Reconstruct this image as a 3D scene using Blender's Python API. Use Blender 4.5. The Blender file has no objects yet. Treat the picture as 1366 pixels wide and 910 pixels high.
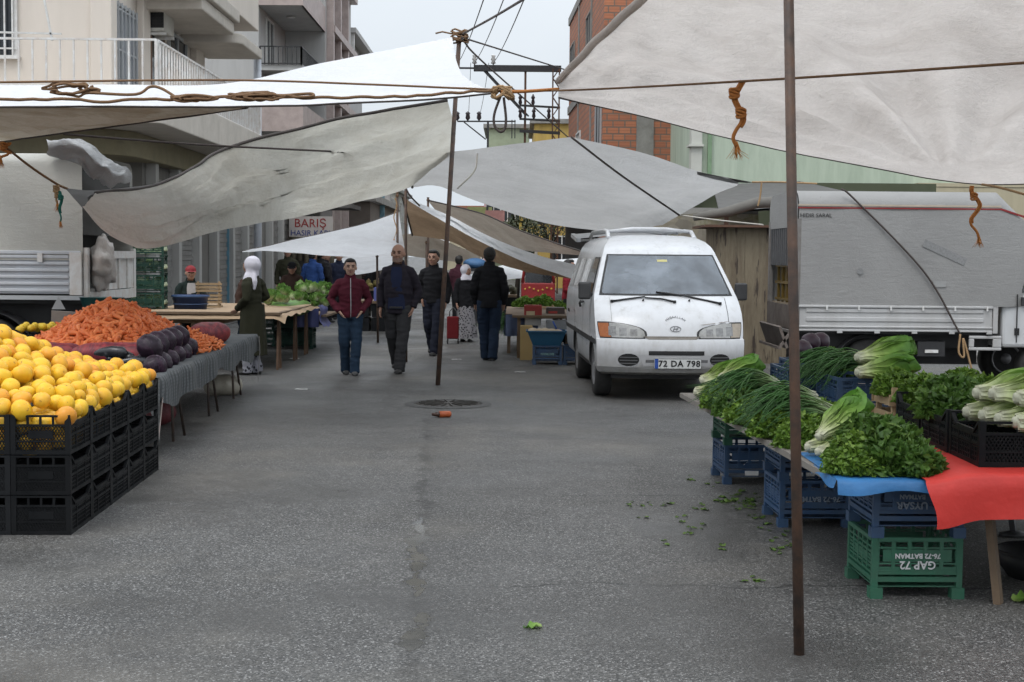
import bpy, bmesh, math, random
from mathutils import Vector, Matrix, noise
random.seed(7)
R = math.radians
V = Vector
PI = math.pi
scene = bpy.context.scene
COL = scene.collection

# ------------------------------------------------------------------ camera
FPX, CW, CH_, HOR, EYE = 1900.0, 1366.0, 910.0, 342.0, 1.5
PITCH = math.atan((CH_/2-HOR)/FPX)
ROLL = R(0.5)
FWD = V((0, math.cos(PITCH), -math.sin(PITCH)))
UP0 = V((0, math.sin(PITCH), math.cos(PITCH)))
RT0 = V((1, 0, 0))
RT = RT0*math.cos(ROLL)+UP0*math.sin(ROLL)
UP = UP0*math.cos(ROLL)-RT0*math.sin(ROLL)
EYEV = V((0, 0, EYE))

def ray(px, py):
    return FWD+RT*((px-CW/2)/FPX)+UP*((CH_/2-py)/FPX)
def at(px, py, d):
    """measured photo position -> place in the street at distance d (metres along the street)"""
    r = ray(px, py)
    return EYEV+r*(d/r.y)
def gnd(px, py, z=0.0):
    r = ray(px, py)
    return EYEV+r*((z-EYE)/r.z)

cam = bpy.data.cameras.new('camera')
camo = bpy.data.objects.new('camera', cam)
COL.objects.link(camo)
cam.sensor_width = 36
cam.lens = 36*FPX/CW
cam.clip_end = 2000
camo.matrix_world = Matrix(((RT.x, UP.x, -FWD.x, 0), (RT.y, UP.y, -FWD.y, 0), (RT.z, UP.z, -FWD.z, EYE), (0, 0, 0, 1)))
scene.camera = camo

# ------------------------------------------------------------------ materials
MATS = {}
class NT:
    def __init__(s, name):
        m = bpy.data.materials.new(name); m.use_nodes = True
        s.m = m; s.t = m.node_tree; s.t.nodes.clear()
    def n(s, typ, **kw):
        nd = s.t.nodes.new(typ)
        for k, v in kw.items():
            if k.startswith('_'): setattr(nd, k[1:], v)
            else:
                nd.inputs[k.replace('~', ' ')].default_value = v
        return nd
    def l(s, a, b): s.t.links.new(a, b)
    def mix(s, fac, a, b, mode='MIX'):
        nd = s.t.nodes.new('ShaderNodeMix'); nd.data_type = 'RGBA'; nd.blend_type = mode
        for sock, v in ((nd.inputs[0], fac), (nd.inputs[6], a), (nd.inputs[7], b)):
            if hasattr(v, 'links'): s.l(v, sock)
            elif isinstance(v, (int, float)): sock.default_value = v
            else: sock.default_value = (*v[:3], 1)
        return nd.outputs[2]
    def math(s, op, a, b=0.0, clamp=False):
        nd = s.t.nodes.new('ShaderNodeMath'); nd.operation = op; nd.use_clamp = clamp
        for sock, v in ((nd.inputs[0], a), (nd.inputs[1], b)):
            if hasattr(v, 'links'): s.l(v, sock)
            else: sock.default_value = v
        return nd.outputs[0]
    def noise(s, scale, detail=4, rough=.55, vec=None, dist=0):
        nd = s.n('ShaderNodeTexNoise', Scale=scale, Detail=detail, Roughness=rough, Distortion=dist)
        s.l(vec if vec is not None else s.coord(), nd.inputs['Vector'])
        return nd.outputs['Fac']
    def coord(s, kind='Object'):
        if not hasattr(s, '_c'): s._c = s.t.nodes.new('ShaderNodeTexCoord')
        return s._c.outputs[kind]
    def ramp(s, fac, stops):
        nd = s.t.nodes.new('ShaderNodeValToRGB'); cr = nd.color_ramp
        while len(cr.elements) > 1: cr.elements.remove(cr.elements[-1])
        for i, (p, c) in enumerate(stops):
            e = cr.elements[0] if i == 0 else cr.elements.new(p)
            e.position = p
            e.color = (*c[:3], 1) if not isinstance(c, (int, float)) else (c, c, c, 1)
        s.l(fac, nd.inputs[0]); return nd.outputs[0]
    def maprange(s, v, a, b, c, d):
        nd = s.n('ShaderNodeMapRange'); s.l(v, nd.inputs[0])
        for i, x in enumerate((a, b, c, d)): nd.inputs[i+1].default_value = x
        return nd.outputs[0]
    def bump(s, h, strength=.3, dist=.01):
        nd = s.n('ShaderNodeBump', Strength=strength, Distance=dist); s.l(h, nd.inputs['Height']); return nd.outputs[0]
    def mapping(s, scale=(1, 1, 1), rot=(0, 0, 0), loc=(0, 0, 0), vec=None):
        nd = s.n('ShaderNodeMapping'); s.l(vec if vec is not None else s.coord(), nd.inputs[0])
        nd.inputs['Scale'].default_value = scale; nd.inputs['Rotation'].default_value = rot; nd.inputs['Location'].default_value = loc
        return nd.outputs[0]
    def attr(s, name='t'):
        nd = s.n('ShaderNodeAttribute'); nd.attribute_name = name; return nd.outputs['Fac']
    def rnd(s):
        return s.n('ShaderNodeObjectInfo').outputs['Random']
    def out(s, col, rough=.6, metal=0, norm=None, **kw):
        p = s.n('ShaderNodeBsdfPrincipled')
        for nm, v in [('Base Color', col), ('Roughness', rough), ('Metallic', metal)]+[(k.replace('_', ' '), v) for k, v in kw.items()]:
            sock = p.inputs[nm]
            if hasattr(v, 'links'): s.l(v, sock)
            elif isinstance(v, (int, float)): sock.default_value = v
            else: sock.default_value = (*v[:3], 1)
        if norm is not None: s.l(norm, p.inputs['Normal'])
        o = s.n('ShaderNodeOutputMaterial'); s.l(p.outputs[0], o.inputs[0]); s.p = p; s.o = o
        return s.m

def M(name, col, rough=.6, var=.25, scale=6, metal=0, bump=0, bscale=None, dirt=None, dirtscale=2.5, dirtamt=.5, per=0, streak=False, **kw):
    """painted / plain surface with mottling, optional dirt, optional per-object variation"""
    if name in MATS: return MATS[name]
    s = NT(name)
    vec = s.mapping(scale=(1, 1, .12)) if streak else None
    f = s.noise(scale, 5, .6, vec)
    c = s.mix(f, [x*(1-var) for x in col], [min(1, x*(1+var)) for x in col])
    if dirt:
        g = s.noise(dirtscale, 8, .7, vec, .4)
        k = s.maprange(g, .5-.12, .5+.22, 0, dirtamt)
        c = s.mix(k, c, dirt)
    if per:
        r = s.rnd(); hs = s.n('ShaderNodeHueSaturation'); s.l(c, hs.inputs['Color'])
        s.l(s.maprange(r, 0, 1, 1-per, 1+per), hs.inputs['Value']); c = hs.outputs[0]
    nb = s.bump(s.noise(bscale or scale*4, 4), bump, .01) if bump else None
    rr = s.maprange(s.noise(scale*1.7, 3), 0.3, .7, max(.03, rough-.08), min(1, rough+.08))
    MATS[name] = s.out(c, rr, metal, nb, **kw)
    return MATS[name]

# ------------------------------------------------------------------ mesh builder
class MB:
    def __init__(s): s.v = []; s.f = []; s.a = []; s.sm = []; s.mi = []; s.cur = 0.0; s.m = 0; s.smooth = False; s.X = None
    def vert(s, p):
        p = V(p)
        if s.X is not None: p = s.X @ p
        s.v.append(p); s.a.append(s.cur); return len(s.v)-1
    def face(s, ids):
        s.f.append(ids); s.sm.append(s.smooth); s.mi.append(s.m)
    def quad(s, a, b, c, d): s.face([s.vert(a), s.vert(b), s.vert(c), s.vert(d)])
    def poly(s, pts): s.face([s.vert(p) for p in pts])
    def box(s, c, size, rot=None):
        x, y, z = size[0]/2, size[1]/2, size[2]/2
        c = V(c)
        P = [V((sx*x, sy*y, sz*z)) for sz in (-1, 1) for sx, sy in ((-1, -1), (1, -1), (1, 1), (-1, 1))]
        if rot is not None: P = [rot @ p for p in P]
        i = [s.vert(c+p) for p in P]
        for q in ((3, 2, 1, 0), (4, 5, 6, 7), (0, 1, 5, 4), (1, 2, 6, 5), (2, 3, 7, 6), (3, 0, 4, 7)): s.face([i[k] for k in q])
    def bb(s, x0, x1, y0, y1, z0, z1): s.box(((x0+x1)/2, (y0+y1)/2, (z0+z1)/2), (x1-x0, y1-y0, z1-z0))
    def bar(s, p, q, w, h=None):
        p, q = V(p), V(q); d = q-p
        if d.length < 1e-6: return
        s.box((p+q)/2, (w, h or w, d.length), d.to_track_quat('Z', 'X').to_matrix())
    def tube(s, pts, rad, n=8, cap=True, flat=None, ts=None):
        pts = [V(p) for p in pts]; k = len(pts)
        if not hasattr(rad, '__len__'): rad = [rad]*k
        rings = []; pq = None
        for i, p in enumerate(pts):
            t = (pts[min(i+1, k-1)]-pts[max(i-1, 0)]).normalized()
            if pq is None:
                u = t.orthogonal().normalized()
                if flat is not None:
                    u = V(flat)-t*V(flat).dot(t); u.normalize()
            else: u = (pq-t*pq.dot(t)).normalized()
            pq = u; w = t.cross(u)
            if ts is not None: s.cur = ts[i]
            r = rad[i]; ra, rb = (r if hasattr(r, '__len__') else (r, r))
            rings.append([s.vert(p+u*(ra*math.cos(2*PI*j/n))+w*(rb*math.sin(2*PI*j/n))) for j in range(n)])
        sm = s.smooth; s.smooth = True
        for i in range(k-1):
            for j in range(n): s.face([rings[i][j], rings[i][(j+1) % n], rings[i+1][(j+1) % n], rings[i+1][j]])
        s.smooth = sm
        if cap: s.face(rings[0][::-1]); s.face(rings[-1])
    def lathe(s, prof, c=(0, 0, 0), n=16, sx=1, sy=1, capb=True, capt=True):
        c = V(c); rings = [[s.vert(c+V((r*sx*math.cos(2*PI*j/n), r*sy*math.sin(2*PI*j/n), z))) for j in range(n)] for r, z in prof]
        sm = s.smooth; s.smooth = True
        for i in range(len(prof)-1):
            for j in range(n): s.face([rings[i][j], rings[i][(j+1) % n], rings[i+1][(j+1) % n], rings[i+1][j]])
        s.smooth = sm
        if capb: s.face(rings[0][::-1])
        if capt: s.face(rings[-1])
    def ell(s, c, r, n=12, m=8, rot=None):
        c = V(c); rows = []
        for i in range(m+1):
            a = PI*i/m; row = []
            for j in range(n):
                p = V((r[0]*math.sin(a)*math.cos(2*PI*j/n), r[1]*math.sin(a)*math.sin(2*PI*j/n), r[2]*math.cos(a)))
                if rot is not None: p = rot @ p
                if i in (0, m):
                    if j == 0: row.append(s.vert(c+p))
                else: row.append(s.vert(c+p))
            rows.append(row)
        sm = s.smooth; s.smooth = True
        for i in range(m):
            A, B = rows[i], rows[i+1]
            for j in range(n):
                k = (j+1) % n
                if len(A) == 1: s.face([A[0], B[j], B[k]])
                elif len(B) == 1: s.face([A[j], B[0], A[k]])
                else: s.face([A[j], B[j], B[k], A[k]])
        s.smooth = sm
    def grid(s, fn, nu, nv, tfn=None):
        ids = []
        for i in range(nu+1):
            row = []
            for j in range(nv+1):
                if tfn: s.cur = tfn(i/nu, j/nv)
                row.append(s.vert(fn(i/nu, j/nv)))
            ids.append(row)
        for i in range(nu):
            for j in range(nv): s.face([ids[i][j], ids[i+1][j], ids[i+1][j+1], ids[i][j+1]])
    def prism(s, poly, z0, z1):
        a = [s.vert((x, y, z0)) for x, y in poly]; b = [s.vert((x, y, z1)) for x, y in poly]; n = len(poly)
        s.face(a[::-1]); s.face(b)
        for i in range(n): s.face([a[i], a[(i+1) % n], b[(i+1) % n], b[i]])
    def mesh(s, name, mats):
        me = bpy.data.meshes.new(name)
        me.from_pydata([tuple(p) for p in s.v], [], s.f)
        if not isinstance(mats, (list, tuple)): mats = [mats]
        for m in mats: me.materials.append(m)
        me.polygons.foreach_set('use_smooth', s.sm)
        me.polygons.foreach_set('material_index', s.mi)
        if any(s.a):
            at_ = me.attributes.new('t', 'FLOAT', 'POINT'); at_.data.foreach_set('value', s.a)
        me.update()
        return me
    def build(s, name, mats, parent=None, bevel=0, fixn=False, **tags):
        me = s.mesh(name, mats)
        if fixn:
            b = bmesh.new(); b.from_mesh(me); bmesh.ops.recalc_face_normals(b, faces=b.faces); b.to_mesh(me); b.free()
        return link(name, me, parent, bevel, **tags)

def link(name, me, parent=None, bevel=0, loc=None, rot=None, label=None, cat=None, group=None, kind=None):
    o = bpy.data.objects.new(name, me); COL.objects.link(o)
    if parent is not None: o.parent = parent
    if loc is not None: o.location = loc
    if rot is not None: o.rotation_euler = rot
    if bevel:
        b = o.modifiers.new('b', 'BEVEL'); b.width = bevel; b.segments = 2; b.limit_method = 'ANGLE'; b.angle_limit = R(40)
    tag(o, label, cat, group, kind)
    return o
def tag(o, label=None, cat=None, group=None, kind=None):
    for k, v in (('label', label), ('category', cat), ('group', group), ('kind', kind)):
        if v: o[k] = v
    return o
def thing(name, label, cat, loc=(0, 0, 0), rz=0, group=None):
    o = bpy.data.objects.new(name, None); COL.objects.link(o)
    o.empty_display_size = .1
    o.location = loc; o.rotation_euler = (0, 0, rz)
    return tag(o, label, cat, group)
def dup(root, loc=None, rot=None, label=None, group=None, scale=None):
    r = root.copy(); COL.objects.link(r)
    if loc is not None: r.location = loc
    if rot is not None: r.rotation_euler = rot if hasattr(rot, '__len__') else (0, 0, rot)
    if scale is not None: r.scale = scale if hasattr(scale, '__len__') else (scale,)*3
    if label: r['label'] = label
    if group: r['group'] = group
    for ch in list(root.children):
        c = ch.copy(); COL.objects.link(c); c.parent = r
        for g in list(ch.children):
            d = g.copy(); COL.objects.link(d); d.parent = c
    return r
def evalmesh(o):
    dg = bpy.context.evaluated_depsgraph_get(); dg.update()
    me = bpy.data.meshes.new_from_object(o.evaluated_get(dg))
    return me
def text_mesh(body, size, mat, extrude=.001, align='CENTER', spacing=1.0, bold=0):
    cu = bpy.data.curves.new('txt', 'FONT'); cu.body = body; cu.size = size; cu.extrude = extrude
    cu.align_x = align; cu.align_y = 'CENTER'; cu.space_character = spacing; cu.resolution_u = 3; cu.offset = bold
    o = bpy.data.objects.new('txt', cu); COL.objects.link(o)
    me = evalmesh(o); me.materials.clear(); me.materials.append(mat)
    bpy.data.objects.remove(o); return me
def nz(p, s=1.0, seed=0): return noise.noise(V(p)*s+V((seed*17.3, seed*5.1, seed*9.7)))
def smooth(x): x = max(0, min(1, x)); return x*x*(3-2*x)
def lerp(a, b, t): return a+(b-a)*t
def polyline(pts, t):
    """point at arc-length fraction t, Catmull-Rom smoothed"""
    pts = [V(p) for p in pts]
    if len(pts) == 1: return pts[0]
    L = [0]
    for i in range(1, len(pts)): L.append(L[-1]+max(1e-6, (pts[i]-pts[i-1]).length))
    x = t*L[-1]; i = 1
    while i < len(pts)-1 and L[i] < x: i += 1
    u = (x-L[i-1])/(L[i]-L[i-1])
    p1, p2 = pts[i-1], pts[i]
    p0 = pts[i-2] if i >= 2 else p1*2-p2
    p3 = pts[i+1] if i+1 < len(pts) else p2*2-p1
    return .5*((2*p1)+(p2-p0)*u+(2*p0-5*p1+4*p2-p3)*u*u+(3*p1-p0-3*p2+p3)*u**3)

# ------------------------------------------------------------------ world: overcast daylight
w = bpy.data.worlds.new('World'); scene.world = w; w.use_nodes = True
t = w.node_tree; t.nodes.clear()
SUN_EL, SUN_AZ = R(58), R(-152)
sky = t.nodes.new('ShaderNodeTexSky'); sky.sky_type = 'NISHITA'; sky.sun_disc = False
sky.sun_elevation = SUN_EL; sky.sun_rotation = SUN_AZ; sky.air_density = 1.0; sky.dust_density = 3.0
hs = t.nodes.new('ShaderNodeHueSaturation'); hs.inputs['Saturation'].default_value = .25
t.links.new(sky.outputs[0], hs.inputs['Color'])
tc = t.nodes.new('ShaderNodeTexCoord')
mp = t.nodes.new('ShaderNodeMapping'); mp.inputs['Scale'].default_value = (1, 1, 2.5); t.links.new(tc.outputs['Generated'], mp.inputs[0])
ns = t.nodes.new('ShaderNodeTexNoise'); ns.inputs['Scale'].default_value = 2.2; ns.inputs['Detail'].default_value = 6; t.links.new(mp.outputs[0], ns.inputs['Vector'])
cr = t.nodes.new('ShaderNodeValToRGB'); cr.color_ramp.elements[0].position = .3; cr.color_ramp.elements[1].position = .75
cr.color_ramp.elements[0].color = (6.1, 6.7, 7.3, 1); cr.color_ramp.elements[1].color = (7.5, 8.0, 8.5, 1)
t.links.new(ns.outputs['Fac'], cr.inputs[0])
mx = t.nodes.new('ShaderNodeMix'); mx.data_type = 'RGBA'; mx.inputs[0].default_value = .8
t.links.new(hs.outputs[0], mx.inputs[6]); t.links.new(cr.outputs[0], mx.inputs[7])
bg = t.nodes.new('ShaderNodeBackground'); bg.inputs[1].default_value = .13
sx = t.nodes.new('ShaderNodeSeparateXYZ'); t.links.new(tc.outputs['Generated'], sx.inputs[0])
mr = t.nodes.new('ShaderNodeMapRange'); t.links.new(sx.outputs[2], mr.inputs[0])
for i_, v_ in enumerate((.12, .95, .98, 1.9)): mr.inputs[i_+1].default_value = v_
vm = t.nodes.new('ShaderNodeVectorMath'); vm.operation = 'SCALE'   # an overcast sky is brighter overhead
t.links.new(mx.outputs[2], vm.inputs[0]); t.links.new(mr.outputs[0], vm.inputs['Scale'])
t.links.new(vm.outputs[0], bg.inputs[0])
ow = t.nodes.new('ShaderNodeOutputWorld'); t.links.new(bg.outputs[0], ow.inputs[0])
sl = bpy.data.lights.new('sun', 'SUN'); sl.energy = .9; sl.angle = R(25); sl.color = (1, .97, .93)
so = bpy.data.objects.new('sun', sl); COL.objects.link(so)
sd = V((math.sin(SUN_AZ)*math.cos(SUN_EL), math.cos(SUN_AZ)*math.cos(SUN_EL), math.sin(SUN_EL)))
so.rotation_euler = sd.to_track_quat('Z', 'Y').to_euler()
scene.view_settings.view_transform = 'Standard'; scene.view_settings.look = 'None'; scene.view_settings.exposure = 0
scene.cycles.use_denoising = True
scene.cycles.max_bounces = 4; scene.cycles.transparent_max_bounces = 6; scene.cycles.caustics_reflective = False; scene.cycles.caustics_refractive = False
scene.cycles.diffuse_bounces = 2
try: scene.cycles.use_adaptive_sampling = True; scene.cycles.adaptive_threshold = .04
except Exception: pass
# ================================================================== ground
def asphalt():
    s = NT('asphalt')
    xyz = s.n('ShaderNodeSeparateXYZ'); s.l(s.coord(), xyz.inputs[0])
    big = s.noise(.35, 6, .6); mid = s.noise(2.2, 6, .65, dist=.3)
    c = s.mix(s.maprange(big, .35, .65, 0, 1), (.100, .097, .092), (.148, .144, .137))
    c = s.mix(s.maprange(mid, .45, .75, 0, .55), c, (.075, .073, .072))
    vo = s.n('ShaderNodeTexVoronoi', Scale=125.0); s.l(s.coord(), vo.inputs['Vector'])
    sep = s.n('ShaderNodeSeparateColor'); s.l(vo.outputs['Color'], sep.inputs[0])
    stone = s.math('MULTIPLY', s.math('GREATER_THAN', sep.outputs[0], .74), s.math('LESS_THAN', vo.outputs['Distance'], .62))
    c = s.mix(s.math('MULTIPLY', stone, s.math('ADD', .30, s.math('MULTIPLY', sep.outputs[2], .5))), c, (.40, .395, .385))
    c = s.mix(s.math('MULTIPLY', s.math('LESS_THAN', sep.outputs[1], .42), .7), c, (.036, .036, .036))
    fine = s.noise(160, 2); c = s.mix(s.maprange(fine, .35, .65, 0, .5), c, s.mix(.5, c, (.02, .02, .02)))
    # darker worn seam and wet gully down the middle of the road
    w1 = s.noise(1.6, 5, .7)
    x0 = s.math('ADD', s.math('MULTIPLY', xyz.outputs[1], -.054), -.073)
    dx = s.math('SUBTRACT', xyz.outputs[0], s.math('ADD', x0, s.maprange(w1, .3, .7, -.05, .05)))
    adx = s.math('ABSOLUTE', dx)
    ylim = s.math('MULTIPLY', s.maprange(xyz.outputs[1], 12.5, 14, 1, 0), 1.0)
    seam = s.math('MULTIPLY', s.maprange(s.math('ADD', adx, s.maprange(s.noise(3.5, 5, .7, s.mapping(loc=(9, 3, 0))), .3, .7, -.05, .06)), .004, .055, .8, 0), ylim)
    c = s.mix(s.math('MULTIPLY', seam, s.maprange(s.noise(18, 4, .7), .35, .6, .35, 1)), c, (.026, .025, .024))
    rside = s.math('MULTIPLY', s.math('MULTIPLY', s.maprange(dx, 0, .02, 0, 1), s.maprange(dx, .06, .40, .26, 0)), ylim)
    c = s.mix(rside, c, (.045, .044, .043))
    wet_n = s.noise(1.05, 4, .6, s.mapping(scale=(1.5, .8, 1), loc=(3.1, 1.85, 0)))
    b1 = s.maprange(s.math('ABSOLUTE', s.math('SUBTRACT', xyz.outputs[1], 7.15)), .70, 1.0, 1, 0)
    b2 = s.maprange(s.math('ABSOLUTE', s.math('SUBTRACT', xyz.outputs[1], 5.62)), .20, .32, 1.3, 0)
    wid = s.math('MULTIPLY', s.math('MAXIMUM', b1, b2), s.maprange(s.noise(7, 6, .7, s.mapping(loc=(2, 1, 0), scale=(1, .7, 1))), .36, .64, 0, .075))
    wet = s.maprange(s.math('SUBTRACT', wid, adx), 0, .006, 0, 1)
    c = s.mix(wet, c, s.mix(s.maprange(s.noise(2.6, 3), .45, .6, 0, 1), (.012, .011, .010), (.055, .050, .042)))
    # transverse cracks
    for yy, xa in ((6.45, .0), (8.9, .1), (12.2, .2)):
        dy = s.math('ABSOLUTE', s.math('SUBTRACT', xyz.outputs[1], s.math('ADD', yy, s.maprange(s.noise(1.3, 6, .7), .3, .7, -.1, .1))))
        k = s.math('MULTIPLY', s.maprange(dy, .004, .012, .8, 0), s.math('GREATER_THAN', xyz.outputs[0], xa))
        c = s.mix(k, c, (.02, .02, .02))
    # stains and damp
    st = s.noise(.7, 6, .65, s.mapping(loc=(7, 2, 0))); k2 = s.maprange(st, .50, .64, 0, .62)
    tan_ = s.noise(.45, 5, .6, s.mapping(loc=(3, 8, 0))); c = s.mix(s.maprange(tan_, .50, .66, 0, .55), c, (.165, .153, .134))
    c = s.mix(k2, c, (.055, .053, .05))
    rough = s.maprange(s.noise(.6, 5, .6, s.mapping(loc=(1, 5, 0))), .35, .65, .42, .72)
    rough = s.math('ADD', rough, s.math('MULTIPLY', k2, -.25))
    rm = s.n('ShaderNodeMix'); rm.data_type = 'FLOAT'; s.l(wet, rm.inputs[0]); s.l(rough, rm.inputs[2]); rm.inputs[3].default_value = .12
    h = s.math('ADD', s.math('MULTIPLY', vo.outputs['Distance'], .7), s.math('MULTIPLY', fine, .5))
    h = s.math('MULTIPLY', h, s.math('SUBTRACT', 1.0, wet))
    return s.out(c, rm.outputs[0], 0, s.bump(h, .5, .006), Specular_IOR_Level=.28)
mb = MB(); mb.quad((-900, -60, 0), (900, -60, 0), (900, 1400, 0), (-900, 1400, 0))
mb.build('road', asphalt(), kind='structure')
concrete = M('concrete', (.30, .29, .27), .8, .25, 3, bump=.3, dirt=(.12, .11, .1), dirtamt=.6)
pave = M('paving', (.24, .23, .22), .8, .2, 3, bump=.4, dirt=(.1, .095, .09))
mb = MB(); mb.bb(-30, -6.0, 24.6, 110, .004, .13); mb.build('pavement', pave, kind='structure', bevel=.015)
mb = MB(); mb.bb(3.9, 30, 20.6, 110, .004, .13); mb.build('pavement', pave, kind='structure', bevel=.015)

# ================================================================== materials for buildings
cream = M('cream_plaster', (.70, .63, .56), .85, .06, 1.2, bump=.15, bscale=60, dirt=(.46, .41, .35), dirtscale=1.3, dirtamt=.35, streak=True)
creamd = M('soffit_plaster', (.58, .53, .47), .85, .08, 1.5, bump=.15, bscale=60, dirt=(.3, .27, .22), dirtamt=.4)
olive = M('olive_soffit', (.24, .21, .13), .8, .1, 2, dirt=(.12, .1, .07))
grey = M('grey_render', (.47, .465, .455), .85, .08, 1.5, bump=.15, bscale=50, dirt=(.33, .32, .31), streak=True)
white = M('white_paint', (.74, .74, .73), .5, .05, 4, dirt=(.4, .33, .26), dirtscale=9, dirtamt=.5)
rustw = M('rusty_white_paint', (.78, .78, .77), .5, .05, 4, dirt=(.42, .28, .18), dirtscale=4, dirtamt=.6)
dark = M('dark_opening', (.018, .018, .019), .6, .2, 3)
glassd = M('window_glass', (.03, .035, .04), .08, .3, 2)
ironb = M('black_iron', (.03, .03, .032), .5, .2, 10)
shutter = M('grey_shutter', (.22, .215, .205), .55, .12, 2, dirt=(.1, .09, .08), streak=True)
pinkt = M('pink_tile', (.47, .385, .36), .5, .15, 3, dirt=(.2, .16, .14))
greenw = M('green_plaster', (.50, .57, .46), .85, .06, 1, bump=.15, bscale=50, dirt=(.22, .28, .2), dirtamt=.5, streak=True)
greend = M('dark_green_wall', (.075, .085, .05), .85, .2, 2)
beige = M('beige_plaster', (.45, .40, .28), .85, .08, 1.5, dirt=(.3, .26, .18), streak=True)
yellow = M('yellow_plaster', (.52, .36, .10), .85, .1, 1.5, dirt=(.3, .2, .08), streak=True)
salmon = M('salmon_plaster', (.50, .26, .18), .85, .1, 1.5, dirt=(.3, .17, .12), streak=True)
rooft = M('roof_tile', (.30, .13, .08), .8, .3, 8)
rust = M('rusty_iron', (.13, .065, .04), .75, .4, 12, dirt=(.05, .03, .025), bump=.2)
def brickmat():
    s = NT('hollow_brick'); xyz = s.n('ShaderNodeSeparateXYZ'); s.l(s.coord(), xyz.inputs[0])
    cx = s.n('ShaderNodeCombineXYZ'); s.l(s.math('ADD', xyz.outputs[0], xyz.outputs[1]), cx.inputs[0]); s.l(xyz.outputs[2], cx.inputs[1])
    b = s.n('ShaderNodeTexBrick', Scale=1.0); s.l(cx.outputs[0], b.inputs['Vector'])
    b.inputs['Color1'].default_value = (.52, .20, .105, 1); b.inputs['Color2'].default_value = (.42, .155, .085, 1); b.inputs['Mortar'].default_value = (.20, .15, .12, 1)
    b.inputs['Mortar Size'].default_value = .022; b.inputs['Brick Width'].default_value = .36; b.inputs['Row Height'].default_value = .2; b.inputs['Bias'].default_value = .1
    c = s.mix(s.maprange(s.noise(1.2, 6, .7), .45, .7, 0, .45), b.outputs['Color'], (.26, .13, .085))
    gr = s.math('FRACT', s.math('MULTIPLY', xyz.outputs[2], 11.1)); c = s.mix(s.math('MULTIPLY', s.math('GREATER_THAN', gr, .7), .3), c, (.18, .08, .05))
    h = s.math('SUBTRACT', 1.0, b.outputs['Fac'])
    return s.out(c, .85, 0, s.bump(h, .6, .02))
brick = brickmat()

def window(parent, x0, x1, z0, z1, y, axis='y', sgn=-1, frame=white, bars=0, ft=.06, glass=None, name='window', divs=1):
    """window lying in the plane axis=y; sgn is the outward direction. frame > pane (+ bars)"""
    def T(a, b, c): return (a, b, c) if axis == 'y' else (b, a, c)
    def bx(m, a0, a1, b0, b1, c0, c1):
        p, q = T(a0, b0, c0), T(a1, b1, c1)
        m.bb(min(p[0], q[0]), max(p[0], q[0]), min(p[1], q[1]), max(p[1], q[1]), c0, c1)
    f = MB(); o0, o1 = y+sgn*.004, y+sgn*.06
    bx(f, x0, x1, o0, o1, z1-ft, z1); bx(f, x0-.04, x1+.04, o0, o1+sgn*.05, z0-ft, z0)
    bx(f, x0, x0+ft, o0, o1, z0, z1-ft); bx(f, x1-ft, x1, o0, o1, z0, z1-ft)
    for k in range(1, divs+1):
        xx = x0+(x1-x0)*k/(divs+1); bx(f, xx-ft*.4, xx+ft*.4, o0, o1-sgn*.01, z0, z1-ft)
    fr = f.build(name, frame, parent)
    g = MB(); bx(g, x0+ft, x1-ft, o0, o0+sgn*.012, z0, z1-ft); g.build('pane', glass or glassd, fr)
    if bars:
        b = MB()
        for k in range(bars):
            xx = x0+(x1-x0)*(k+.5)/bars; bx(b, xx-.012, xx+.012, o1+sgn*.02, o1+sgn*.045, z0, z1)
        for zz in (z0+.12, (z0+z1)/2, z1-.12): bx(b, x0, x1, o1+sgn*.01, o1+sgn*.02, zz-.015, zz+.015)
        b.build('security_bars', frame, fr)
    return fr

# ================================================================== building A: cream corner block
A = thing('apartment_building', 'cream plaster apartment block with white balcony railing above the left truck', 'building', (-8, 25, 0))
A.location = (0, 0, 0)
mb = MB()
mb.bb(-18, -7.1, 25, 33, 4.2, 12)                 # upper floors
mb.bb(-7.35, -6.98, 24.93, 25.3, 4.2, 12)         # corner pier
mb.bb(-7.1, -6.95, 27.0, 27.5, 4.2, 12)
mb.bb(-7.1, -6.95, 31.5, 32.2, 4.2, 12)
mb.build('wall', cream, A, bevel=.02)
mb = MB(); mb.bb(-18, -6.9, 26.6, 44, .13, 3.3); mb.build('shop_wall', M('shop_wall', (.17, .16, .145), .8, .2, 2, dirt=(.08, .075, .07), streak=True), A)
# first floor slab with rounded street end
def slab(z0, z1, x0, x1, y0, y1, r):
    m = MB(); pts = [(x0, y0)]
    for k in range(9):
        a = -PI/2+PI/2*k/8; pts.append((x1-r+r*math.cos(a), y0+r+r*math.sin(a)))
    pts += [(x1, y1), (x0, y1)]
    m.prism(pts, z0, z1); return m
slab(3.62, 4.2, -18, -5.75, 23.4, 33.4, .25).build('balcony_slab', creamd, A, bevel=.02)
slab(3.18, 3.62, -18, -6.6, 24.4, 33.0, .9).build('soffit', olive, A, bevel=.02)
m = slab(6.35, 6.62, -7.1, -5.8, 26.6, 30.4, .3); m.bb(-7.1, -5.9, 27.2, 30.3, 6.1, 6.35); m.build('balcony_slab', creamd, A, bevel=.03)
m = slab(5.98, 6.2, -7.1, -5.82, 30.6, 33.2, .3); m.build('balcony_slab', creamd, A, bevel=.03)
mb = MB(); mb.bb(-7.1, -5.9, 26.6, 33.2, 6.62, 7.6); mb.build('parapet', cream, A, bevel=.02)
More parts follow.
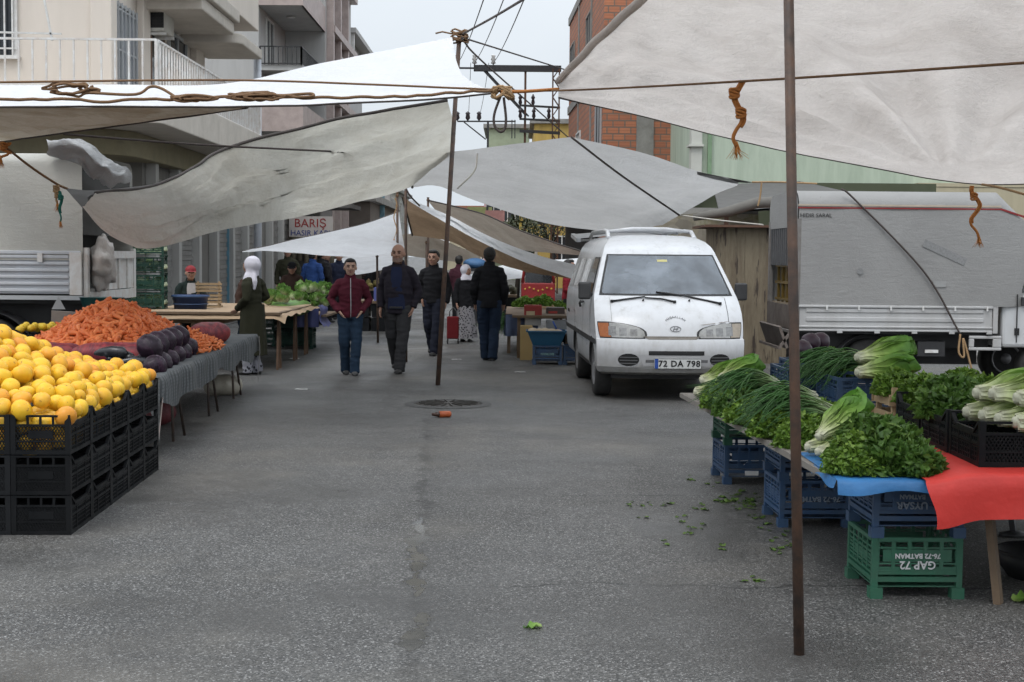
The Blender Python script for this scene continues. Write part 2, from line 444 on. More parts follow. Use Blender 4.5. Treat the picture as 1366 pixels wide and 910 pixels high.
# ground-floor shutters and piers along the street
for k in range(9):
    y0 = 27.0+k*1.85
    mb = MB(); mb.smooth = False
    n = 26
    for q in range(n):
        z = .2+q*.105; mb.bb(-6.9, -6.86+(q % 2)*.015, y0+.12, y0+1.66, z, z+.1)
    if k not in (2, 6): mb.build('roller_shutter', shutter, A)
    mb = MB(); mb.bb(-6.9, -6.7, y0-.16, y0+.06, .13, 3.2); mb.build('pier', M('pier_paint', (.42, .41, .39), .7, .1, 2, dirt=(.2, .19, .18), streak=True), A, bevel=.01)
mb = MB(); mb.bb(-6.95, -6.8, 34.2, 34.55, .13, 3.1); mb.build('door_post', M('blue_paint', (.13, .30, .40), .5, .15, 3, dirt=(.08, .1, .12)), A)
window(A, -9.3, -8.62, 4.9, 6.9, 25, 'y', -1, white, 5, divs=1)
window(A, -12.3, -11.2, 4.9, 6.9, 25, 'y', -1, white, 5, divs=1)
# street-side door with a grille, window
window(A, 25.35, 26.85, 4.28, 5.95, -7.1, 'x', 1, M('grey_metal', (.42, .43, .44), .5, .08, 4), 6, divs=2, name='balcony_door', glass=M('door_sheet', (.25, .27, .3), .4, .15, 2))
window(A, 29.4, 31.0, 5.35, 6.05, -7.1, 'x', 1, M('grey_metal'  , (.4, .4, .4)), 0, divs=1)
window(A, 27.9, 29.0, 4.3, 6.2, -7.1, 'x', 1, M('brown_frame', (.2, .12, .08), .5), 0, divs=1)
# railing
def railing(parent, p, q, z0, z1, n, mat, name='railing', r=.014):
    p, q = V(p), V(q); m = MB()
    for z in (z0+.03, z1): m.bar((p.x, p.y, z), (q.x, q.y, z), .035)
    for k in range(n+1):
        a = p.lerp(q, k/n); m.bar((a.x, a.y, z0), (a.x, a.y, z1), .05 if k in (0, n) else r*2)
    return m.build(name, mat, parent)
railing(A, (-18, 23.5, 0), (-5.85, 23.5, 0), 4.2, 4.98, 54, rustw)
railing(A, (-5.85, 23.58, 0), (-5.85, 33.0, 0), 4.2, 4.98, 48, rustw)
mb = MB(); mb.bar((-9.9, 23.5, 5.1), (-7.4, 23.5, 5.06), .03); mb.bar((-7.55, 23.5, 4.95), (-7.7, 23.5, 5.75), .03); mb.build('laundry_rail', white, A)
# gutter pipe
mb = MB(); mb.tube([(-5.95, 33.3, .2), (-5.95, 33.3, 6)], .09, 10); mb.build('drain_pipe', M('pale_pipe', (.5, .52, .56), .4), A)
# AC unit
ac = thing('air_conditioner', 'white outdoor air conditioner hung on the cream wall above the balcony', 'air conditioner', (-6.72, 28.0, 5.75))
mb = MB(); mb.bb(-.36, 0, -.42, .42, 0, .68); mb.build('casing', M('ac_casing', (.62, .61, .57), .5, .05, 4, dirt=(.35, .32, .28)), ac, bevel=.02)
mb = MB(); mb.bb(-.3, .0, -.424, -.4204, .06, .62)
for k in range(9): mb.bb(-.3, -.02, -.44, -.426, .07+k*.06, .1+k*.06)
for k in range(5): mb.bb(-.28+k*.06, -.265+k*.06, -.446, -.4405, .07, .6)
mb.build('grille', dark, ac)
for y in (-.35, .3): mb = MB(); mb.bb(-.38, .02, y, y+.05, -.06, -.005); mb.build('bracket', white, ac)

# ================================================================== building B: grey block with tiled balconies
B = thing('apartment_building', 'grey apartment block with pink tiled balconies and black railing', 'building')
mb = MB(); mb.bb(-16, -8.0, 45, 58, 0, 14); mb.bb(-8.0, -6.6, 50.2, 58, 0, 14); mb.build('wall', grey, B, bevel=.02)
for z0 in (9.25, 5.35):
    mb = MB(); mb.bb(-8.0, -6.62, 45.0, 50.2, z0, z0+.16); mb.build('balcony_slab', grey, B)
    mb = MB(); mb.bb(-8.0, -6.6, 44.9, 44.98, z0, z0+.85); mb.bb(-6.68, -6.6, 44.98, 50.2, z0, z0+.85); mb.build('tiled_parapet', pinkt, B)
mb = MB(); mb.bb(-8.0, -6.62, 45.0, 50.2, 7.25, 7.42); mb.build('balcony_slab', grey, B)
railing(B, (-7.95, 44.95, 0), (-6.66, 44.95, 0), 7.42, 7.98, 9, ironb); railing(B, (-6.66, 44.95, 0), (-6.66, 50.2, 0), 7.42, 7.98, 20, ironb)
mb = MB(); mb.bb(-7.98, -7.9, 46.0, 48.8, 5.6, 7.2); mb.build('red_curtain', M('dark_red_cloth', (.12, .03, .03), .8, .4, 5, streak=True), B)
window(B, 46.2, 47.6, 7.5, 9.1, -8.0, 'x', 1, white); window(B, -7.9, -6.9, 3.4, 4.6, 50.2, 'y', -1, dark)
window(B, 51.5, 53, 7.5, 9.0, -6.6, 'x', 1, M('brown_frame', (.2, .12, .08), .5)); window(B, 54.5, 56, 7.5, 9.0, -6.6, 'x', 1, white); window(B, 51.5, 56, 4.2, 6.2, -6.6, 'x', 1, white, divs=4)
mb = MB()
for z in (6.9, 9.3, 11.5): mb.bb(-6.6, -6.3, 50.6, 57.8, z, z+.25)
for y in (50.5, 52.6, 55.0): mb.bb(-6.6, -6.35, y, y+.3, .13, 14)
mb.build('pilaster', pinkt, B)
mb = MB(); mb.lathe([(.14, 0), (.14, .03)], (-7.3, 47, 9.2), 12); mb.build('ceiling_lamp', white, B)

def block(name_label, x0, x1, y0, y1, z1, mat, rows, front=True, side=None, roof=None, wf=white, wcols=3, z00=1.2):
    b = thing('town_house', name_label, 'building')
    m = MB(); m.bb(x0, x1, y0, y1, 0, z1); m.build('wall', mat, b)
    m = MB(); m.bb(x0-.25, x1+.25, y0-.25, y1+.25, z1, z1+.25); m.build('roof', roof or concrete, b)
    for r in range(rows):
        z = z00+r*2.6
        if front:
            for k in range(wcols):
                xx = x0+(x1-x0)*(k+.5)/wcols; window(b, xx-.5, xx+.5, z, z+1.3, y0, 'y', -1, wf)
        if side:
            n = max(2, int((y1-y0)/3)); sx, sg = (x1, 1) if side == 'r' else (x0, -1)
            for k in range(n):
                yy = y0+(y1-y0)*(k+.5)/n; window(b, yy-.6, yy+.6, z, z+1.3, sx, 'x', sg, wf)
    return b
b = block('small pale house with an overhanging flat roof past the grey block', -12, -7.2, 60, 68, 10.3, M('pale_grey', (.42, .42, .42), .8, .1, 2), 3, True, 'r')
mb = MB(); mb.bb(-12, -6.5, 59, 68, 10.6, 10.8); mb.build('eaves', grey, b)
mb = MB(); mb.bb(-6.75, -6.6, 59.2, 59.4, 8.3, 10.6); mb.build('porch_post', white, b)
block('salmon pink house beyond the grey block on the left side', -13, -8.0, 72, 84, 7.0, salmon, 2, True, 'r')
block('grey concrete house far down the left side of the street', -14, -7.6, 88, 104, 5.6, grey, 2, True, 'r')
block('beige house with tiled roof closing the far end of the street', -7, -2, 150, 160, 6.5, beige, 2, True, 'r', rooft)
block('low white house at the far end of the street', -4.8, 3, 170, 182, 5.2, M('off_white', (.5, .5, .5), .8, .1, 2), 1, True, None, concrete, wcols=5)
block('pink house with small windows far down the right side', -2.6, 4, 128, 140, 7.0, M('pink_plaster', (.48, .30, .30), .8, .1, 2), 2, True, 'l')
# the sign shop
SH = thing('shop_building', 'low open shop under a dark canopy with a sign on its front', 'shop')
mb = MB(); mb.bb(-10, -6.2, 44.5, 49, 0, 3.3); mb.build('wall', M('shop_wall2', (.2, .19, .18), .8, .2, 2), SH)
mb = MB(); mb.bb(-8, -4.9, 43.2, 46.0, 2.92, 3.05); mb.build('canopy', M('dark_tin', (.09, .085, .08), .7, .3, 3), SH)
mb = MB()
for k in range(12): mb.tube([(-7.6+k*.2, 44.2, 2.05), (-7.6+k*.2, 44.25, 1.2+.15*math.sin(k*3))], [.1, .09+.02*math.sin(k*7)], 7)
mb.build('hanging_clothes', M('hung_clothes', (.22, .19, .14), .9, .6, 4), SH)
sg = thing('shop_sign', 'white shop sign with red BARIŞ and blue lettering under the canopy', 'sign', (-6.02, 43.0, 2.33))
sg['category'] = 'shop sign'
mb = MB(); mb.bb(-.72, .60, 0, .05, -.30, .32); mb.build('board', M('sign_board', (.34, .31, .29), .6, .12, 3), sg)
redp = M('sign_red', (.20, .012, .012), .5); bluep = M('sign_blue', (.02, .035, .16), .5)
o = link('lettering', text_mesh('BARIŞ', .36, redp, .004), sg); o.location = (-.08, -.006, .10); o.rotation_euler = (PI/2, 0, 0)
o = link('lettering', text_mesh('HASIR KABI', .235, bluep, .004), sg); o.location = (-.08, -.006, -.19); o.rotation_euler = (PI/2, 0, 0)
block('brown shuttered workshop behind the hanging awning on the left side', -9, -5.6, 56, 68, 3.6, M('brown_wall', (.12, .10, .085), .8, .3, 2), 1, True, 'r')

# ================================================================== right side: brick block, green block
E = thing('brick_building', 'unplastered red brick block with concrete columns above the grey awning', 'building')
ex0, ex1, ey0, ey1, ez = 2.58, 6.0, 43.0, 57.0, 10.6
mb = MB(); mb.bb(ex0+.1, ex1-.1, ey0+.1, ey1-.1, 0, ez); mb.build('wall', brick, E)
mb = MB()
for x in (3.69, ex1-.3):
    mb.bb(x, x+.52, ey0+.06, ey0+.3, 0, ez)
for y in (47.0, 52.0): mb.bb(ex0+.06, ex0+.3, y, y+.3, 0, ez)
for z in (2.9, 7.1, ez): 
    mb.bb(ex0+.05, ex1-.02, ey0+.05, ey0+.3, z, z+.3); mb.bb(ex0+.05, ex0+.3, ey0+.3, ey1-.02, z, z+.3)
mb.build('concrete_frame', concrete, E)
window(E, 43.5, 45.2, 4.1, 6.6, ex0+.1, 'x', -1, M('grey_metal', (.4, .4, .4)), 0, glass=dark)
window(E, 47.2, 48.9, 7.9, 9.6, ex0+.1, 'x', -1, concrete, 0, glass=dark); window(E, 51.0, 52.6, 4.0, 6.0, ex0+.1, 'x', -1, white, 0)
window(E, 54.0, 56.0, 7.8, 9.6, ex0+.1, 'x', -1, concrete, 0, glass=dark)
mb = MB(); mb.bb(ex0-.02, ex0+.06, 44, 56.5, .2, 2.7); mb.build('shop_front', dark, E)
mb = MB(); mb.bb(ex0-1.3, ex0+.05, 43.4, 56, 2.78, 2.88); mb.build('shop_canopy', M('dark_tin', (.09, .085, .08)), E)

_rz = Matrix.Rotation(R(2.1), 3, 'Z'); _p = V((ex0, ey0, 0)); E.rotation_euler = (0, 0, R(2.1)); E.location = _p-_rz @ _p
F = thing('apartment_building', 'pale green apartment block beside the brick block over the covered truck', 'building')
mb = MB(); mb.bb(4.72, 16, 36, 46, 3.3, 9); mb.build('wall', greenw, F)
mb = MB(); mb.bb(4.45, 4.72, 35.9, 36.3, 3.0, 9); mb.bb(4.38, 4.75, 35.8, 36.35, 4.28, 4.34); mb.build('pilaster', M('pale_pilaster', (.55, .55, .5), .8, .1), F)
mb = MB(); mb.bb(4.86, 4.96, 35.86, 35.96, 3.3, 9); mb.build('drain_pipe', M('green_pipe', (.2, .3, .18), .6), F)
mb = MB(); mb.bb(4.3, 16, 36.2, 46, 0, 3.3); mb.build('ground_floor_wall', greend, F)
mb = MB(); mb.bb(10.0, 16, 35.4, 36.2, 0, 3.3); mb.bb(10.0, 16, 35.38, 36, 3.31, 3.4); mb.build('side_wall', beige, F)
mb = MB(); mb.bb(6.6, 9.9, 33.5, 36.0, 3.05, 3.28); mb.build('balcony_slab', greend, F)
for x in (5.6, 7.8, 10.5): window(F, x, x+1.1, 5.1, 6.6, 36, 'y', -1, M('pale_green_frame', (.4, .5, .4), .6))
# sloping tin canopy in front of it
cp = thing('tin_canopy', 'dark sheet metal canopy sloping below the pale green wall', 'canopy')
mb = MB(); mb.poly([(3.55, 24.6, 2.25), (6.3, 24.6, 2.5), (6.6, 33, 3.25), (4.6, 33, 3.15)]); mb.poly([(4.6, 33, 3.19), (6.6, 33, 3.29), (6.3, 24.6, 2.54), (3.55, 24.6, 2.29)])
mb.build('roof_sheet', M('dark_tin', (.09, .085, .08)), cp)
for x, y, z in ((3.7, 24.8, 2.24), (6.2, 24.8, 2.46), (6.4, 32.8, 3.18)): mb = MB(); mb.bar((x, y, 0), (x, y, z), .07); mb.build('post', rust, cp)
# rubble stone wall
def stonemat():
    s = NT('rubble_stone'); vo = s.n('ShaderNodeTexVoronoi', Scale=3.2); s.l(s.mapping(scale=(1, 1, 1.7)), vo.inputs['Vector'])
    sp = s.n('ShaderNodeSeparateColor'); s.l(vo.outputs['Color'], sp.inputs[0])
    c = s.ramp(sp.outputs[0], [(0, (.16, .14, .11)), (.5, (.28, .25, .2)), (1, (.2, .17, .11))])
    c = s.mix(s.maprange(s.noise(2.5, 7, .7), .5, .68, 0, .8), c, (.10, .11, .03))
    return s.out(c, .9, 0, s.bump(vo.outputs['Distance'], -.8, .06))
sw = thing('stone_wall', 'rough mossy rubble stone wall behind the white van', 'wall')
mb = MB(); mb.grid(lambda u, v: (1.9+u*2.6, 26.2+.06*nz((u*9, v*6, 1)), v*2.3+.05*nz((u*6, 3, 2))*v), 30, 16); mb.grid(lambda u, v: (1.9+u*2.6, 26.2+v*.4, 2.3+.05*nz((u*6, 3, 2))), 30, 3)
mb.build('stone_face', stonemat(), sw)
mb = MB(); mb.bb(1.9, 4.5, 26.25, 26.3, 2.26, 2.42); mb.build('coping', concrete, sw)
# rusty shed
sh = thing('sheet_metal_shed', 'rust-streaked beige tin shed with a narrow rusty roof edge', 'shed')
p = at(955, 300, 20.3)
def tin():
    s = NT('rusty_tin'); a = s.noise(3, 7, .7, s.mapping(scale=(3, 3, .5))); b = s.noise(9, 5, .6, s.mapping(scale=(2, 2, .25)))
    c = s.mix(s.maprange(a, .40, .66, 0, 1), (.25, .205, .14), (.14, .105, .07)); c = s.mix(s.maprange(b, .57, .64, 0, .9), c, (.05, .035, .03))
    return s.out(c, .7, .1, s.bump(b, .3, .02))
mb = MB(); n = 3
for k in range(n):
    x = 2.88+k*.42; mb.bb(x, x+.416, 20.3+(k % 2)*.012, 21.3, .0, 1.93)
mb.build('tin_wall', tin(), sh)
mb = MB(); mb.bb(2.7, 4.1, 20.1, 21.5, 1.935, 1.97); mb.build('roof', rust, sh)
mb = MB(); mb.tube([(2.6, 20.6, 2.08), (3.1, 20.6, 2.17), (3.5, 20.6, 2.3), (4.1, 20.6, 2.33)], [.05, .075, .08, .08], 10); mb.build('duct', M('dirty_duct', (.15, .14, .125), .85, .3, 5), sh)
# colourful shops far down the right side
block('yellow shuttered house past the brick block, half hidden by awnings', 1.2, 8, 68, 76, 4.1, yellow, 1, True, 'l')
block('green rendered house with a ragged gable behind the power pylon', -1.7, 1.0, 92, 100, 9.7, M('pale_green2', (.35, .40, .28), .8, .15, .6, dirt=(.2, .22, .16)), 3, True, 'l')
block('ochre upper storey between the pylon legs', 1.15, 9.0, 80, 90, 8.9, yellow, 3, True, 'l')
block('dark beige shopfront with signs along the far right pavement', .6, 5, 104, 120, 5.0, beige, 1, True, 'l', wf=ironb)
for i, (px, py, d, w_, h_, cc, lab) in enumerate([(660, 288, 66, .9, .5, (.4, .2, .18), 'small red and cream shop board far down the right side'), (712, 298, 64, 1.3, .7, (.5, .36, .08), 'yellow shop board hung below the far grey awning'), (505, 275, 60, .5, 1.1, (.18, .33, .4), 'pale blue upright board beyond the left awning'), (640, 283, 70, 1.2, .5, (.28, .3, .12), 'olive shop board farthest down the right side')]):
    q = at(px, py, d); s_ = thing('shop_sign', lab, 'shop sign', q)
    mb = MB(); mb.bb(-w_/2, w_/2, 0, .08, -h_/2, h_/2); mb.build('board', M('board%d' % i, cc, .6, .5, 4), s_)
    mb = MB(); mb.bar((0, .1, -q.z), (0, .1, h_/2), .07); mb.build('post', ironb, s_)

# trees / bushes behind awnings on the right
def leafmat(name, a, b, trans=.25):
    s = NT(name); c = s.mix(s.attr('t'), a, b); hs_ = s.n('ShaderNodeHueSaturation'); s.l(c, hs_.inputs['Color']); s.l(s.maprange(s.noise(3, 3), .3, .7, .7, 1.3), hs_.inputs['Value'])
    return s.out(hs_.outputs[0], .55, 0, None, Subsurface_Weight=0)
darkleaf = leafmat('dark_foliage', (.02, .03, .012), (.07, .085, .03))
for i, (px, py, d, r, lab) in enumerate([(690, 318, 50, 1.1, 'small dark leafy tree between the far awnings on the right'), (850, 296, 30, .8, 'dark bushy tree above the van roof in front of the stone wall'), (735, 290, 60, 1.4, 'dark tree in front of the yellow board')]):
    c = at(px, py, d); tr = thing('street_tree', lab, 'tree', (c.x, c.y, 0))
    mb = MB(); mb.tube([(0, 0, 0), (.05, 0, c.z*.5), (0, .05, c.z)], [.1, .07, .03], 8)
    for k in range(5):
        a = k*1.3; mb.tube([(0, 0, c.z*.6), (r*.5*math.cos(a), r*.5*math.sin(a), c.z+.1*k)], [.05, .015], 6)
    mb.build('trunk', M('bark', (.07, .055, .045), .9), tr)
    mb = MB(); rg = random.Random(i)
    for k in range(1500):
        v = V((rg.gauss(0, 1), rg.gauss(0, 1), rg.gauss(0, 1))).normalized()*r*rg.random()**.4
        if nz(v, 2.2/r, i) < -.12: continue
        v.z *= .75; q = v+V((0, 0, c.z)); a = V((rg.gauss(0, 1), rg.gauss(0, 1), rg.gauss(0, 1))).normalized()*.09; b_ = a.orthogonal().normalized()*.045
        mb.cur = .5+.5*nz(v, 3/r, i+5); mb.poly([q-a, q+b_, q+a, q-b_])
    mb.build('crown', darkleaf, tr)

# ================================================================== pylon + wires
PY = 58.0
py_ = thing('power_pylon', 'rusty lattice power pylon with two cross-arms and white insulators', 'pylon')
def lattice(m, x, y, z0, z1, w_, bw=.06, n=14):
    for sx in (-1, 1):
        for sy in (-1, 1): m.bar((x+sx*w_, y+sy*w_, z0), (x+sx*w_, y+sy*w_, z1), bw)
    for k in range(n):
        za, zb = z0+(z1-z0)*k/n, z0+(z1-z0)*(k+1)/n; s_ = 1 if k % 2 else -1
        for sy in (-1, 1): m.bar((x-s_*w_, y+sy*w_, za), (x+s_*w_, y+sy*w_, zb), bw*.6)
        for sx in (-1, 1): m.bar((x+sx*w_, y-s_*w_, za), (x+sx*w_, y+s_*w_, zb), bw*.6)
a = at(742, 92, PY); zt = a.z
mb = MB(); lattice(mb, a.x, PY, 0, zt, .13, .05, 24); mb.build('lattice_mast', rust, py_)
c2 = at(701, 95, PY); mb = MB(); mb.bar((c2.x, PY, 0), (c2.x, PY, zt), .09)
mb.build('mast', rust, py_)
mb = MB(); l = at(632, 92, PY); l2 = at(609, 92, PY); mb.bar((l.x, PY, zt), (a.x+.2, PY, zt), .24); mb.bar((l2.x, PY, zt), (l.x, PY, zt), .07)
b0 = at(642, 95, PY); b1 = at(702, 155, PY); mb.bar((b0.x, PY-.05, zt), (b1.x, PY-.05, b1.z), .06); mb.bar((b0.x+.1, PY+.1, zt), (b1.x+.1, PY+.1, b1.z), .06)
mb.build('cross_arm', ironb, py_)
for yy in (141, 159, 175):
    p0, p1 = at(693, yy, PY), at(747, yy+3, PY); mb = MB(); mb.bar((p0.x, PY-.1, p0.z), (p1.x, PY-.1, p1.z), .08 if yy != 175 else .12); mb.build('cross_arm', ironb, py_)
ins = M('porcelain', (.62, .62, .60), .3, .1)
insd = M('brown_porcelain', (.05, .04, .045), .3, .1)
for px in (610, 633, 658):
    q = at(px, 91, PY); mb = MB(); mb.lathe([(.03, 0), (.03, .12), (.11, .15), (.06, .25), (.11, .3), (.06, .4), (.1, .45), (.02, .5)], (q.x, PY, zt+.05), 10); mb.build('insulator', ins, py_)
for px, yy in ((694, 141), (711, 141), (694, 159), (712, 159), (732, 159)):
    q = at(px, yy, PY); mb = MB(); mb.lathe([(.03, 0), (.08, .1), (.05, .25), (.09, .3), (.02, .45)], (q.x, PY-.1, q.z), 8); mb.build('insulator', insd, py_)
p2 = thing('power_pylon', 'smaller pole with a single cross-arm and three dark insulators', 'pylon')
Q = 70.0; q0, q1 = at(610, 162, Q), at(688, 162, Q); mb = MB(); mb.bar((q0.x, Q, q0.z), (q1.x, Q, q1.z), .07)
b0, b1 = at(619, 163, Q), at(648, 186, Q); mb.bar(b0, b1, .06); mb.build('cross_arm', ironb, p2)
q = at(651, 162, Q); mb = MB(); mb.bar((q.x, Q, 0), (q.x, Q, q.z), .1)
for px in (683, 687):
    r_ = at(px, 160, Q); mb.bar((r_.x, Q, r_.z-.9), (r_.x, Q, r_.z), .05)
mb.build('mast', ironb, p2)
for px in (610, 624, 639):
    r_ = at(px, 161, Q); mb = MB(); mb.lathe([(.03, 0), (.12, .12), (.09, .3), (.13, .36), (.02, .45)], (r_.x, Q, r_.z), 8); mb.build('insulator', insd, p2)
wirem = M('wire', (.12, .12, .125), .5)
def wire(pts, r, lab, name='overhead_wire', mat=None, cat='wire', n=5, sag=0, grp=None):
    P_ = [V(p) for p in pts]
    if len(P_) == 2 and sag: P_ = [P_[0].lerp(P_[1], k/12)-V((0, 0, sag*4*(k/12)*(1-k/12))) for k in range(13)]
    mb = MB(); mb.tube(P_, r, n); o = mb.build(name, mat or wirem)
    return tag(o, lab, cat, grp)
for (p0, p1) in (((658, 84, 58), (715, -40, 20)), ((633, 84, 58), (683, -30, 24)), ((611, 84, 58), (655, -30, 22))):
    wire([at(*p0), at(*p1)], .012, 'thin power line running up from the pylon insulators', sag=.15, grp='power lines from the pylon')
for (p0, p1) in (((611, 153, 70), (600, 82, 20)), ((625, 153, 70), (628, 84, 58)), ((640, 153, 70), (652, 84, 58))):
    wire([at(*p0), at(*p1)], .012, 'thin power line between the small pole and the pylon', sag=.2, grp='power lines between the pylons')
# ================================================================== awnings
def tarpmat(name, col, stain, trans=.45, amt=.5, dark_=None, wr=1.0):
    s = NT(name)
    a = s.noise(1.1, 8, .68, dist=.6); b = s.noise(.5, 5, .6, s.mapping(loc=(4, 4, 4)))
    c = s.mix(s.maprange(a, .44, .70, 0, amt), col, stain)
    c = s.mix(s.maprange(b, .5, .75, 0, amt*.6), c, [x*.8 for x in stain])
    sp = s.noise(26, 3, .7); c = s.mix(s.maprange(sp, .66, .72, 0, .25), c, [x*.45 for x in stain])
    v = s.mapping(scale=(.9, .9, 6), rot=(.3, .5, .2)); cre = s.noise(3.2, 7, .7, v, .8)
    fol = s.noise(.9, 4, .5, dist=1.2)
    rid = s.math('ABSOLUTE', s.math('SUBTRACT', s.noise(6.5, 6, .62, None, 1.2), .5)); rid2 = s.math('ABSOLUTE', s.math('SUBTRACT', s.noise(17, 5, .6, s.mapping(rot=(.2, .4, .8), scale=(1, 1, 2))), .5))
    cre = s.math('ADD', cre, s.math('ADD', s.math('MULTIPLY', rid, -1.5), s.math('MULTIPLY', rid2, -.55)))
    h = s.math('ADD', s.math('MULTIPLY', cre, .25), s.math('ADD', s.math('MULTIPLY', s.noise(40, 3), .06), s.math('MULTIPLY', fol, .8)))
    crz = s.maprange(rid, 0, .055, .13*wr, 0); crz2 = s.maprange(rid2, 0, .05, .08*wr, 0)
    c = s.mix(s.math('MAXIMUM', crz, crz2), c, [x*.68 for x in stain])  # creases put into the colour as darker lines so they show
    nb = s.bump(h, .8*wr, .08)
    d = s.n('ShaderNodeBsdfDiffuse'); s.l(c, d.inputs[0]); s.l(nb, d.inputs['Normal'])
    t_ = s.n('ShaderNodeBsdfTranslucent'); s.l(c, t_.inputs[0]); s.l(nb, t_.inputs['Normal'])
    m1 = s.n('ShaderNodeMixShader', Fac=trans); s.l(d.outputs[0], m1.inputs[1]); s.l(t_.outputs[0], m1.inputs[2])
    g = s.n('ShaderNodeBsdfGlossy', Roughness=.5); s.l(nb, g.inputs['Normal'])
    m2 = s.n('ShaderNodeMixShader', Fac=.03); s.l(m1.outputs[0], m2.inputs[1]); s.l(g.outputs[0], m2.inputs[2])
    o = s.n('ShaderNodeOutputMaterial'); s.l(m2.outputs[0], o.inputs[0]); return s.m
tw = tarpmat('white_tarp', (.95, .955, .97), (.84, .85, .87), .35, .5)
tg = tarpmat('cream_tarp', (.66, .64, .575), (.46, .425, .355), .58, .7)
tdull = tarpmat('dull_white_tarp', (.70, .71, .73), (.55, .55, .56), .4, .6)
tgr = tarpmat('grey_tarp', (.52, .51, .50), (.40, .39, .378), .58, .55)
tbig = tarpmat('big_grey_tarp', (.70, .645, .605), (.53, .475, .435), .62, .7, wr=1.2)
tbr = tarpmat('brown_tarp', (.34, .235, .15), (.20, .135, .085), .3, .8)
tund = tarpmat('brown_underside_tarp', (.52, .46, .37), (.27, .20, .12), .4, .9)
ttp = tarpmat('taupe_tarp', (.42, .36, .30), (.27, .22, .17), .4, .6)
hemm = M('dark_hem', (.06, .05, .045), .8)
ropeb = M('brown_rope', (.20, .115, .06), .9, .5, 60, bump=.5, bscale=150)
ropeo = M('orange_rope', (.42, .16, .04), .9, .4, 60)
roped = M('dark_rope', (.07, .055, .05), .9, .4, 60)
def curve(pts): return [at(*p) for p in pts]
def coons(m, top, bot, lef, rig, nu, nv, disp=None):
    T_, B_, L_, R_ = map(curve, (top, bot, lef, rig))
    def f(u, v):
        a, b = polyline(T_, u), polyline(B_, u); c, d = polyline(L_, v), polyline(R_, v)
        p = a*(1-v)+b*v+c*(1-u)+d*u-(T_[0]*(1-u)*(1-v)+T_[-1]*u*(1-v)+B_[0]*(1-u)*v+B_[-1]*u*v)
        if disp: p = p+disp(u, v)
        return p
    m.smooth = True; m.grid(f, nu, nv); m.smooth = False
    return f
def wr(amp, sc=1.2, seed=0, fold=None):
    def g(u, v):
        e = min(1, 6*min(u, 1-u, v, 1-v)+.15)
        z = amp*nz((u*6*sc, v*5*sc, 0), 1, seed)+amp*.5*nz((u*16*sc, v*12*sc, 3), 1, seed)
        z += .35*amp*math.sin((u*1.2+v)*21*sc+3*nz((u*3, v*3, 1), 1, seed))
        if fold: z += fold(u, v)
        return V((0, .3*z*e, z*e))
    return g
def tarp(name, lab, mats, parts, hems=(), grp=None):
    t_ = thing(name, lab, 'awning'); fs = []
    m = MB()
    for (mi, top, bot, lef, rig, nu, nv, disp) in parts:
        m.m = mi; fs.append(coons(m, top, bot, lef, rig, nu, nv, disp))
    m.build('sheet', mats, t_)
    for (k, edge, r) in hems:
        f = fs[k]; h = MB()
        pts = [f(*(((i/40, 0), (i/40, 1), (0, i/40), (1, i/40))[edge])) for i in range(41)]
        h.tube(pts, r, 6); h.build('hem', hemm, t_)
    return fs
# white sheet over the rope, seen from above at its far slope; its near flap shows a mottled brown underside
tarp('tarpaulin', 'bright white sheet stretched from the middle pole across the top left', [tw, tund],
     [(0, [(-40, 114, 13.6), (120, 113, 13.8), (300, 111, 14.6), (440, 82, 15.8), (603, 50, 16.6)], [(-40, 142, 11), (200, 143, 11.05), (400, 141, 11.3), (560, 133, 11.6), (664, 124, 11.8)],
       [(-40, 114, 13.6), (-40, 142, 11)], [(603, 50, 16.6), (610, 85, 15.2), (624, 106, 13.6), (664, 124, 11.8)], 60, 22, wr(.035, 1, 1)),
      (1, [(-40, 143, 11.02), (100, 143.5, 11.06), (330, 143, 11.2)], [(-40, 193, 14.2), (20, 186, 13.8), (330, 143.5, 11.22)], [(-40, 143, 11.02), (-40, 193, 14.2)], [(330, 143, 11.2), (330, 143.5, 11.22)], 40, 16, wr(.03, 1, 2))],
     [(1, 1, .012), (0, 1, .008)])
# cream sheet hanging low on the left
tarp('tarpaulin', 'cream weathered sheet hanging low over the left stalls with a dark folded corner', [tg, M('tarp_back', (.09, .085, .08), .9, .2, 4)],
     [(0, [(127, 258, 13.5), (212, 246, 14.4), (262, 222, 15.2), (305, 196, 16), (450, 160, 16.4), (597, 133, 16.7)], [(110, 277, 13.0), (135, 306, 12.8), (168, 325, 12.7), (208, 331, 13.0), (312, 303, 15), (400, 289, 17), (500, 264, 19), (547, 250, 20)],
       [(127, 258, 13.5), (118, 268, 13.2), (110, 277, 13.0)], [(597, 133, 16.7), (606, 172, 17.6), (601, 204, 18.8), (547, 250, 20)], 70, 30,
       wr(.06, 1.0, 3, lambda u, v: .05*math.sin((v*1.5+u*.7)*14)*u+.02*math.sin((v*2+u*1.1)*33))),
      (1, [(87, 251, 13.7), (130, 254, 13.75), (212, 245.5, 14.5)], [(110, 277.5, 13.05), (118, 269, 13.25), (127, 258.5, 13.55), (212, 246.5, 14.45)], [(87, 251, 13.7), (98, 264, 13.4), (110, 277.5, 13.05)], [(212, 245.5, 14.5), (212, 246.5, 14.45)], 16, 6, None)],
     [(0, 0, .018)])
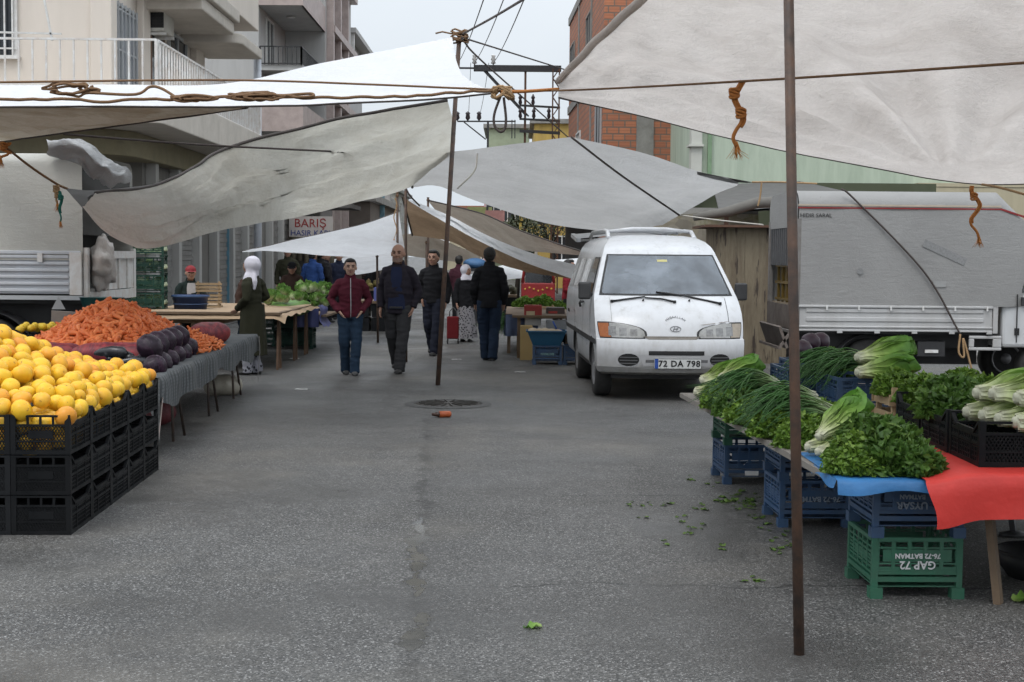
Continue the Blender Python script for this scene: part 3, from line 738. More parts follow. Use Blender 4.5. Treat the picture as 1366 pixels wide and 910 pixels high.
# grey sheet in the middle
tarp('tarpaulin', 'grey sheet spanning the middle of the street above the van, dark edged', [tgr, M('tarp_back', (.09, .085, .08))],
     [(0, [(545, 209, 19.2), (600, 203, 18.6), (680, 193, 17.8), (762, 183, 17)], [(550, 250, 20.5), (585, 249, 21), (640, 270, 23), (735, 299, 23.5), (830, 309, 22.5), (884, 300, 20.5)],
       [(545, 209, 19.2), (546, 230, 19.9), (550, 250, 20.5)], [(762, 183, 17), (860, 205, 16.8), (930, 229, 16.6), (985, 243, 16.4), (950, 262, 18), (884, 300, 20.5)], 60, 30, wr(.04, .9, 5)),
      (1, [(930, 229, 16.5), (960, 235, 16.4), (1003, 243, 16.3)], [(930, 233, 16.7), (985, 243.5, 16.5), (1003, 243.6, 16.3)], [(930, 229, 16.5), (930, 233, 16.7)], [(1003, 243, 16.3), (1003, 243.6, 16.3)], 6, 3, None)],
     [(0, 2, .02)])
# big sheet overhead right
def fold2(u, v):
    # folds gathering to the tied far corner
    du, dv = u-.72, v-1.0; a = math.atan2(du, -dv+1e-4); r_ = math.hypot(du, dv)
    return .13*math.sin(a*17)*math.exp(-abs(a+.25)*1.1)*min(1, r_*3)*max(0, 1.25-r_)
tarp('tarpaulin', 'large grey creased sheet overhead on the right tied by a rope', [tbig],
     [(0, [(745, 108, 12.2), (800, 50, 10.2), (862, -8, 8.6), (980, -150, 6.6), (1200, -420, 4.6), (1750, -700, 3.9)], [(745, 130, 12.3), (850, 153, 12.6), (1000, 190, 12.9), (1130, 217, 13), (1310, 246, 13), (1500, 236, 12.5)],
       [(745, 108, 12.2), (745, 130, 12.3)], [(1750, -700, 3.9), (1650, -100, 7), (1500, 236, 12.5)], 90, 50, wr(.03, 1.4, 8, fold2))],
     [(0, 1, .008)])
bt_ = [o for o in bpy.data.objects if o.get('label', '').startswith('large grey creased')][0]
m = MB(); pts = [at(*p) for p in ((745, 108, 12.2), (800, 50, 10.2), (862, -8, 8.6), (980, -150, 6.6), (1200, -420, 4.6), (1750, -700, 3.9))]
m.tube([polyline(pts, i/60)+V((.003*math.sin(i*.9), 0, .004*math.sin(i*.7))) for i in range(61)], .029, 8); m.build('rolled_edge', tbig, bt_)
# awnings further down the street
tarp('tarpaulin', 'white sheet pitched low over the lettuce stall on the left', [tdull],
     [(0, [(322, 336, 24), (400, 318, 25.5), (480, 300, 26.5), (532, 283, 27)], [(330, 336.5, 23.9), (365, 335, 23.6), (480, 343, 23), (540, 332, 25)], [(322, 336, 24), (330, 336.5, 23.9)], [(532, 283, 27), (536, 310, 26), (540, 332, 25)], 40, 14, wr(.04, .8, 11))], [(0, 0, .012)])
tarp('tarpaulin', 'dark brown sheet with a folded edge painted lit white sloping down to the van', [tbr, tw],  # white strip paints the sheet's lit top side, brown its underside
     [(0, [(536, 262, 25), (575, 286, 25), (640, 322, 24), (700, 347, 22.5), (775, 372, 21)], [(550, 314, 27), (600, 322, 26.5), (640, 342, 25), (700, 362, 23), (775, 374, 21.1)], [(536, 262, 25), (544, 290, 26), (550, 314, 27)], [(775, 372, 21), (775, 374, 21.1)], 40, 12, wr(.05, .8, 12)),
      (1, [(545, 266, 24.9), (600, 288, 24.6), (650, 314, 23.6), (710, 338, 22), (770, 354, 20.8)], [(545, 268, 24.9), (580, 289, 24.8), (640, 322, 23.9), (700, 350, 22.3), (770, 374, 20.9)], [(545, 266, 24.9), (545, 268, 24.9)], [(770, 354, 20.8), (770, 374, 20.9)], 40, 8, wr(.03, .8, 13))],
     [(0, 2, .018)])
tarp('tarpaulin', 'taupe sheet behind the brown one running down to the right', [ttp],
     [(0, [(570, 267, 31), (640, 284, 30), (700, 310, 29), (780, 337, 27)], [(590, 292, 34), (640, 310, 33), (690, 332, 31), (780, 341, 27.1)], [(570, 267, 31), (590, 292, 34)], [(780, 337, 27), (780, 341, 27.1)], 30, 10, wr(.04, .8, 14))], [(0, 0, .015)])
tarp('tarpaulin', 'small white sheet behind the back of the van', [tw],
     [(0, [(610, 372, 34), (680, 352, 33), (780, 344, 31)], [(612, 378, 33), (690, 372, 31), (780, 362, 29)], [(610, 372, 34), (612, 378, 33)], [(780, 344, 31), (780, 362, 29)], 24, 8, wr(.05, .8, 15))])
tarp('tarpaulin', 'white sheet low over the far stalls between the boy and the bald man', [tdull],
     [(0, [(446, 346, 42), (480, 340, 43), (530, 335, 44)], [(446, 366, 38), (480, 366, 38), (530, 356, 38)], [(446, 346, 42), (446, 366, 38)], [(530, 335, 44), (530, 356, 38)], 20, 8, wr(.06, .8, 16))])
tarp('tarpaulin', 'tan sheet far behind the bald man', [ttp],
     [(0, [(500, 322, 36), (560, 312, 36), (640, 340, 34)], [(500, 333, 38), (570, 345, 37), (640, 352, 35)], [(500, 322, 36), (500, 333, 38)], [(640, 340, 34), (640, 352, 35)], 24, 8, wr(.05, .8, 17))])
tarp('tarpaulin', 'ragged white sheet farthest down the middle of the street', [tw],
     [(0, [(520, 330, 60), (560, 308, 58), (600, 318, 56)], [(520, 345, 55), (560, 330, 54), (600, 338, 52)], [(520, 330, 60), (520, 345, 55)], [(600, 318, 56), (600, 338, 52)], 18, 8, wr(.08, .8, 18))])

# ================================================================== poles
polem = M('pole_iron', (.055, .04, .033), .6, .4, 14, dirt=(.16, .08, .045), dirtscale=7, dirtamt=.8, bump=.2)
def pole(lab, foot, top, r):
    foot, top = V(foot), V(top); t_ = thing('awning_pole', lab, 'pole', foot)
    m = MB(); m.tube([V((0, 0, 0)), (top-foot)*.5, top-foot], [r*1.06, r, r*.98], 12); m.build('shaft', polem, t_)
    m = MB(); m.tube([(top-foot)*1.0, (top-foot)*1.004], [r*1.25, r*1.25], 12)
    for k in range(3): m.tube([(top-foot)*(.985-k*.004), (top-foot)*(.9875-k*.004)], [r*1.5, r*1.5], 10)
    m.build('rope_binding', ropeb, t_)
    return t_
f1 = gnd(584, 514); tp = at(613, 45, f1.y+.3); pole('thin leaning iron pole standing in the middle of the road', f1, tp, .027)
f2 = gnd(1066, 873); tp2 = at(1050, -130, f2.y+.05); pole('rusty iron pole nearest to the viewer beside the greens stall', f2, tp2, .0195)
for px, py0, d, lab, r in ((530, 258, 25.2, 'dark pole holding the white and brown sheets behind the bald man', .022), (541, 206, 20.0, 'dark pole under the corner of the grey sheet', .02), (571, 264, 31, 'slim pole holding the taupe sheet', .025), (503, 340, 24.4, 'pale thin pole under the white sheet', .02), (569, 322, 36, 'slim dark pole far behind the man in black', .03), (668, 372, 33, 'dark post beside the red vehicle', .05), (438, 342, 40, 'dark pole beyond the lettuce stall', .03)):
    t_ = at(px, py0, d); pole(lab, (t_.x+.02, d, 0), t_, r)
# binding heap on the tall pole
m = MB(); rg = random.Random(4)
for k in range(7):
    a = [tp+V((.09*math.cos(j*.9+k)+rg.uniform(-.02, .02), .06*math.sin(j*.9+k), .02*k-.09+.02*math.sin(j*1.7))) for j in range(9)]; m.tube(a, .011, 5)
m.tube([tp, tp+V((-.1, 0, .0)), tp+V((-.2, 0, .02)), tp+V((-.28, 0, .0))], .01, 5)
tag(m.build('rope_knot', ropeb), 'rope wound round the top of the leaning middle pole', 'rope')

# ================================================================== ropes
def rope(pts, r, lab, mat, name='rope', n=6, wob=0):
    P_ = [at(*p) if len(p) == 3 and not isinstance(p, V) else V(p) for p in pts]
    k = max(24, 10*len(P_)); Q_ = [polyline(P_, i/k)+V((0, 0, wob*nz((i*.35, 1, 2), 1, len(pts)))) for i in range(k+1)]
    m = MB(); m.tube(Q_, r, n); return tag(m.build(name, mat), lab, 'rope')
rope([(-20, 110, 10.9), (300, 107, 11.2), (500, 113, 11.5), (620, 118, 11.65), (742, 121, 12), (1000, 108, 9.6), (1366, 84, 7.7), (1500, 74, 7)], .0085, 'taut brown rope strung across the whole street under the sheets', ropeb)
rope([(-20, 131, 10.85), (120, 134, 10.9), (240, 133, 11), (330, 127, 11), (420, 131, 11.2), (560, 128, 11.5), (640, 122, 11.65), (668, 122, 11.7)], .012, 'slack brown rope lying along the lower edge of the white sheet', ropeb, wob=.02)
rope([(668, 123, 11.7), (700, 122, 11.85), (745, 119, 12.1)], .014, 'short rope between the knot and the corner of the big sheet', ropeo)
# coils lying on the white sheet
def tangle(lab, x0, x1, y0, y1, d, n, seed, mat=None):
    rg = random.Random(seed); m = MB()
    for k in range(n):
        pts = []; cx, cy = lerp(x0, x1, rg.uniform(.3, .7)), lerp(y0, y1, rg.uniform(.35, .65)); ph = rg.random()*6
        for j in range(15):
            a = ph+j*2*PI/14; rx = (x1-x0)*.5*rg.uniform(.55, 1); ry = (y1-y0)*.5*rg.uniform(.4, 1)
            pts.append(at(cx+rx*math.cos(a), cy+ry*math.sin(a), d-.02*k))
        m.tube([polyline(pts, i/50) for i in range(51)], .010, 5)
    return tag(m.build('rope_coil', mat or ropeb), lab, 'rope coil')
tangle('loose tangle of brown rope with open loops on the white sheet', 60, 125, 109, 127, 11.0, 4, 3)
tangle('flat brown coil of rope in the middle of the white sheet', 235, 290, 127, 135, 10.95, 5, 5)
tangle('long flattened brown coil on the white sheet nearer the pole', 302, 375, 123, 134, 11.0, 7, 6)
rope([(120, 124, 10.95), (180, 126, 10.95), (200, 116, 11), (215, 118, 11), (235, 130, 10.95)], .011, 'brown rope linking the tangle to the flat coil', ropeb)
rope([(370, 128, 11.1), (414, 125, 11.2), (412, 129, 11.15), (360, 130, 11.1)], .011, 'brown rope loop trailing from the long coil', ropeb)
# big knot with a dark loop below
m = MB(); rg = random.Random(9); kc = at(671, 124, 11.7)
for k in range(9):
    a0 = rg.random()*6; m.tube([kc+V((.075*math.cos(a0+j*.75)+rg.uniform(-.02, .02), .05*math.sin(a0+j*.75), .05*math.sin(a0*2+j*1.1))) for j in range(10)], .011, 5)
tag(m.build('rope_knot', M('tan_rope', (.36, .23, .12), .9, .4, 60)), 'tan rope knot at the corner of the white sheet', 'rope')
rope([(668, 128, 11.7), (660, 150, 11.7), (659, 165, 11.7), (665, 175, 11.7), (672, 174, 11.7), (675, 160, 11.7), (672, 130, 11.7)], .011, 'dark rope loop hanging from the tan knot', roped)
rope([(85, 179, 13.2), (250, 192, 14.5), (400, 200, 16), (548, 207, 19)], .011, 'thin dark rope crossing the cream sheet', roped)
rope([(0, 190, 13.0), (40, 222, 13.2), (75, 245, 13.5), (90, 252, 13.7)], .012, 'brown rope pulling the corner of the cream sheet to the left', ropeb)
rope([(762, 183, 16.9), (830, 235, 17.5), (906, 287, 19.5)], .013, 'dark rope running diagonally under the grey sheet', roped)
rope([(906, 287, 19.5), (960, 294, 19), (1018, 300, 18)], .009, 'pale cord from the grey sheet to the shed roof', M('pale_cord', (.5, .47, .42), .9))
rope([(1003, 243, 16.3), (1040, 243, 16.3), (1090, 245, 16.3)], .01, 'tan rope tying the grey sheet to the covered truck', M('tan_rope', (.36, .23, .12)))
rope([(1016, 243, 16.3), (1014, 262, 16.3), (1011, 275, 16.3)], .01, 'tan rope end hanging beside the truck rear', M('tan_rope', (.36, .23, .12)))
rope([(616, 52, 16.6), (650, 88, 20), (760, 185, 30)], .012, 'guy rope from the middle pole down towards the pylon', roped)
rope([(616, 50, 16.6), (680, 70, 20), (760, 95, 24)], .012, 'guy rope from the middle pole to the brick block', roped)
rope([(618, 45, 16.6), (660, 22, 14), (730, -20, 10)], .012, 'guy rope rising from the middle pole out of view', roped)
rope([(541, 207, 20), (537, 235, 20), (545, 258, 20), (560, 275, 20)], .012, 'loose dark cord hanging beside the grey sheet corner', roped)
rope([(637, 205, 18.3), (633, 228, 18.3), (610, 252, 18.3)], .010, 'faint cord sagging under the grey sheet', M('pale_cord', (.3, .3, .3)))
rope([(1310, 246, 13), (1340, 252, 12.5), (1420, 275, 12)], .012, 'tan rope pulling the big sheet corner to the right', M('tan_rope', (.36, .23, .12)))
# frayed rope ends
def tassel(lab, px, y0, y1, d, r=.012, seed=0, mat=ropeo, kn=2, fr=True, sway=6):
    rg = random.Random(seed); t_ = thing('rope_end', lab, 'rope', at(px, y0, d)); o = t_.location.copy()
    m = MB(); pts = [at(px+sway*math.sin(k*1.3+seed), lerp(y0, y1, k/8), d)-o for k in range(9)]
    m.tube([polyline(pts, i/24) for i in range(25)], r, 6); m.tube([polyline(pts, i/24)+V((r*1.6, 0, 0)) for i in range(18)], r*.8, 6); m.build('strand', mat, t_)
    m = MB()
    for k in range(kn):
        c = polyline(pts, .2+.3*k)
        for j in range(4): m.tube([c+V((r*2.4*math.cos(i*.9+j), r*2*math.sin(i*.9+j), r*(j-1.5)+r*math.sin(i))) for i in range(9)], r*.8, 5)
    m.build('knot', mat, t_)
    if fr:
        m = MB(); c = pts[-1]
        for k in range(26):
            v = V((rg.gauss(0, .9), rg.gauss(0, .9), -2.2-rg.random()*1.5))*r*1.5; m.tube([c+V((0, 0, r*3)), c+v*.6, c+v*1.3+V((rg.gauss(0, r), 0, 0))], [r*.22, r*.18, r*.1], 4)
        m.build('frayed_end', M('frayed', (.55, .22, .05), .95, .3, 30), t_)
    return t_
tassel('orange rope hanging from the big sheet in a thick knot', 984, 108, 196, 9.7, .013, 2, kn=2)
tassel('orange rope end hanging in front of the covered truck', 1300, 248, 318, 12.8, .012, 4, kn=1)
tassel('short orange rope end above the left truck', 6, 190, 212, 13, .012, 1, kn=1)
tassel('tan rope end tied at the corner of the cream sheet', 76, 247, 272, 13.4, .011, 3, kn=2, sway=1, mat=M('tan_rope', (.36, .23, .12)))
tassel('teal frayed cord hanging below the tan rope end', 80, 255, 296, 13.35, .009, 5, kn=1, sway=1.5, mat=M('teal_cord', (.02, .14, .11), .9))
tassel('thin frayed cord hanging on the dark pole behind the bald man', 527, 264, 318, 25, .006, 6, kn=1, sway=2, mat=M('tan_rope', (.36, .23, .12)))
# ================================================================== crates
blackp = M('black_plastic', (.007, .008, .0095), .5, .25, 6, per=.3, dirt=(.03, .03, .03), dirtscale=4, dirtamt=.4, Specular_IOR_Level=.15)
bluep_ = M('blue_plastic', (.022, .062, .14), .5, .2, 5, per=.3, dirt=(.06, .07, .08), dirtscale=5, dirtamt=.5)
greenp = M('green_plastic', (.018, .11, .062), .5, .2, 5, per=.25, dirt=(.06, .075, .06), dirtscale=5, dirtamt=.45)
dgreenp = M('dark_green_plastic', (.012, .05, .034), .5, .2, 5, per=.3)
textw = M('white_print', (.55, .56, .56), .6, .3, 40)

def wall_bars(m, T, L, H, style):
    """one crate wall drawn in its own plane: a along the wall (-L/2..L/2), z up, T maps (a, depth, z)"""
    def b(a0, a1, z0, z1, t0, t1):
        p, q = T(a0, t0, z0), T(a1, t1, z1)
        m.bb(min(p[0], q[0]), max(p[0], q[0]), min(p[1], q[1]), max(p[1], q[1]), z0, z1)
    h = L/2-.022
    if style == 'lattice':
        d = .045                                         # the long side dips between its corners
        b(-h*.66, h*.66, H-d-.018, H-d, -.001, .012); b(-h, h, .0, .02, 0, .010); b(-h, h, H*.48-.006, H*.48+.006, 0.001, .009); b(-h, h, H*.66-.005, H*.66+.005, .001, .009)
        for s_ in (-1, 1): m.bar(T(s_*h*.66, .0055, H-d-.009), T(s_*h*.97, .0055, H-.012), .012, .018)
        n = int(L/.024)
        for k in range(1, n):
            a = -L/2+L*k/n; b(a-.0035, a+.0035, .02, H-d-.018 if abs(a) < h*.7 else H-.04, .0035, .0075)
        for k in range(6): b(-h, h, .035+k*.022, .041+k*.022, .004, .007)
        for s_ in (-1, 1): b(s_*L*.2-.006, s_*L*.2+.006, .02, H-d-.018, .0, .011)
    elif style == 'diamond':
        b(-h, h, H-.012, H-.001, -.001, .012); b(-h, h, H-.062, H-.050, 0, .010); b(-h, h, .0, .022, 0, .010); b(-h, h, H*.33-.004, H*.33+.004, .001, .009)
        for k in range(5): a = -h+2*h*k/4; b(max(-h, a-.006), min(h, a+.006), H-.05, H-.012, .001, .010)
        b(-.065, .065, H*.40, H*.6, .002, .0105)
        z0, z1 = .022, H-.062; dz = z1-z0; W_ = dz*.62; st = .0165
        for k in range(-int(W_/st)-1, int(2*h/st)+2):
            for sg in (1, -1):
                a0 = -h+st*k; t0, t1 = 0.0, 1.0
                if a0 < -h: t0 = (-h-a0)/W_
                if a0+W_ > h: t1 = (h-a0)/W_
                if t1-t0 < .05: continue
                za, zb = z0+dz*t0, z0+dz*t1
                if sg < 0: za, zb = z1-dz*t0, z1-dz*t1
                m.bar(T(a0+W_*t0, .006+.001*sg, za), T(a0+W_*t1, .006+.001*sg, zb), .0042)
    else:
        b(-h, h, H-.02, H-.001, -.004, .014); b(-h, h, .03, .052, -.002, .012); b(-h, h, .062, .074, 0, .011)
        b(-h, h, H-.052, H-.044, 0, .010)
        n = 5
        for k in range(n+1):
            a = -h+2*h*k/n; b(a-.009, a+.009, .074, H-.02, .001, .009)
        if style == 'panel':
            b(-h*.86, h*.86, H*.52, H-.056, .003, .0085); b(-h, h, H*.47, H*.50, 0, .011)
            b(-h, -h*.42, .074, H*.42, .003, .0085); b(h*.42, h, .074, H*.42, .003, .0085)
            for s_ in (-1, 1): m.bar(T(s_*h*.42, .006, .074), T(s_*h*.26, .006, H*.44), .012)
            b(-h*.36, h*.36, .074, .098, .002, .0095)
        else:
            for k in range(1, 6): b(-h, h, .074+(H-.13)*k/6-.005, .074+(H-.13)*k/6+.005, .002, .0085)
            b(-h*.5, h*.5, H*.45, H*.62, .003, .0088)
def crate_mesh(name, L, D, H, mat, sx='lattice', sy='lattice', feet=0.0, floor=True):
    m = MB(); z = feet
    m.X = Matrix.Translation((0, 0, z)); h = H-feet
    wall_bars(m, lambda a, t_, zz: (a, -D/2+t_, zz), L, h, sx); wall_bars(m, lambda a, t_, zz: (a, D/2-t_, zz), L, h, sx)
    wall_bars(m, lambda a, t_, zz: (-L/2+t_, a, zz), D, h, sy); wall_bars(m, lambda a, t_, zz: (L/2-t_, a, zz), D, h, sy)
    m.X = None
    for x in (-1, 1):
        for y in (-1, 1):
            cx, cy = x*(L/2-.012), y*(D/2-.012)
            m.bb(cx-.0135, cx+.0135, cy-.0135, cy+.0135, z if not feet else 0, H)
            if feet: m.bb(cx-.028-.006*x, cx+.028-.006*x, cy-.028-.006*y, cy+.028-.006*y, .0, feet+.004)
    if floor:
        m.bb(-L/2+.013, L/2-.013, -D/2+.013, D/2-.013, z+.004, z+.010)
    return m.mesh(name, mat)
def put(name, me, loc, rz, lab, cat, grp=None):
    o = bpy.data.objects.new(name, me); COL.objects.link(o); o.location = loc; o.rotation_euler = (0, 0, rz)
    return tag(o, lab, cat, grp)

# ---------------- grapefruit stall: three tiers of black crates along the road
A0 = gnd(95, 714); B0 = gnd(212, 626.5); dirv = (B0-A0).normalized(); LEN = (B0-A0).length
ang = math.atan2(dirv.y, dirv.x)-PI/2            # small turn of the row
perp = V((dirv.y, -dirv.x, 0))                    # towards the road (+x side)
CL, CD, CHT = LEN/5, .315, .215
def SP(u, v, z):                                  # stall coordinates: u along the row, v from the road side inwards
    return A0+dirv*u-perp*v+V((0, 0, z))
cm = crate_mesh('crate', CD-.006, CL-.006, CHT-.004, blackp, 'diamond', 'lattice')
m = MB(); hx_, hy_ = (CD-.006)/2-.010, (CL-.006)/2-.010
for x0, x1, y0, y1 in ((-hx_, hx_, -hy_, -hy_+.002), (-hx_, hx_, hy_-.002, hy_), (-hx_, -hx_+.002, -hy_+.002, hy_-.002), (hx_-.002, hx_, -hy_+.002, hy_-.002)): m.bb(x0, x1, y0, y1, .012, .150)
lin = m.mesh('inner_shade', M('inner_shade_black', (.006, .006, .007), .8))  # black sheets added inside the lower crates to stand in for shade
tiers = ('bottom', 'middle', 'top')
posn = ('front corner of', 'second place from the corner of', 'middle of', 'fourth place from the corner of', 'far end of')
for i in range(5):
    for k in range(3):
        o = put('crate', cm, SP((i+.5)*CL, CD/2, k*CHT), ang, f'black fruit crate, {tiers[k]} tier, {posn[i]} the grapefruit stand', 'crate', 'black crates under the grapefruit')
        if k < 2: link('inner_shade', lin, o)
for j in (1, 2):
    for k in range(3):
        o = put('crate', cm, SP(.5*CL, CD*(j+.5), k*CHT), ang, f'black fruit crate, {tiers[k]} tier, {("next to", "two crates left of")[j-1]} the grapefruit stand corner', 'crate', 'black crates under the grapefruit')
        if k < 2: link('inner_shade', lin, o)
def fruitmat(name, a, b, c3, rough=.38):
    s = NT(name); r = s.rnd(); col = s.ramp(r, [(0, a), (.55, b), (1, c3)])
    n1 = s.noise(9, 4, .6); col = s.mix(s.maprange(n1, .45, .7, 0, .5), col, [x*.82 for x in c3])
    n2 = s.noise(160, 2); col = s.mix(s.maprange(s.noise(40, 3), .66, .7, 0, .6), col, (.2, .1, .03))
    return s.out(col, rough, 0, s.bump(n2, .25, .002), Specular_IOR_Level=.35)
gmat = fruitmat('grapefruit_peel', (.82, .46, .022), (.84, .53, .035), (.78, .32, .035))
m = MB(); m.ell((0, 0, 0), (.0535, .0535, .0475), 18, 12); m.lathe([(.006, .0462), (.005, .0485), (.001, .0487)], n=6); gbase = m
GF = []
for q_ in range(5):
    m = MB(); m.ell((0, 0, 0), (.0535, .0535, .0475), 18, 12)
    for i_, p_ in enumerate(m.v): l_ = p_.normalized(); m.v[i_] = p_*(1+.05*nz(l_*1.6, 1, q_+2)-.05*math.exp(-((1-abs(l_.z))/.05)**1.0))
    m.lathe([(.006, .0435), (.0055, .0455), (.001, .046)], n=6); GF.append(m.mesh('grapefruit', gmat))
calyx = None
def heap(u, v):
    base = CHT*3-.02
    ramp_v = smooth(v/1.15); ramp_u = .25+.75*smooth(u/.75)
    tail = 1-.85*smooth((u-1.35)/1.1)*(1-smooth((v-.55)/1.0)*.75)
    h = .40*ramp_v**.8*ramp_u*tail
    return base+h+.045*smooth(v/.12)*smooth(u/.12)+.03*nz((u*2.2, v*2.2, 0), 1, 3)
rg = random.Random(21); pts = []
R2 = .0515
cand = []
for k in range(26000):
    u, v = rg.uniform(.04, LEN-.03), rg.uniform(.035, 1.5)
    z = heap(u, v)+rg.choice((0, 0, .012, .028)); cand.append((u, v, z))
cell = {}
for (u, v, z) in cand:
    p = V((u, v, z)); ck = (int(u/.1), int(v/.1)); ok = True
    for a in (-1, 0, 1):
        for b in (-1, 0, 1):
            for q in cell.get((ck[0]+a, ck[1]+b), ()):
                if (p-q).length < R2*1.86: ok = False; break
            if not ok: break
        if not ok: break
    if ok: cell.setdefault(ck, []).append(p); pts.append(p)
def vis_px(w_):
    d_ = w_-EYEV; f = d_.dot(FWD); return CW/2+FPX*d_.dot(RT)/f
vis = [p for p in pts if vis_px(SP(*p)) > -22]
vis.sort(key=lambda p: (SP(*p)-EYEV).length)
g0 = None
for p in vis[:298]:
    o = put('grapefruit', GF[rg.randrange(5)], SP(*p), 0, 'yellow orange grapefruit lying in the heap on the black crates', 'grapefruit', 'grapefruit heaped on the black crates')
    o.rotation_euler = (rg.gauss(0, .7), rg.gauss(0, .7), rg.uniform(0, 6)); sc = rg.uniform(.82, 1.16); o.scale = (sc, sc, sc*rg.uniform(.92, 1.04))
rest = vis[298:]+[V(((i+.5)*CL+a*.1, CD*.5+b*.085, CHT*2+.06+.1*c)) for i in range(5) for a in (-2, -1, 0, 1, 2) for b in (-1, 0, 1) for c in (0, 1)]+[V((.085+.1*a, CD*(j+.5)+b*.085, CHT*2+.06+.1*c)) for j in (1, 2) for a in (0, 1, 2) for b in (-1, 0, 1) for c in (0, 1)]+[V((u, v, heap(u, v)-.085)) for u in [x*.105+.06 for x in range(int(LEN/.105))] for v in [y*.105+.06 for y in range(13)] if vis_px(SP(u, v, .9)) > -40]
m = MB()
rg = random.Random(2)
for p in rest: m.ell(SP(max(.072, p[0]+rg.gauss(0, .012)), max(.072, p[1]+rg.gauss(0, .01)), p[2]+rg.gauss(0, .014)), (.049, .049, .046), 12, 8)
m.build('grapefruit_heap', gmat, kind='stuff', label='grapefruit filling the heap below the top layer', cat='fruit heap')
print('grapefruit', len(vis))

# ---------------- carrot table with the grey cloth
TX0, TX1, TY0, TY1, TZ = -4.35, -2.72, 10.25, 16.0, .60
def tx(y): return -2.56-.054*(y-10.25)                     # road-side edge
woodm = M('plank_wood', (.17, .115, .07), .75, .3, 5, dirt=(.07, .05, .035), bump=.3)
woodp = M('pale_crate_wood', (.46, .33, .19), .75, .2, 5, dirt=(.22, .14, .08), bump=.3, per=.2)
irond = M('dark_iron_leg', (.035, .028, .025), .6, .4, 12, dirt=(.12, .06, .03), dirtscale=8)
ct = thing('trestle_table', 'long trestle table under the grey cloth with thin splayed legs', 'table', (0, 0, 0))
m = MB(); m.poly([(TX0, TY0, TZ-.03), (tx(TY0)-.03, TY0, TZ-.03), (tx(TY1)-.03, TY1, TZ-.03), (TX0, TY1, TZ-.03)]); m.poly([(TX0, TY1, TZ-.006), (tx(TY1)-.03, TY1, TZ-.006), (tx(TY0)-.03, TY0, TZ-.006), (TX0, TY0, TZ-.006)]); m.build('tabletop', woodm, ct)
for y, k in ((11.5, 0), (13.3, 1), (14.9, 0)):
    for xe in (tx(y)-.12, TX0+.35):
        for s_ in (-1, 1):
            m = MB(); m.tube([(xe, y+s_*.05, TZ-.03), (xe+(.05 if xe > -3.5 else -.05), y+s_*.2, 0)], .013, 6); m.build('leg', irond, ct)
def clothmat():
    s = NT('striped_grey_cloth'); xyz = s.n('ShaderNodeSeparateXYZ'); s.l(s.coord(), xyz.inputs[0])
    w_ = s.math('SINE', s.math('ADD', s.math('MULTIPLY', xyz.outputs[1], 75), s.maprange(s.noise(5, 3), .3, .7, -2, 2)))
    zz = s.math('FRACT', s.math('MULTIPLY', s.math('ADD', xyz.outputs[2], s.math('MULTIPLY', w_, .006)), 38))
    c = s.mix(s.maprange(w_, -.7, .7, 0, 1), (.052, .056, .059), (.135, .142, .146)); c = s.mix(s.math('MULTIPLY', s.math('GREATER_THAN', zz, .6), .5), c, (.06, .068, .073))
    c = s.mix(s.maprange(s.noise(3, 5), .45, .7, 0, .5), c, (.10, .105, .10))
    return s.out(c, .95, 0, s.bump(w_, .3, .004))
clm = clothmat()
cl = thing('tablecloth', 'grey woven cloth hanging in a wavy edge over the carrot table', 'tablecloth')
m = MB(); m.smooth = True
def hem(y): return .215+.035*math.sin(y*4.2)+.025*math.sin(y*1.7+1)
def clf(u, v):
    y = TY0+(TY1-TY0)*u; xe = tx(y)
    if v < .5: return V((TX0+(xe-TX0)*(v/.5), y, TZ+.004*nz((y*5, v*9, 0))))
    t_ = (v-.5)/.5; dz = hem(y)*t_; a = min(1, t_*4)
    return V((xe+.02*math.sin(a*PI/2)+.02*t_*math.sin(y*5.5)+.012*math.sin(y*11), y, TZ-dz+.004*(1-a)))
m.grid(clf, 110, 20)
def clf2(u, v):    # near end drop
    x = lerp(tx(TY0)+.02, tx(TY0)-.55, u); return V((x, TY0-.012-.015*math.sin(x*20)*v, TZ-v*(.17+.33*max(0, 1-u*6)+.02*math.sin(x*13))))
m.grid(clf2, 20, 8); m.build('cloth', clm, cl)
m = MB(); m.smooth = True; m.grid(lambda u, v: V((tx(TY0)+.055-.05*u-.03*v, TY0-.05+.16*u, .46-v*(.30-.22*u))), 6, 8); m.build('pale_lining', M('pinkish_rag', (.38, .32, .30), .9, .15, 5), cl)
m = MB(); m.smooth = True; m.grid(lambda u, v: V((tx(TY1)+.03+.01*math.sin(v*5), TY1-.02-u*.05, TZ-.02-v*.5)), 4, 8); m.build('end_strip', M('grey_rag', (.16, .15, .145)), cl)

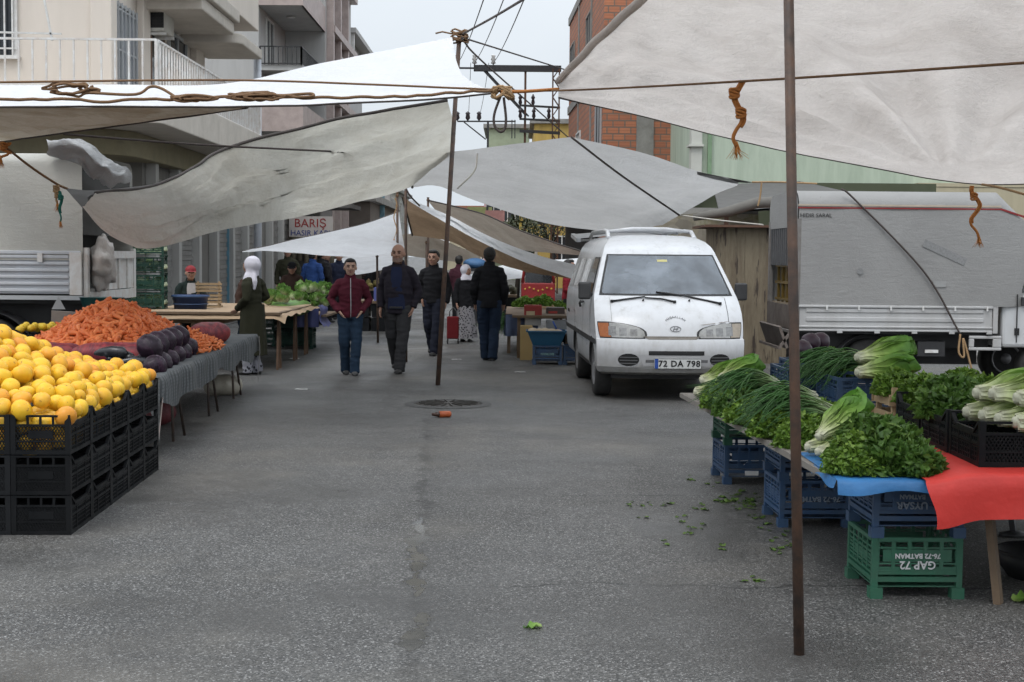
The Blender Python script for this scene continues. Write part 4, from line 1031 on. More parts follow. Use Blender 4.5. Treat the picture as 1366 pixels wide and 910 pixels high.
carm = fruitmat('carrot_skin', (.68, .165, .042), (.74, .22, .07), (.60, .13, .034), .5)
cars = []
for k in range(4):
    m = MB(); L = .15+.02*k; rgk = random.Random(k); b = rgk.uniform(-.02, .02)
    m.tube([(b*math.sin(i*.7), b*.5*math.cos(i*.9), L*(i/6-.5)) for i in range(7)], [.013, .0225, .0225, .021, .0185, .0145, .005], 8)
    cars.append(m.mesh('carrot', carm))
CC = V((-3.60, 12.9, TZ)); CRX, CRY, CRH = .74, 1.05, .43
def mound(x, y):
    r_ = math.hypot((x-CC.x)/CRX, (y-CC.y)/CRY); return TZ+CRH*max(0, 1-r_**1.5)+.03*nz((x*5, y*5, 1)) if r_ < 1.02 else None
rg = random.Random(5); placed = 0; tries = 0
carlist = []
while placed < 292 and tries < 60000:
    tries += 1; a = rg.uniform(0, 2*PI); r_ = math.sqrt(rg.random())
    x, y = CC.x+CRX*r_*math.cos(a), CC.y+CRY*r_*math.sin(a)
    if y > CC.y+.35: continue                       # the far slope is not seen
    z = mound(x, y)
    if z is None: continue
    p = V((x, y, z+.022))
    if any((p-q).length < .056 for q in carlist): continue
    carlist.append(p); placed += 1
    o = put('carrot', cars[placed % 4], p, 0, 'orange carrot lying loose on the large carrot heap', 'carrot', 'carrots on the big heap')
    out = V((x-CC.x, y-CC.y, 0)).normalized(); hd = (out*rg.choice((1, 1, .4))+V((rg.gauss(0, .7), rg.gauss(0, .7), 0))).normalized(); zz = mound(x+hd.x*.05, y+hd.y*.05); d_ = V((hd.x, hd.y, ((zz if zz is not None else z-.05)-z)/.05+rg.gauss(0, .15))).normalized()
    o.rotation_euler = d_.to_track_quat('Z', 'Y').to_euler()
m = MB(); m.smooth = True
for k in range(1500):
    a = rg.uniform(0, 2*PI); r_ = math.sqrt(rg.random())*.98
    x, y = CC.x+CRX*r_*math.cos(a), CC.y+CRY*r_*math.sin(a); z = mound(x, y)-.012*rg.random()
    d_ = V((rg.gauss(0, 1), rg.gauss(0, 1), rg.gauss(0, .35))).normalized()*.085
    m.tube([V((x, y, z))-d_, V((x, y, z))-d_*.2, V((x, y, z))+d_*.6, V((x, y, z))+d_], [.014, .0215, .018, .006], 6)
m.grid(lambda u, v: V((CC.x+CRX*v*math.cos(u*2*PI), CC.y+CRY*v*math.sin(u*2*PI), TZ+max(.005, CRH*(1-v**1.5)-.03))), 30, 10)
m.build('carrot_heap', carm, kind='stuff', label='carrots packed in the big heap on the cloth', cat='carrot heap')
# small carrot heap
m = MB(); m.smooth = True; c2 = V((-2.98, 13.2, TZ))
for k in range(420):
    a = rg.uniform(0, 2*PI); r_ = math.sqrt(rg.random()); x, y = c2.x+.24*r_*math.cos(a), c2.y+.75*r_*math.sin(a); z = TZ+.02+.17*(1-r_)
    d_ = V((rg.gauss(0, 1), rg.gauss(0, 1), rg.gauss(0, .3))).normalized()*.06
    m.tube([V((x, y, z))-d_, V((x, y, z)), V((x, y, z))+d_], [.010, .0135, .004], 6)
m.build('carrot_heap', carm, kind='stuff', label='smaller heap of thin carrots between the cabbages and the red sack', cat='carrot heap')

# red net sacks
def netmat():
    s = NT('red_net_sack'); v1 = s.n('ShaderNodeTexVoronoi', Scale=20.0); s.l(s.coord(), v1.inputs['Vector'])
    c = s.mix(s.maprange(v1.outputs['Distance'], .1, .7, 0, 1), (.27, .025, .03), (.11, .010, .02)); c = s.mix(s.maprange(s.noise(7, 4), .5, .7, 0, .6), c, (.34, .07, .05))
    wv = s.math('SINE', s.math('MULTIPLY', s.noise(2, 1), 300))
    c = s.mix(s.maprange(wv, .3, 1, 0, .4), c, (.36, .04, .055))
    return s.out(c, .55, 0, s.bump(v1.outputs['Distance'], -.7, .03))
netm = netmat()
def sack(lab, c, L, r, rz, n=0, mat=netm, name='net_sack', cat='sack'):
    m = MB(); m.smooth = True
    def f(u, v):
        a = v*2*PI; x = (u-.5)*L; e = (1-abs(2*u-1)**3.2)**.5; lump = 1+.10*nz((u*7, math.cos(a)*1.6, math.sin(a)*1.6), 1, n)
        return V((x, r*e*lump*math.cos(a)*1.1, max(-r*.82, r*e*lump*math.sin(a))+r*.82))
    m.grid(f, 26, 18)
    o = m.build(name, mat); o.location = c; o.rotation_euler = (0, 0, rz); return tag(o, lab, cat)
q = at(150, 466, 11.55); sack('red net sack lying in front of the carrot heap', (q.x, 11.6, TZ), .70, .095, .12, 1)
q = at(95, 466, 11.9); sack('red net sack at the left foot of the carrot heap behind the grapefruit', (q.x-.1, 11.75, TZ), .5, .085, .2, 2)
q = at(285, 462, 14.6); sack('bright red net sack at the far end of the grey cloth', (q.x, 14.4, TZ), .6, .115, 1.15, 3)
sack('dark red net sack on the ground under the carrot table', (-3.15, 12.3, 0), .7, .12, 1.2, 4, M('dark_net', (.10, .012, .016), .7, .4, 14, bump=.5))
q = gnd(310, 527); sack('crumpled pale plastic bag on the ground under the carrot table', (q.x-.1, q.y, 0), .42, .12, .3, 5, M('pale_plastic_bag', (.36, .33, .27), .5, .3, 8, bump=.6), 'plastic_bag', 'bag')

# red cabbages in two rows and loose dark aubergines
def cabmat():
    s = NT('red_cabbage_leaf'); v1 = s.noise(4, 6, .6, s.mapping(scale=(1, 1, 3)), 1.5)
    c = s.mix(s.maprange(v1, .42, .62, 0, 1), (.012, .006, .012), (.032, .013, .028)); ve = s.noise(14, 4, .7, None, 2); c = s.mix(s.maprange(ve, .57, .6, 0, .3), c, (.12, .085, .12))
    return s.out(c, .36, 0, s.bump(v1, .5, .02), Specular_IOR_Level=.3)
cabm = cabmat()
cabs = []
for k in range(3):
    m = MB(); m.smooth = True; m.ell((0, 0, 0), (.112, .112, .105), 22, 14)
    for i, p in enumerate(m.v):
        l = p.normalized(); m.v[i] = p*(1+.10*nz(l*2.2, 1, k)+.035*abs(nz(l*5, 1, k+4)))
    cabs.append(m.mesh('red_cabbage', cabm))
def cab(px, py, d, lab, sc=1, k=[0]):
    o = put('red_cabbage', cabs[k[0] % 3], at(px, py, d), k[0]*1.3, lab, 'cabbage', 'red cabbages beside the grapefruit'); k[0] += 1
    o.scale = (sc*.86, sc*.86, sc*.80); o.rotation_euler = (k[0]*.7, k[0]*.4, k[0]*1.1)
n = 5
for i in range(n):
    t_ = i/(n-1); cab(lerp(200, 238, t_), lerp(463, 449, t_), lerp(11.0, 12.2, t_), f'dark red cabbage, {("nearest", "second", "third", "fourth", "farthest")[i]} in the upper row', 1.1-.1*t_)
for i in range(6):
    t_ = i/5; cab(lerp(206, 252, t_), lerp(490, 464, t_), lerp(10.75, 12.6, t_), f'dark red cabbage, {("nearest", "second", "third", "fourth", "fifth", "farthest")[i]} in the lower row beside the cloth edge', .98-.06*t_)
for i in range(3): cab(lerp(182, 205, i/2), lerp(489, 474, i/2), 11.2, f'dark red cabbage, {("nearest", "middle", "rear")[i]} of three behind the lower row', .8)
m = MB(); m.tube([(-.13, 0, 0), (-.08, .01, .01), (0, .015, .02), (.09, 0, .01), (.13, -.01, 0)], [.012, .032, .042, .045, .015], 12); aub = m.mesh('aubergine', M('aubergine_skin', (.022, .022, .026), .25, .3, 5))
for i in range(7):
    p = at(lerp(148, 182, (i*37 % 7)/6), lerp(472, 492, (i % 4)/3), 10.9+.1*(i % 3)); put('aubergine', aub, p, i*1.1, 'dark shiny aubergine lying between the grapefruit and the cabbages', 'aubergine', 'aubergines behind the grapefruit')
# little crates of lemons behind
lemon = fruitmat('lemon_peel', (.7, .48, .03), (.72, .5, .05), (.68, .42, .03))
m = MB(); m.ell((0, 0, 0), (.045, .036, .036), 10, 8); lme = m.mesh('lemon', lemon)
q = at(52, 444, 13.4)
put('crate', crate_mesh('crate', .45, .3, .2, blackp), (q.x, 13.5, q.z-.17), .1, 'black crate of lemons in front of the left truck wheel', 'crate')
for i in range(16): put('lemon', lme, (q.x-.17+.11*(i % 4), 13.38+.085*(i//4), q.z+.03+.015*(i % 3)), i, 'small yellow lemon in the black crate by the left truck wheel', 'lemon', 'lemons in the crate')
st = thing('crate_stand', 'dark board on legs holding the lemon crate', 'stand', (q.x, 13.5, 0)); m = MB(); m.bb(-.4, .4, -.25, .25, q.z-.2, q.z-.172); m.build('board', woodm, st)
for x in (-.35, .35):
    for y in (-.2, .2): m = MB(); m.bar((x, y, 0), (x, y, q.z-.2), .04); m.build('leg', woodm, st)
q = at(93, 437, 13.9); m = MB(); m.box((0, 0, .15), (.36, .02, .32)); o = m.build('cardboard_sheet', M('grey_cardboard', (.26, .23, .21), .85, .1, 5)); o.location = (q.x, 13.9, q.z-.15); o.rotation_euler = (.15, .06, .1); tag(o, 'grey cardboard sheet propped behind the carrot heap', 'cardboard')

# ---------------- tall stack of green crates with leaves
gm = crate_mesh('crate', .60, .40, .235, dgreenp, 'slot', 'lattice', .02)
gx, gy = -4.98, 19.2
leafm = leafmat('lettuce_leaf_far', (.55, .60, .40), (.10, .22, .04))
ord7 = ('lowest', 'second', 'third', 'fourth', 'fifth', 'sixth', 'top')
for k in range(7):
    put('crate', gm, (gx, gy, .02+k*.238), .12, f'dark green crate, {ord7[k]} in the tall stack of greens by the grey wall', 'crate', 'tall stack of green crates')
    if k in (1, 2, 3, 4, 5, 6):
        m = MB(); rg = random.Random(k)
        for j in range(90):
            c = V((rg.uniform(-.27, .27), rg.uniform(-.17, .17), rg.uniform(.06, .2))); a = V((rg.gauss(0, 1), rg.gauss(0, 1), rg.gauss(0, .6))).normalized()*.06; b = a.orthogonal().normalized()*.035; m.cur = rg.random(); m.poly([c-a, c+b, c+a, c-b])
        for j in range(5): m.cur = .0; m.ell((.285, -.15+j*.075, .1+.02*(j % 2)), (.028, .03, .026), 8, 6)
        o = m.build('lettuce', leafm); o.location = (gx, gy, .02+k*.238); o.rotation_euler = (0, 0, .12); tag(o, f'lettuce leaves and white stalks showing in the {ord7[k]} green crate of the tall stack', 'lettuce')
m = MB(); m.bar((0, 0, 0), (.2, .05, 1.55), .03); o = m.build('wooden_pole', woodm); o.location = (-5.45, 18.6, 0); tag(o, 'thin pole leaning against the tall green crate stack', 'pole')

# ---------------- brown table, blue tub, wooden crates
tb = thing('plank_table', 'brown plank table with a curled sheet of board behind the carrot table', 'table')
m = MB(); m.bb(-5.2, -3.72, 18.4, 20.4, .60, .64); m.build('tabletop', M('brown_board', (.20, .13, .075), .8, .2, 4), tb)
m = MB(); m.smooth = True; m.grid(lambda u, v: V((-4.5+u*.85, 18.3+v*1.6, .655+.06*(1-u)**2*math.sin(v*3))), 10, 6); m.build('curled_sheet', M('brown_board2', (.27, .19, .12), .8, .2, 4), tb)
for x in (-5.1, -3.85):
    for y in (18.5, 20.3): m = MB(); m.bar((x, y, 0), (x, y, .60), .05); m.build('leg', woodm, tb)
q = at(252, 424, 19.2)
tub = thing('plastic_tub', 'large dark blue round tub beside the man in the red cap', 'tub', (q.x, 19.3, .64))
tub.scale = (1, 1, .9); m = MB(); m.lathe([(.20, 0), (.235, .30), (.25, .302), (.25, .335), (.235, .336), (.20, .02)], n=28, capt=False); m.build('body', M('dark_blue_plastic', (.015, .035, .11), .4, .2, 5), tub)
m = MB(); 
for z in (.1, .2): m.lathe([(.215+.03*z/.3, z-.006), (.225+.03*z/.3, z), (.215+.03*z/.3, z+.006)], n=28, capb=False, capt=False)
m.lathe([(.252, .305), (.258, .32), (.252, .333)], n=28, capb=False, capt=False); m.build('rim', M('mid_blue_plastic', (.05, .10, .22), .4, .2, 5), tub)
def wood_crate(name, L, D, H, slats=3):
    m = MB()
    for k in range(slats):
        z0 = .01+k*H/slats; z1 = z0+H/slats*.62
        for y in (-D/2, D/2-.01): m.bb(-L/2, L/2, y, y+.01, z0, z1)
        for x in (-L/2+.011, L/2-.021): m.bb(x, x+.01, -D/2+.011, D/2-.011, z0, z1)
    for x in (-1, 1):
        for y in (-1, 1): m.bb(x*(L/2-.035)-.014, x*(L/2-.035)+.014, y*(D/2-.024)-.013, y*(D/2-.024)+.013, 0, H+.015)
    m.bb(-L/2+.022, L/2-.022, -D/2+.012, D/2-.012, .012, .02); return m.mesh(name, woodp)
wc = wood_crate('wooden_crate', .36, .28, .14)
q = at(278, 420, 19.6)
for k in range(3): put('wooden_crate', wc, (q.x-.08, 20.0, .64+k*.158), .1+.06*k, f'pale slatted wooden crate, {("lowest", "middle", "top")[k]} of three beside the blue tub', 'crate', 'slatted crates by the blue tub')
# ================================================================== leafy vegetables
def leafmat2(name, stops, rough=.42, trans=.25, var=.3, vein=0):
    s = NT(name); c = s.ramp(s.attr('t'), stops); hs_ = s.n('ShaderNodeHueSaturation'); s.l(c, hs_.inputs['Color'])
    s.l(s.maprange(s.noise(14, 3), .3, .7, 1-var, 1+var), hs_.inputs['Value']); c = hs_.outputs[0]
    nb = s.bump(s.noise(60, 3, .6), .35, .006)
    p = s.n('ShaderNodeBsdfPrincipled', Roughness=rough); s.l(c, p.inputs['Base Color']); s.l(nb, p.inputs['Normal']); p.inputs['Specular IOR Level'].default_value = .3
    t_ = s.n('ShaderNodeBsdfTranslucent'); s.l(c, t_.inputs[0])
    m1 = s.n('ShaderNodeMixShader', Fac=trans); s.l(p.outputs[0], m1.inputs[1]); s.l(t_.outputs[0], m1.inputs[2])
    o = s.n('ShaderNodeOutputMaterial'); s.l(m1.outputs[0], o.inputs[0]); return s.m
romm = leafmat2('romaine_leaf', [(0, (.62, .62, .47)), (.14, (.56, .60, .34)), (.34, (.36, .47, .15)), (.65, (.20, .35, .065)), (1, (.11, .25, .04))])
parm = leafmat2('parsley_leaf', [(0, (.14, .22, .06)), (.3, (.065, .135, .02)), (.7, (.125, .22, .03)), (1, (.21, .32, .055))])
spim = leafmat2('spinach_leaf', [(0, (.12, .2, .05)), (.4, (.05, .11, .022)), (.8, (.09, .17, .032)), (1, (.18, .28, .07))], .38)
onim = leafmat2('spring_onion_leaf', [(0, (.6, .6, .5)), (.2, (.25, .36, .15)), (.5, (.06, .15, .04)), (1, (.045, .12, .03))], .4)

def leaf(m, base, dr, up, L, W, curl=.3, ruf=.1, nu=7, nv=4, rg=random, cup=.25, t0=0, t1=1, prof=None):
    """one curved leaf: base point, direction, upward normal; t runs from base to tip"""
    dr = dr.normalized(); sd_ = dr.cross(up).normalized(); up = sd_.cross(dr).normalized(); ph = rg.random()*6
    def f(u, v):
        a = 2*v-1; w_ = W*(prof(u) if prof else math.sin(PI*min(1, .12+.9*u))**.7)
        bend = curl*L*u*u
        r_ = ruf*W*math.sin(u*13+ph+2*a)*abs(a)*u
        return base+dr*(L*u*(1-.15*abs(curl)*u))-up*(bend-cup*w_*a*a-r_)+sd_*(w_*a)
    m.smooth = True
    m.grid(f, nu, nv, lambda u, v: lerp(t0, t1, min(1, max(0, u*(1.0-.12*0)+.28*abs(2*v-1)*u))))
    m.smooth = False
def romaine_mesh(seed, L=.34):
    rg = random.Random(seed); m = MB()
    prof = lambda u: (.52+.95*smooth((u-.02)/.5))*(1 if u < .8 else math.sqrt(max(0, 1-((u-.8)/.2)**2*.96)))
    # head lies along +x, butt at origin
    m.cur = 0; m.lathe([(.012, -.010), (.022, -.004), (.026, .02), (.026, .05), (.018, .08)], n=12)
    for i in range(len(m.v)): p = m.v[i]; m.v[i] = V((p.z, p.x, p.y+.045))
    n = 17
    for k in range(n):
        ring = k/n; a = k*2.399; r_ = .024*(1-ring*.5); ang_ = a
        up = V((0, math.cos(ang_), math.sin(ang_)))
        if up.z < -.75: up.z = -.4; up.normalize()
        b = V((.002+.02*ring, 0, .045))+up*r_
        d = V((1, 0, 0))+up*(.20*(1-ring)+rg.gauss(0, .04))
        leaf(m, b, d, -up if False else up, L*(.8+.3*rg.random()), .064*(.85+.35*rg.random())*(1-.2*ring), curl=-.04+rg.gauss(0, .07)+.12*(1-ring), ruf=.30, nu=10, nv=6, rg=rg, cup=-.55, t0=0, t1=1, prof=prof)
    for i, p in enumerate(m.v):
        if p.z < .004: m.v[i] = V((p.x, p.y, .004+.02*rg.random()*.1))
    return m.mesh('romaine_lettuce', romm)
ROM = [romaine_mesh(k, .34+.02*k) for k in range(3)]
def parsley_mesh(seed, rx, ry, h, n, mat, name, ls=.016, lw=.011, stems=40, spiky=0):
    rg = random.Random(seed); m = MB()
    for k in range(n):
        v = V((rg.gauss(0, 1), rg.gauss(0, 1), abs(rg.gauss(0, 1)))).normalized(); rr = rg.random()**.28
        q = v*rr; wob = 1+.22*nz(q*2.2, 1, seed); p = V((q.x*rx*wob, q.y*ry*wob, q.z*h*wob))
        a = (v*1.0+V((rg.gauss(0, .8), rg.gauss(0, .8), rg.gauss(0, .6)-.2))).normalized(); b = a.cross(V((rg.gauss(0, 1), rg.gauss(0, 1), rg.gauss(0, 1)))).normalized(); c = a.cross(b)
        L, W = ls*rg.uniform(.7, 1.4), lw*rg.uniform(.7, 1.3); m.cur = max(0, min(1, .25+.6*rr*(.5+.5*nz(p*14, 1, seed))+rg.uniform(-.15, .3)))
        m.smooth = True
        i0 = m.vert(p-a*L); i1 = m.vert(p+b*W-c*L*.15); i2 = m.vert(p+a*L-c*L*.35); i3 = m.vert(p-b*W-c*L*.15); i4 = m.vert(p+a*L*.1+c*L*.18)
        for t_ in ((i0, i1, i4), (i1, i2, i4), (i2, i3, i4), (i3, i0, i4)): m.face(list(t_))
    for k in range(stems):
        a = rg.uniform(0, 2*PI); e = V((rx*.95*math.cos(a), ry*.95*math.sin(a), h*rg.uniform(.1, .8))); s0 = V((rx*rg.uniform(-.3, .3), ry*rg.uniform(-.3, .3), .01)); m.cur = .1
        m.tube([s0, (s0+e)*.5+V((0, 0, h*.25)), e], [.0022, .002, .0014], 4, cap=False)
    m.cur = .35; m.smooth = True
    m.ell((0, 0, 0), (rx*.72, ry*.72, h*.72), 14, 10)
    for i in range(len(m.v)):
        if m.v[i].z < 0: m.v[i] = V((m.v[i].x, m.v[i].y, .001))
    return m.mesh(name, mat)
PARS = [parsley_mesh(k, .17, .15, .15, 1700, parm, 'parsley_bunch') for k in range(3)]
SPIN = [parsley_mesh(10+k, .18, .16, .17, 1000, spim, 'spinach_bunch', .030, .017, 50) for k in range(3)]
def onion_mesh(seed, L=.42, n=70):
    """bundle lying along +x: white ends at the back, green tops drooping at the front"""
    rg = random.Random(seed); m = MB()
    for k in range(n):
        y, z = rg.gauss(0, .035), .02+abs(rg.gauss(0, .03)); sp = rg.gauss(0, .11); dz = rg.uniform(-.06, .09); LL = L*rg.uniform(.75, 1.15)
        pts, ts = [], []
        for i in range(7):
            u = i/6; pts.append(V((LL*u, y*(1-.2*u)+sp*u*u, max(.004 if u < .7 else -.09, z+.05*math.sin(u*PI)+dz*u-.10*u*u*u*rg.uniform(.6, 1))))); ts.append(u)
        m.tube(pts, [.006, .0048, .0042, .0042, .0038, .003, .0008], 5, cap=False, ts=ts)
    return m.mesh('spring_onion_bunch', onim)
ONI = [onion_mesh(k) for k in range(3)]

# ================================================================== right stall
woodg = M('grey_board', (.20, .185, .165), .8, .2, 5, dirt=(.15, .13, .11), bump=.3)
cmB = crate_mesh('crate', .40, .43, .265, bluep_, 'panel', 'slot', .045); cmG = crate_mesh('crate', .40, .43, .275, greenp, 'panel', 'slot', .045)
def lettering(parent, lines, mat, y, flip=True):
    for body, size, x, z in lines:
        o = link('lettering', text_mesh(body, size, mat, .0006, spacing=1.02, bold=.0011), parent); o.location = (x, y, z); o.rotation_euler = (PI/2, PI if flip else 0, 0)
def cratething(me, loc, rz, lab, lines=None, y=0, mat=None, grp='blue and green crates holding up the greens stall'):
    o = put('crate', me, loc, rz, lab, 'crate', grp)
    if lines: lettering(o, lines, mat or textw, y)
    return o
# front stack
fz = gnd(1228, 797); X0 = 1.80; Y0 = 6.24+.215
cratething(cmG, (X0, Y0, 0), .02, 'green crate with upside-down white lettering at the bottom of the nearest stack', [('GAP 72', .052, .012, .188), ('76-72 BATMAN', .027, .012, .150)][:0] or [('GAP 72', .050, .0, .152), ('76-72 BATMAN', .030, .0, .192)], -.2195)
bt = M('faint_print', (.22, .26, .31), .6, .3, 40)
cratething(cmB, (X0, Y0, .272), .02, 'blue crate with faint upside-down lettering half under the red cloth', [('UYSAR', .045, -.03, .146), ('BATMAN', .028, -.03, .184)], -.2195, bt)
# second stack
b2 = gnd(1048, 706); 
cratething(cmB, (1.70, 8.115, 0), .03, 'blue crate at the bottom of the middle stack behind the near pole', [('76-72 BATMAN', .04, 0, .16)], -.2195, bt)
cratething(cmB, (1.70, 8.115, .262), .03, 'upper blue crate of the middle stack under the spring onions')
cratething(cmB, (2.15, 8.19, 0), .03, 'blue crate standing right of the middle stack in the shade')
# third stack
cratething(cmB, (1.61, 9.615, 0), .05, 'blue crate at the bottom of the farthest stack with a white label')
cratething(cmG, (1.61, 9.615, .262), .05, 'dark green crate on top of the farthest stack under the romaine')
m = MB(); m.box((0, 0, 0), (.09, .002, .03)); o = m.build('paper_label', white); o.location = (1.60, 9.395, .075); tag(o, 'white paper label on the farthest blue crate', 'label')
m = MB(); m.box((0, 0, 0), (.075, .002, .028)); o = m.build('paper_label', white); o.location = (1.80, 7.895, .43); tag(o, 'white paper label on the middle crate stack', 'label')
# boards across the stacks
bd = thing('stall_board', 'worn grey plank laid over the crate stacks along the greens stall', 'board')
m = MB(); l0, l1 = at(1133, 645, 6.1), at(1070, 606, 7.2)
m.X = None
zt_ = .555
m.poly([(1.40, 6.08, zt_), (2.05, 6.08, zt_), (1.86, 9.95, zt_), (1.18, 9.95, zt_)]); m.poly([(1.18, 9.95, zt_-.03), (1.86, 9.95, zt_-.03), (2.05, 6.08, zt_-.03), (1.40, 6.08, zt_-.03)])
m.poly([(1.40, 6.08, zt_-.03), (1.40, 6.08, zt_), (1.18, 9.95, zt_), (1.18, 9.95, zt_-.03)]); m.poly([(1.40, 6.08, zt_-.03), (2.05, 6.08, zt_-.03), (2.05, 6.08, zt_), (1.40, 6.08, zt_)])
m.build('plank', woodg, bd)
# blue sheet on the near end
bs = thing('plastic_sheet', 'blue plastic sheet over the near end of the greens stall', 'sheet')
bsm = M('blue_sheet', (.03, .16, .38), .5, .35, 7, bump=.9, bscale=10, dirt=(.02, .08, .2))
m = MB(); m.smooth = True
def bsf(u, v):
    x = lerp(1.395, 1.86, u)
    if v < .7: return V((x, lerp(6.9, 6.04, v/.7), zt_+.004+.003*nz((x*9, v*9, 0))))
    k = (v-.7)/.3; return V((x, 6.04-.016*math.sin(k*PI/2)-.006*math.sin(x*22)*k, zt_+.004-k*(.055+.012*math.sin(x*14))))
m.grid(bsf, 24, 14); m.grid(lambda u, v: V((1.392-.012*v, lerp(6.04, 6.5, u), zt_+.004-v*(.035+.012*math.sin(u*7)))), 10, 5)
m.build('sheet', bsm, bs)
# table + red cloth, second row
rt = thing('trestle_table', 'low plank table under the red cloth on slanting wooden legs', 'table')
RZ = .60
m = MB(); m.bb(1.97, 3.4, 5.98, 10.4, RZ-.03, RZ-.003); m.build('tabletop', woodm, rt)
for (x, y, dx, dy) in ((2.08, 6.2, .06, -.04), (3.0, 6.3, .05, .05), (2.1, 8.9, -.05, .03), (3.2, 9.0, .05, 0), (2.5, 6.75, .09, -.1)):
    m = MB(); m.bar((x, y, RZ-.03), (x+dx, y+dy, 0), .032, .05); m.build('leg', woodm, rt)
rc = thing('tablecloth', 'bright red plastic cloth draped over the near end of the table', 'tablecloth')
redc = M('red_cloth', (.52, .032, .024), .6, .22, 3.5, bump=.9, bscale=7, dirt=(.36, .02, .015), dirtscale=1.8, dirtamt=.5)
m = MB(); m.smooth = True
def rcf(u, v):
    x = lerp(1.755, 3.4, u)
    if v < .6:
        y = lerp(8.0 if u > .15 else 7.2, 5.95, v/.6); return V((x+.05*(1-v/.6), y, RZ+.004+.006*nz((x*4, y*4, 0))-(.035*smooth((1.97-x)/.2) if x < 1.97 else 0)))
    k = (v-.6)/.4; return V((x+.035*k*(1-u)+.01*math.sin(k*5+x*6), 5.95-.02*math.sin(min(1, k*3)*PI/2)+.006*math.sin(x*9+k*3)*k, RZ+.004-(.035*smooth((1.97-x)/.2) if x < 1.97 else 0)-k*(.20-.03*(x-1.75))))
m.grid(rcf, 60, 36); m.build('cloth', redc, rc)
cmK = crate_mesh('crate', .62, .44, .20, blackp, 'diamond', 'lattice')
for i in range(3):
    put('crate', cmK, (2.03+.31, 6.12+.225+i*.46, RZ+.006), -.01, f'black lattice crate, {("nearest", "second", "third")[i]} in the row on the red cloth', 'crate', 'black crates on the red cloth')
put('crate', cmK, (2.98, 6.36, RZ+.006), 0, 'black lattice crate at the right end of the red cloth under romaine', 'crate', 'black crates on the red cloth')
# flared feet of the near black crate
wcr = wood_crate('wooden_crate', .50, .32, .19, 2)
put('wooden_crate', wcr, (2.10+.19, 7.86, RZ), .05, 'pale slatted wooden crate of greens behind the black crates', 'crate')
cmB2 = crate_mesh('crate', .42, .5, .21, bluep_, 'slot', 'slot', .0)
cratething(cmB2, (2.10, 8.52, RZ), .04, 'blue crate beside the wooden crate under the spring onions', grp='blue crates in the rear row'); cratething(cmB2, (1.93, 9.15, RZ), .04, 'farthest blue crate in the rear row near the truck', grp='blue crates in the rear row'); cratething(cmB2, (2.1, 9.75, RZ), .04, 'blue crate at the far end of the rear row under the purple cabbages', grp='blue crates in the rear row')

def veg(kind, mes, i, loc, rot, sc, lab, cat, grp=None):
    o = put(kind, mes[i % len(mes)], loc, 0, lab, cat, grp); o.rotation_euler = rot if hasattr(rot, '__len__') else (0, 0, rot); o.scale = sc if hasattr(sc, '__len__') else (sc,)*3; return o
RH = RZ+.19
# romaine heads piled at the right, butts towards the road
k = 0
for (x, y, z, rz_, lab) in ((2.18, 6.15, .0, .02, 'nearest romaine head in the lower layer at the right, butt towards the road'), (2.16, 6.27, .0, .06, 'second romaine head in the lower layer of the right pile'), (2.13, 6.40, .0, .03, 'third romaine head in the lower layer of the right pile'), (2.10, 6.53, .0, .08, 'farthest romaine head in the lower layer of the right pile'),
                            (2.21, 6.22, .095, .05, 'romaine head in the upper layer above the nearest one'), (2.15, 6.36, .10, .02, 'romaine head in the middle of the upper layer of the right pile'), (2.12, 6.48, .09, .12, 'romaine head at the back of the upper layer of the right pile'), (2.48, 6.28, .12, -.1, 'leafy romaine head lying to the rear of the right pile'), (2.6, 6.2, .0, .1, 'romaine head at the right end of the pile, mostly leaves')):
    veg('romaine_lettuce', ROM, k, (x, y, RH+z-.035), (rg.uniform(-.5, .5), -.04, rz_), 1.1, lab, 'lettuce', 'romaine heads piled on the black crates'); k += 1
# spinach and parsley on the second and third black crate
for (x, y, z, kind, s_, lab) in ((2.20, 7.05, RH-.05, 'sp', 1.05, 'dark spinach bunch on the third black crate'), (2.12, 6.92, RH-.06, 'sp', .9, 'spinach bunch drooping over the side of the second black crate'), (2.35, 6.85, RH-.06, 'pa', 1.0, 'parsley bunch between the spinach and the romaine pile'), (2.42, 7.2, RH-.04, 'pa', 1.05, 'parsley bunch at the back of the third black crate'),
                             (2.20, 7.55, RH-.05, 'pa', 1.0, 'parsley bunch hanging over the wooden crate'), (2.14, 7.85, RH-.04, 'pa', .95, 'parsley bunch in the wooden crate under the romaine'), (2.45, 7.7, RH-.03, 'pa', 1.0, 'parsley bunch behind the wooden crate'), (2.02, 8.95, RZ+.17, 'pa', .95, 'parsley bunch on the farthest rear blue crate'), (2.1, 9.3, RZ+.19, 'pa', .8, 'leafy parsley bunch below the purple cabbages')):
    veg({'sp': 'spinach_bunch', 'pa': 'parsley_bunch'}[kind], SPIN if kind == 'sp' else PARS, k, (x, y, z), k*1.7, (s_, s_, s_*1.02), lab, {'sp': 'spinach', 'pa': 'parsley'}[kind], 'bunches in the rear row of the greens stall'); k += 1
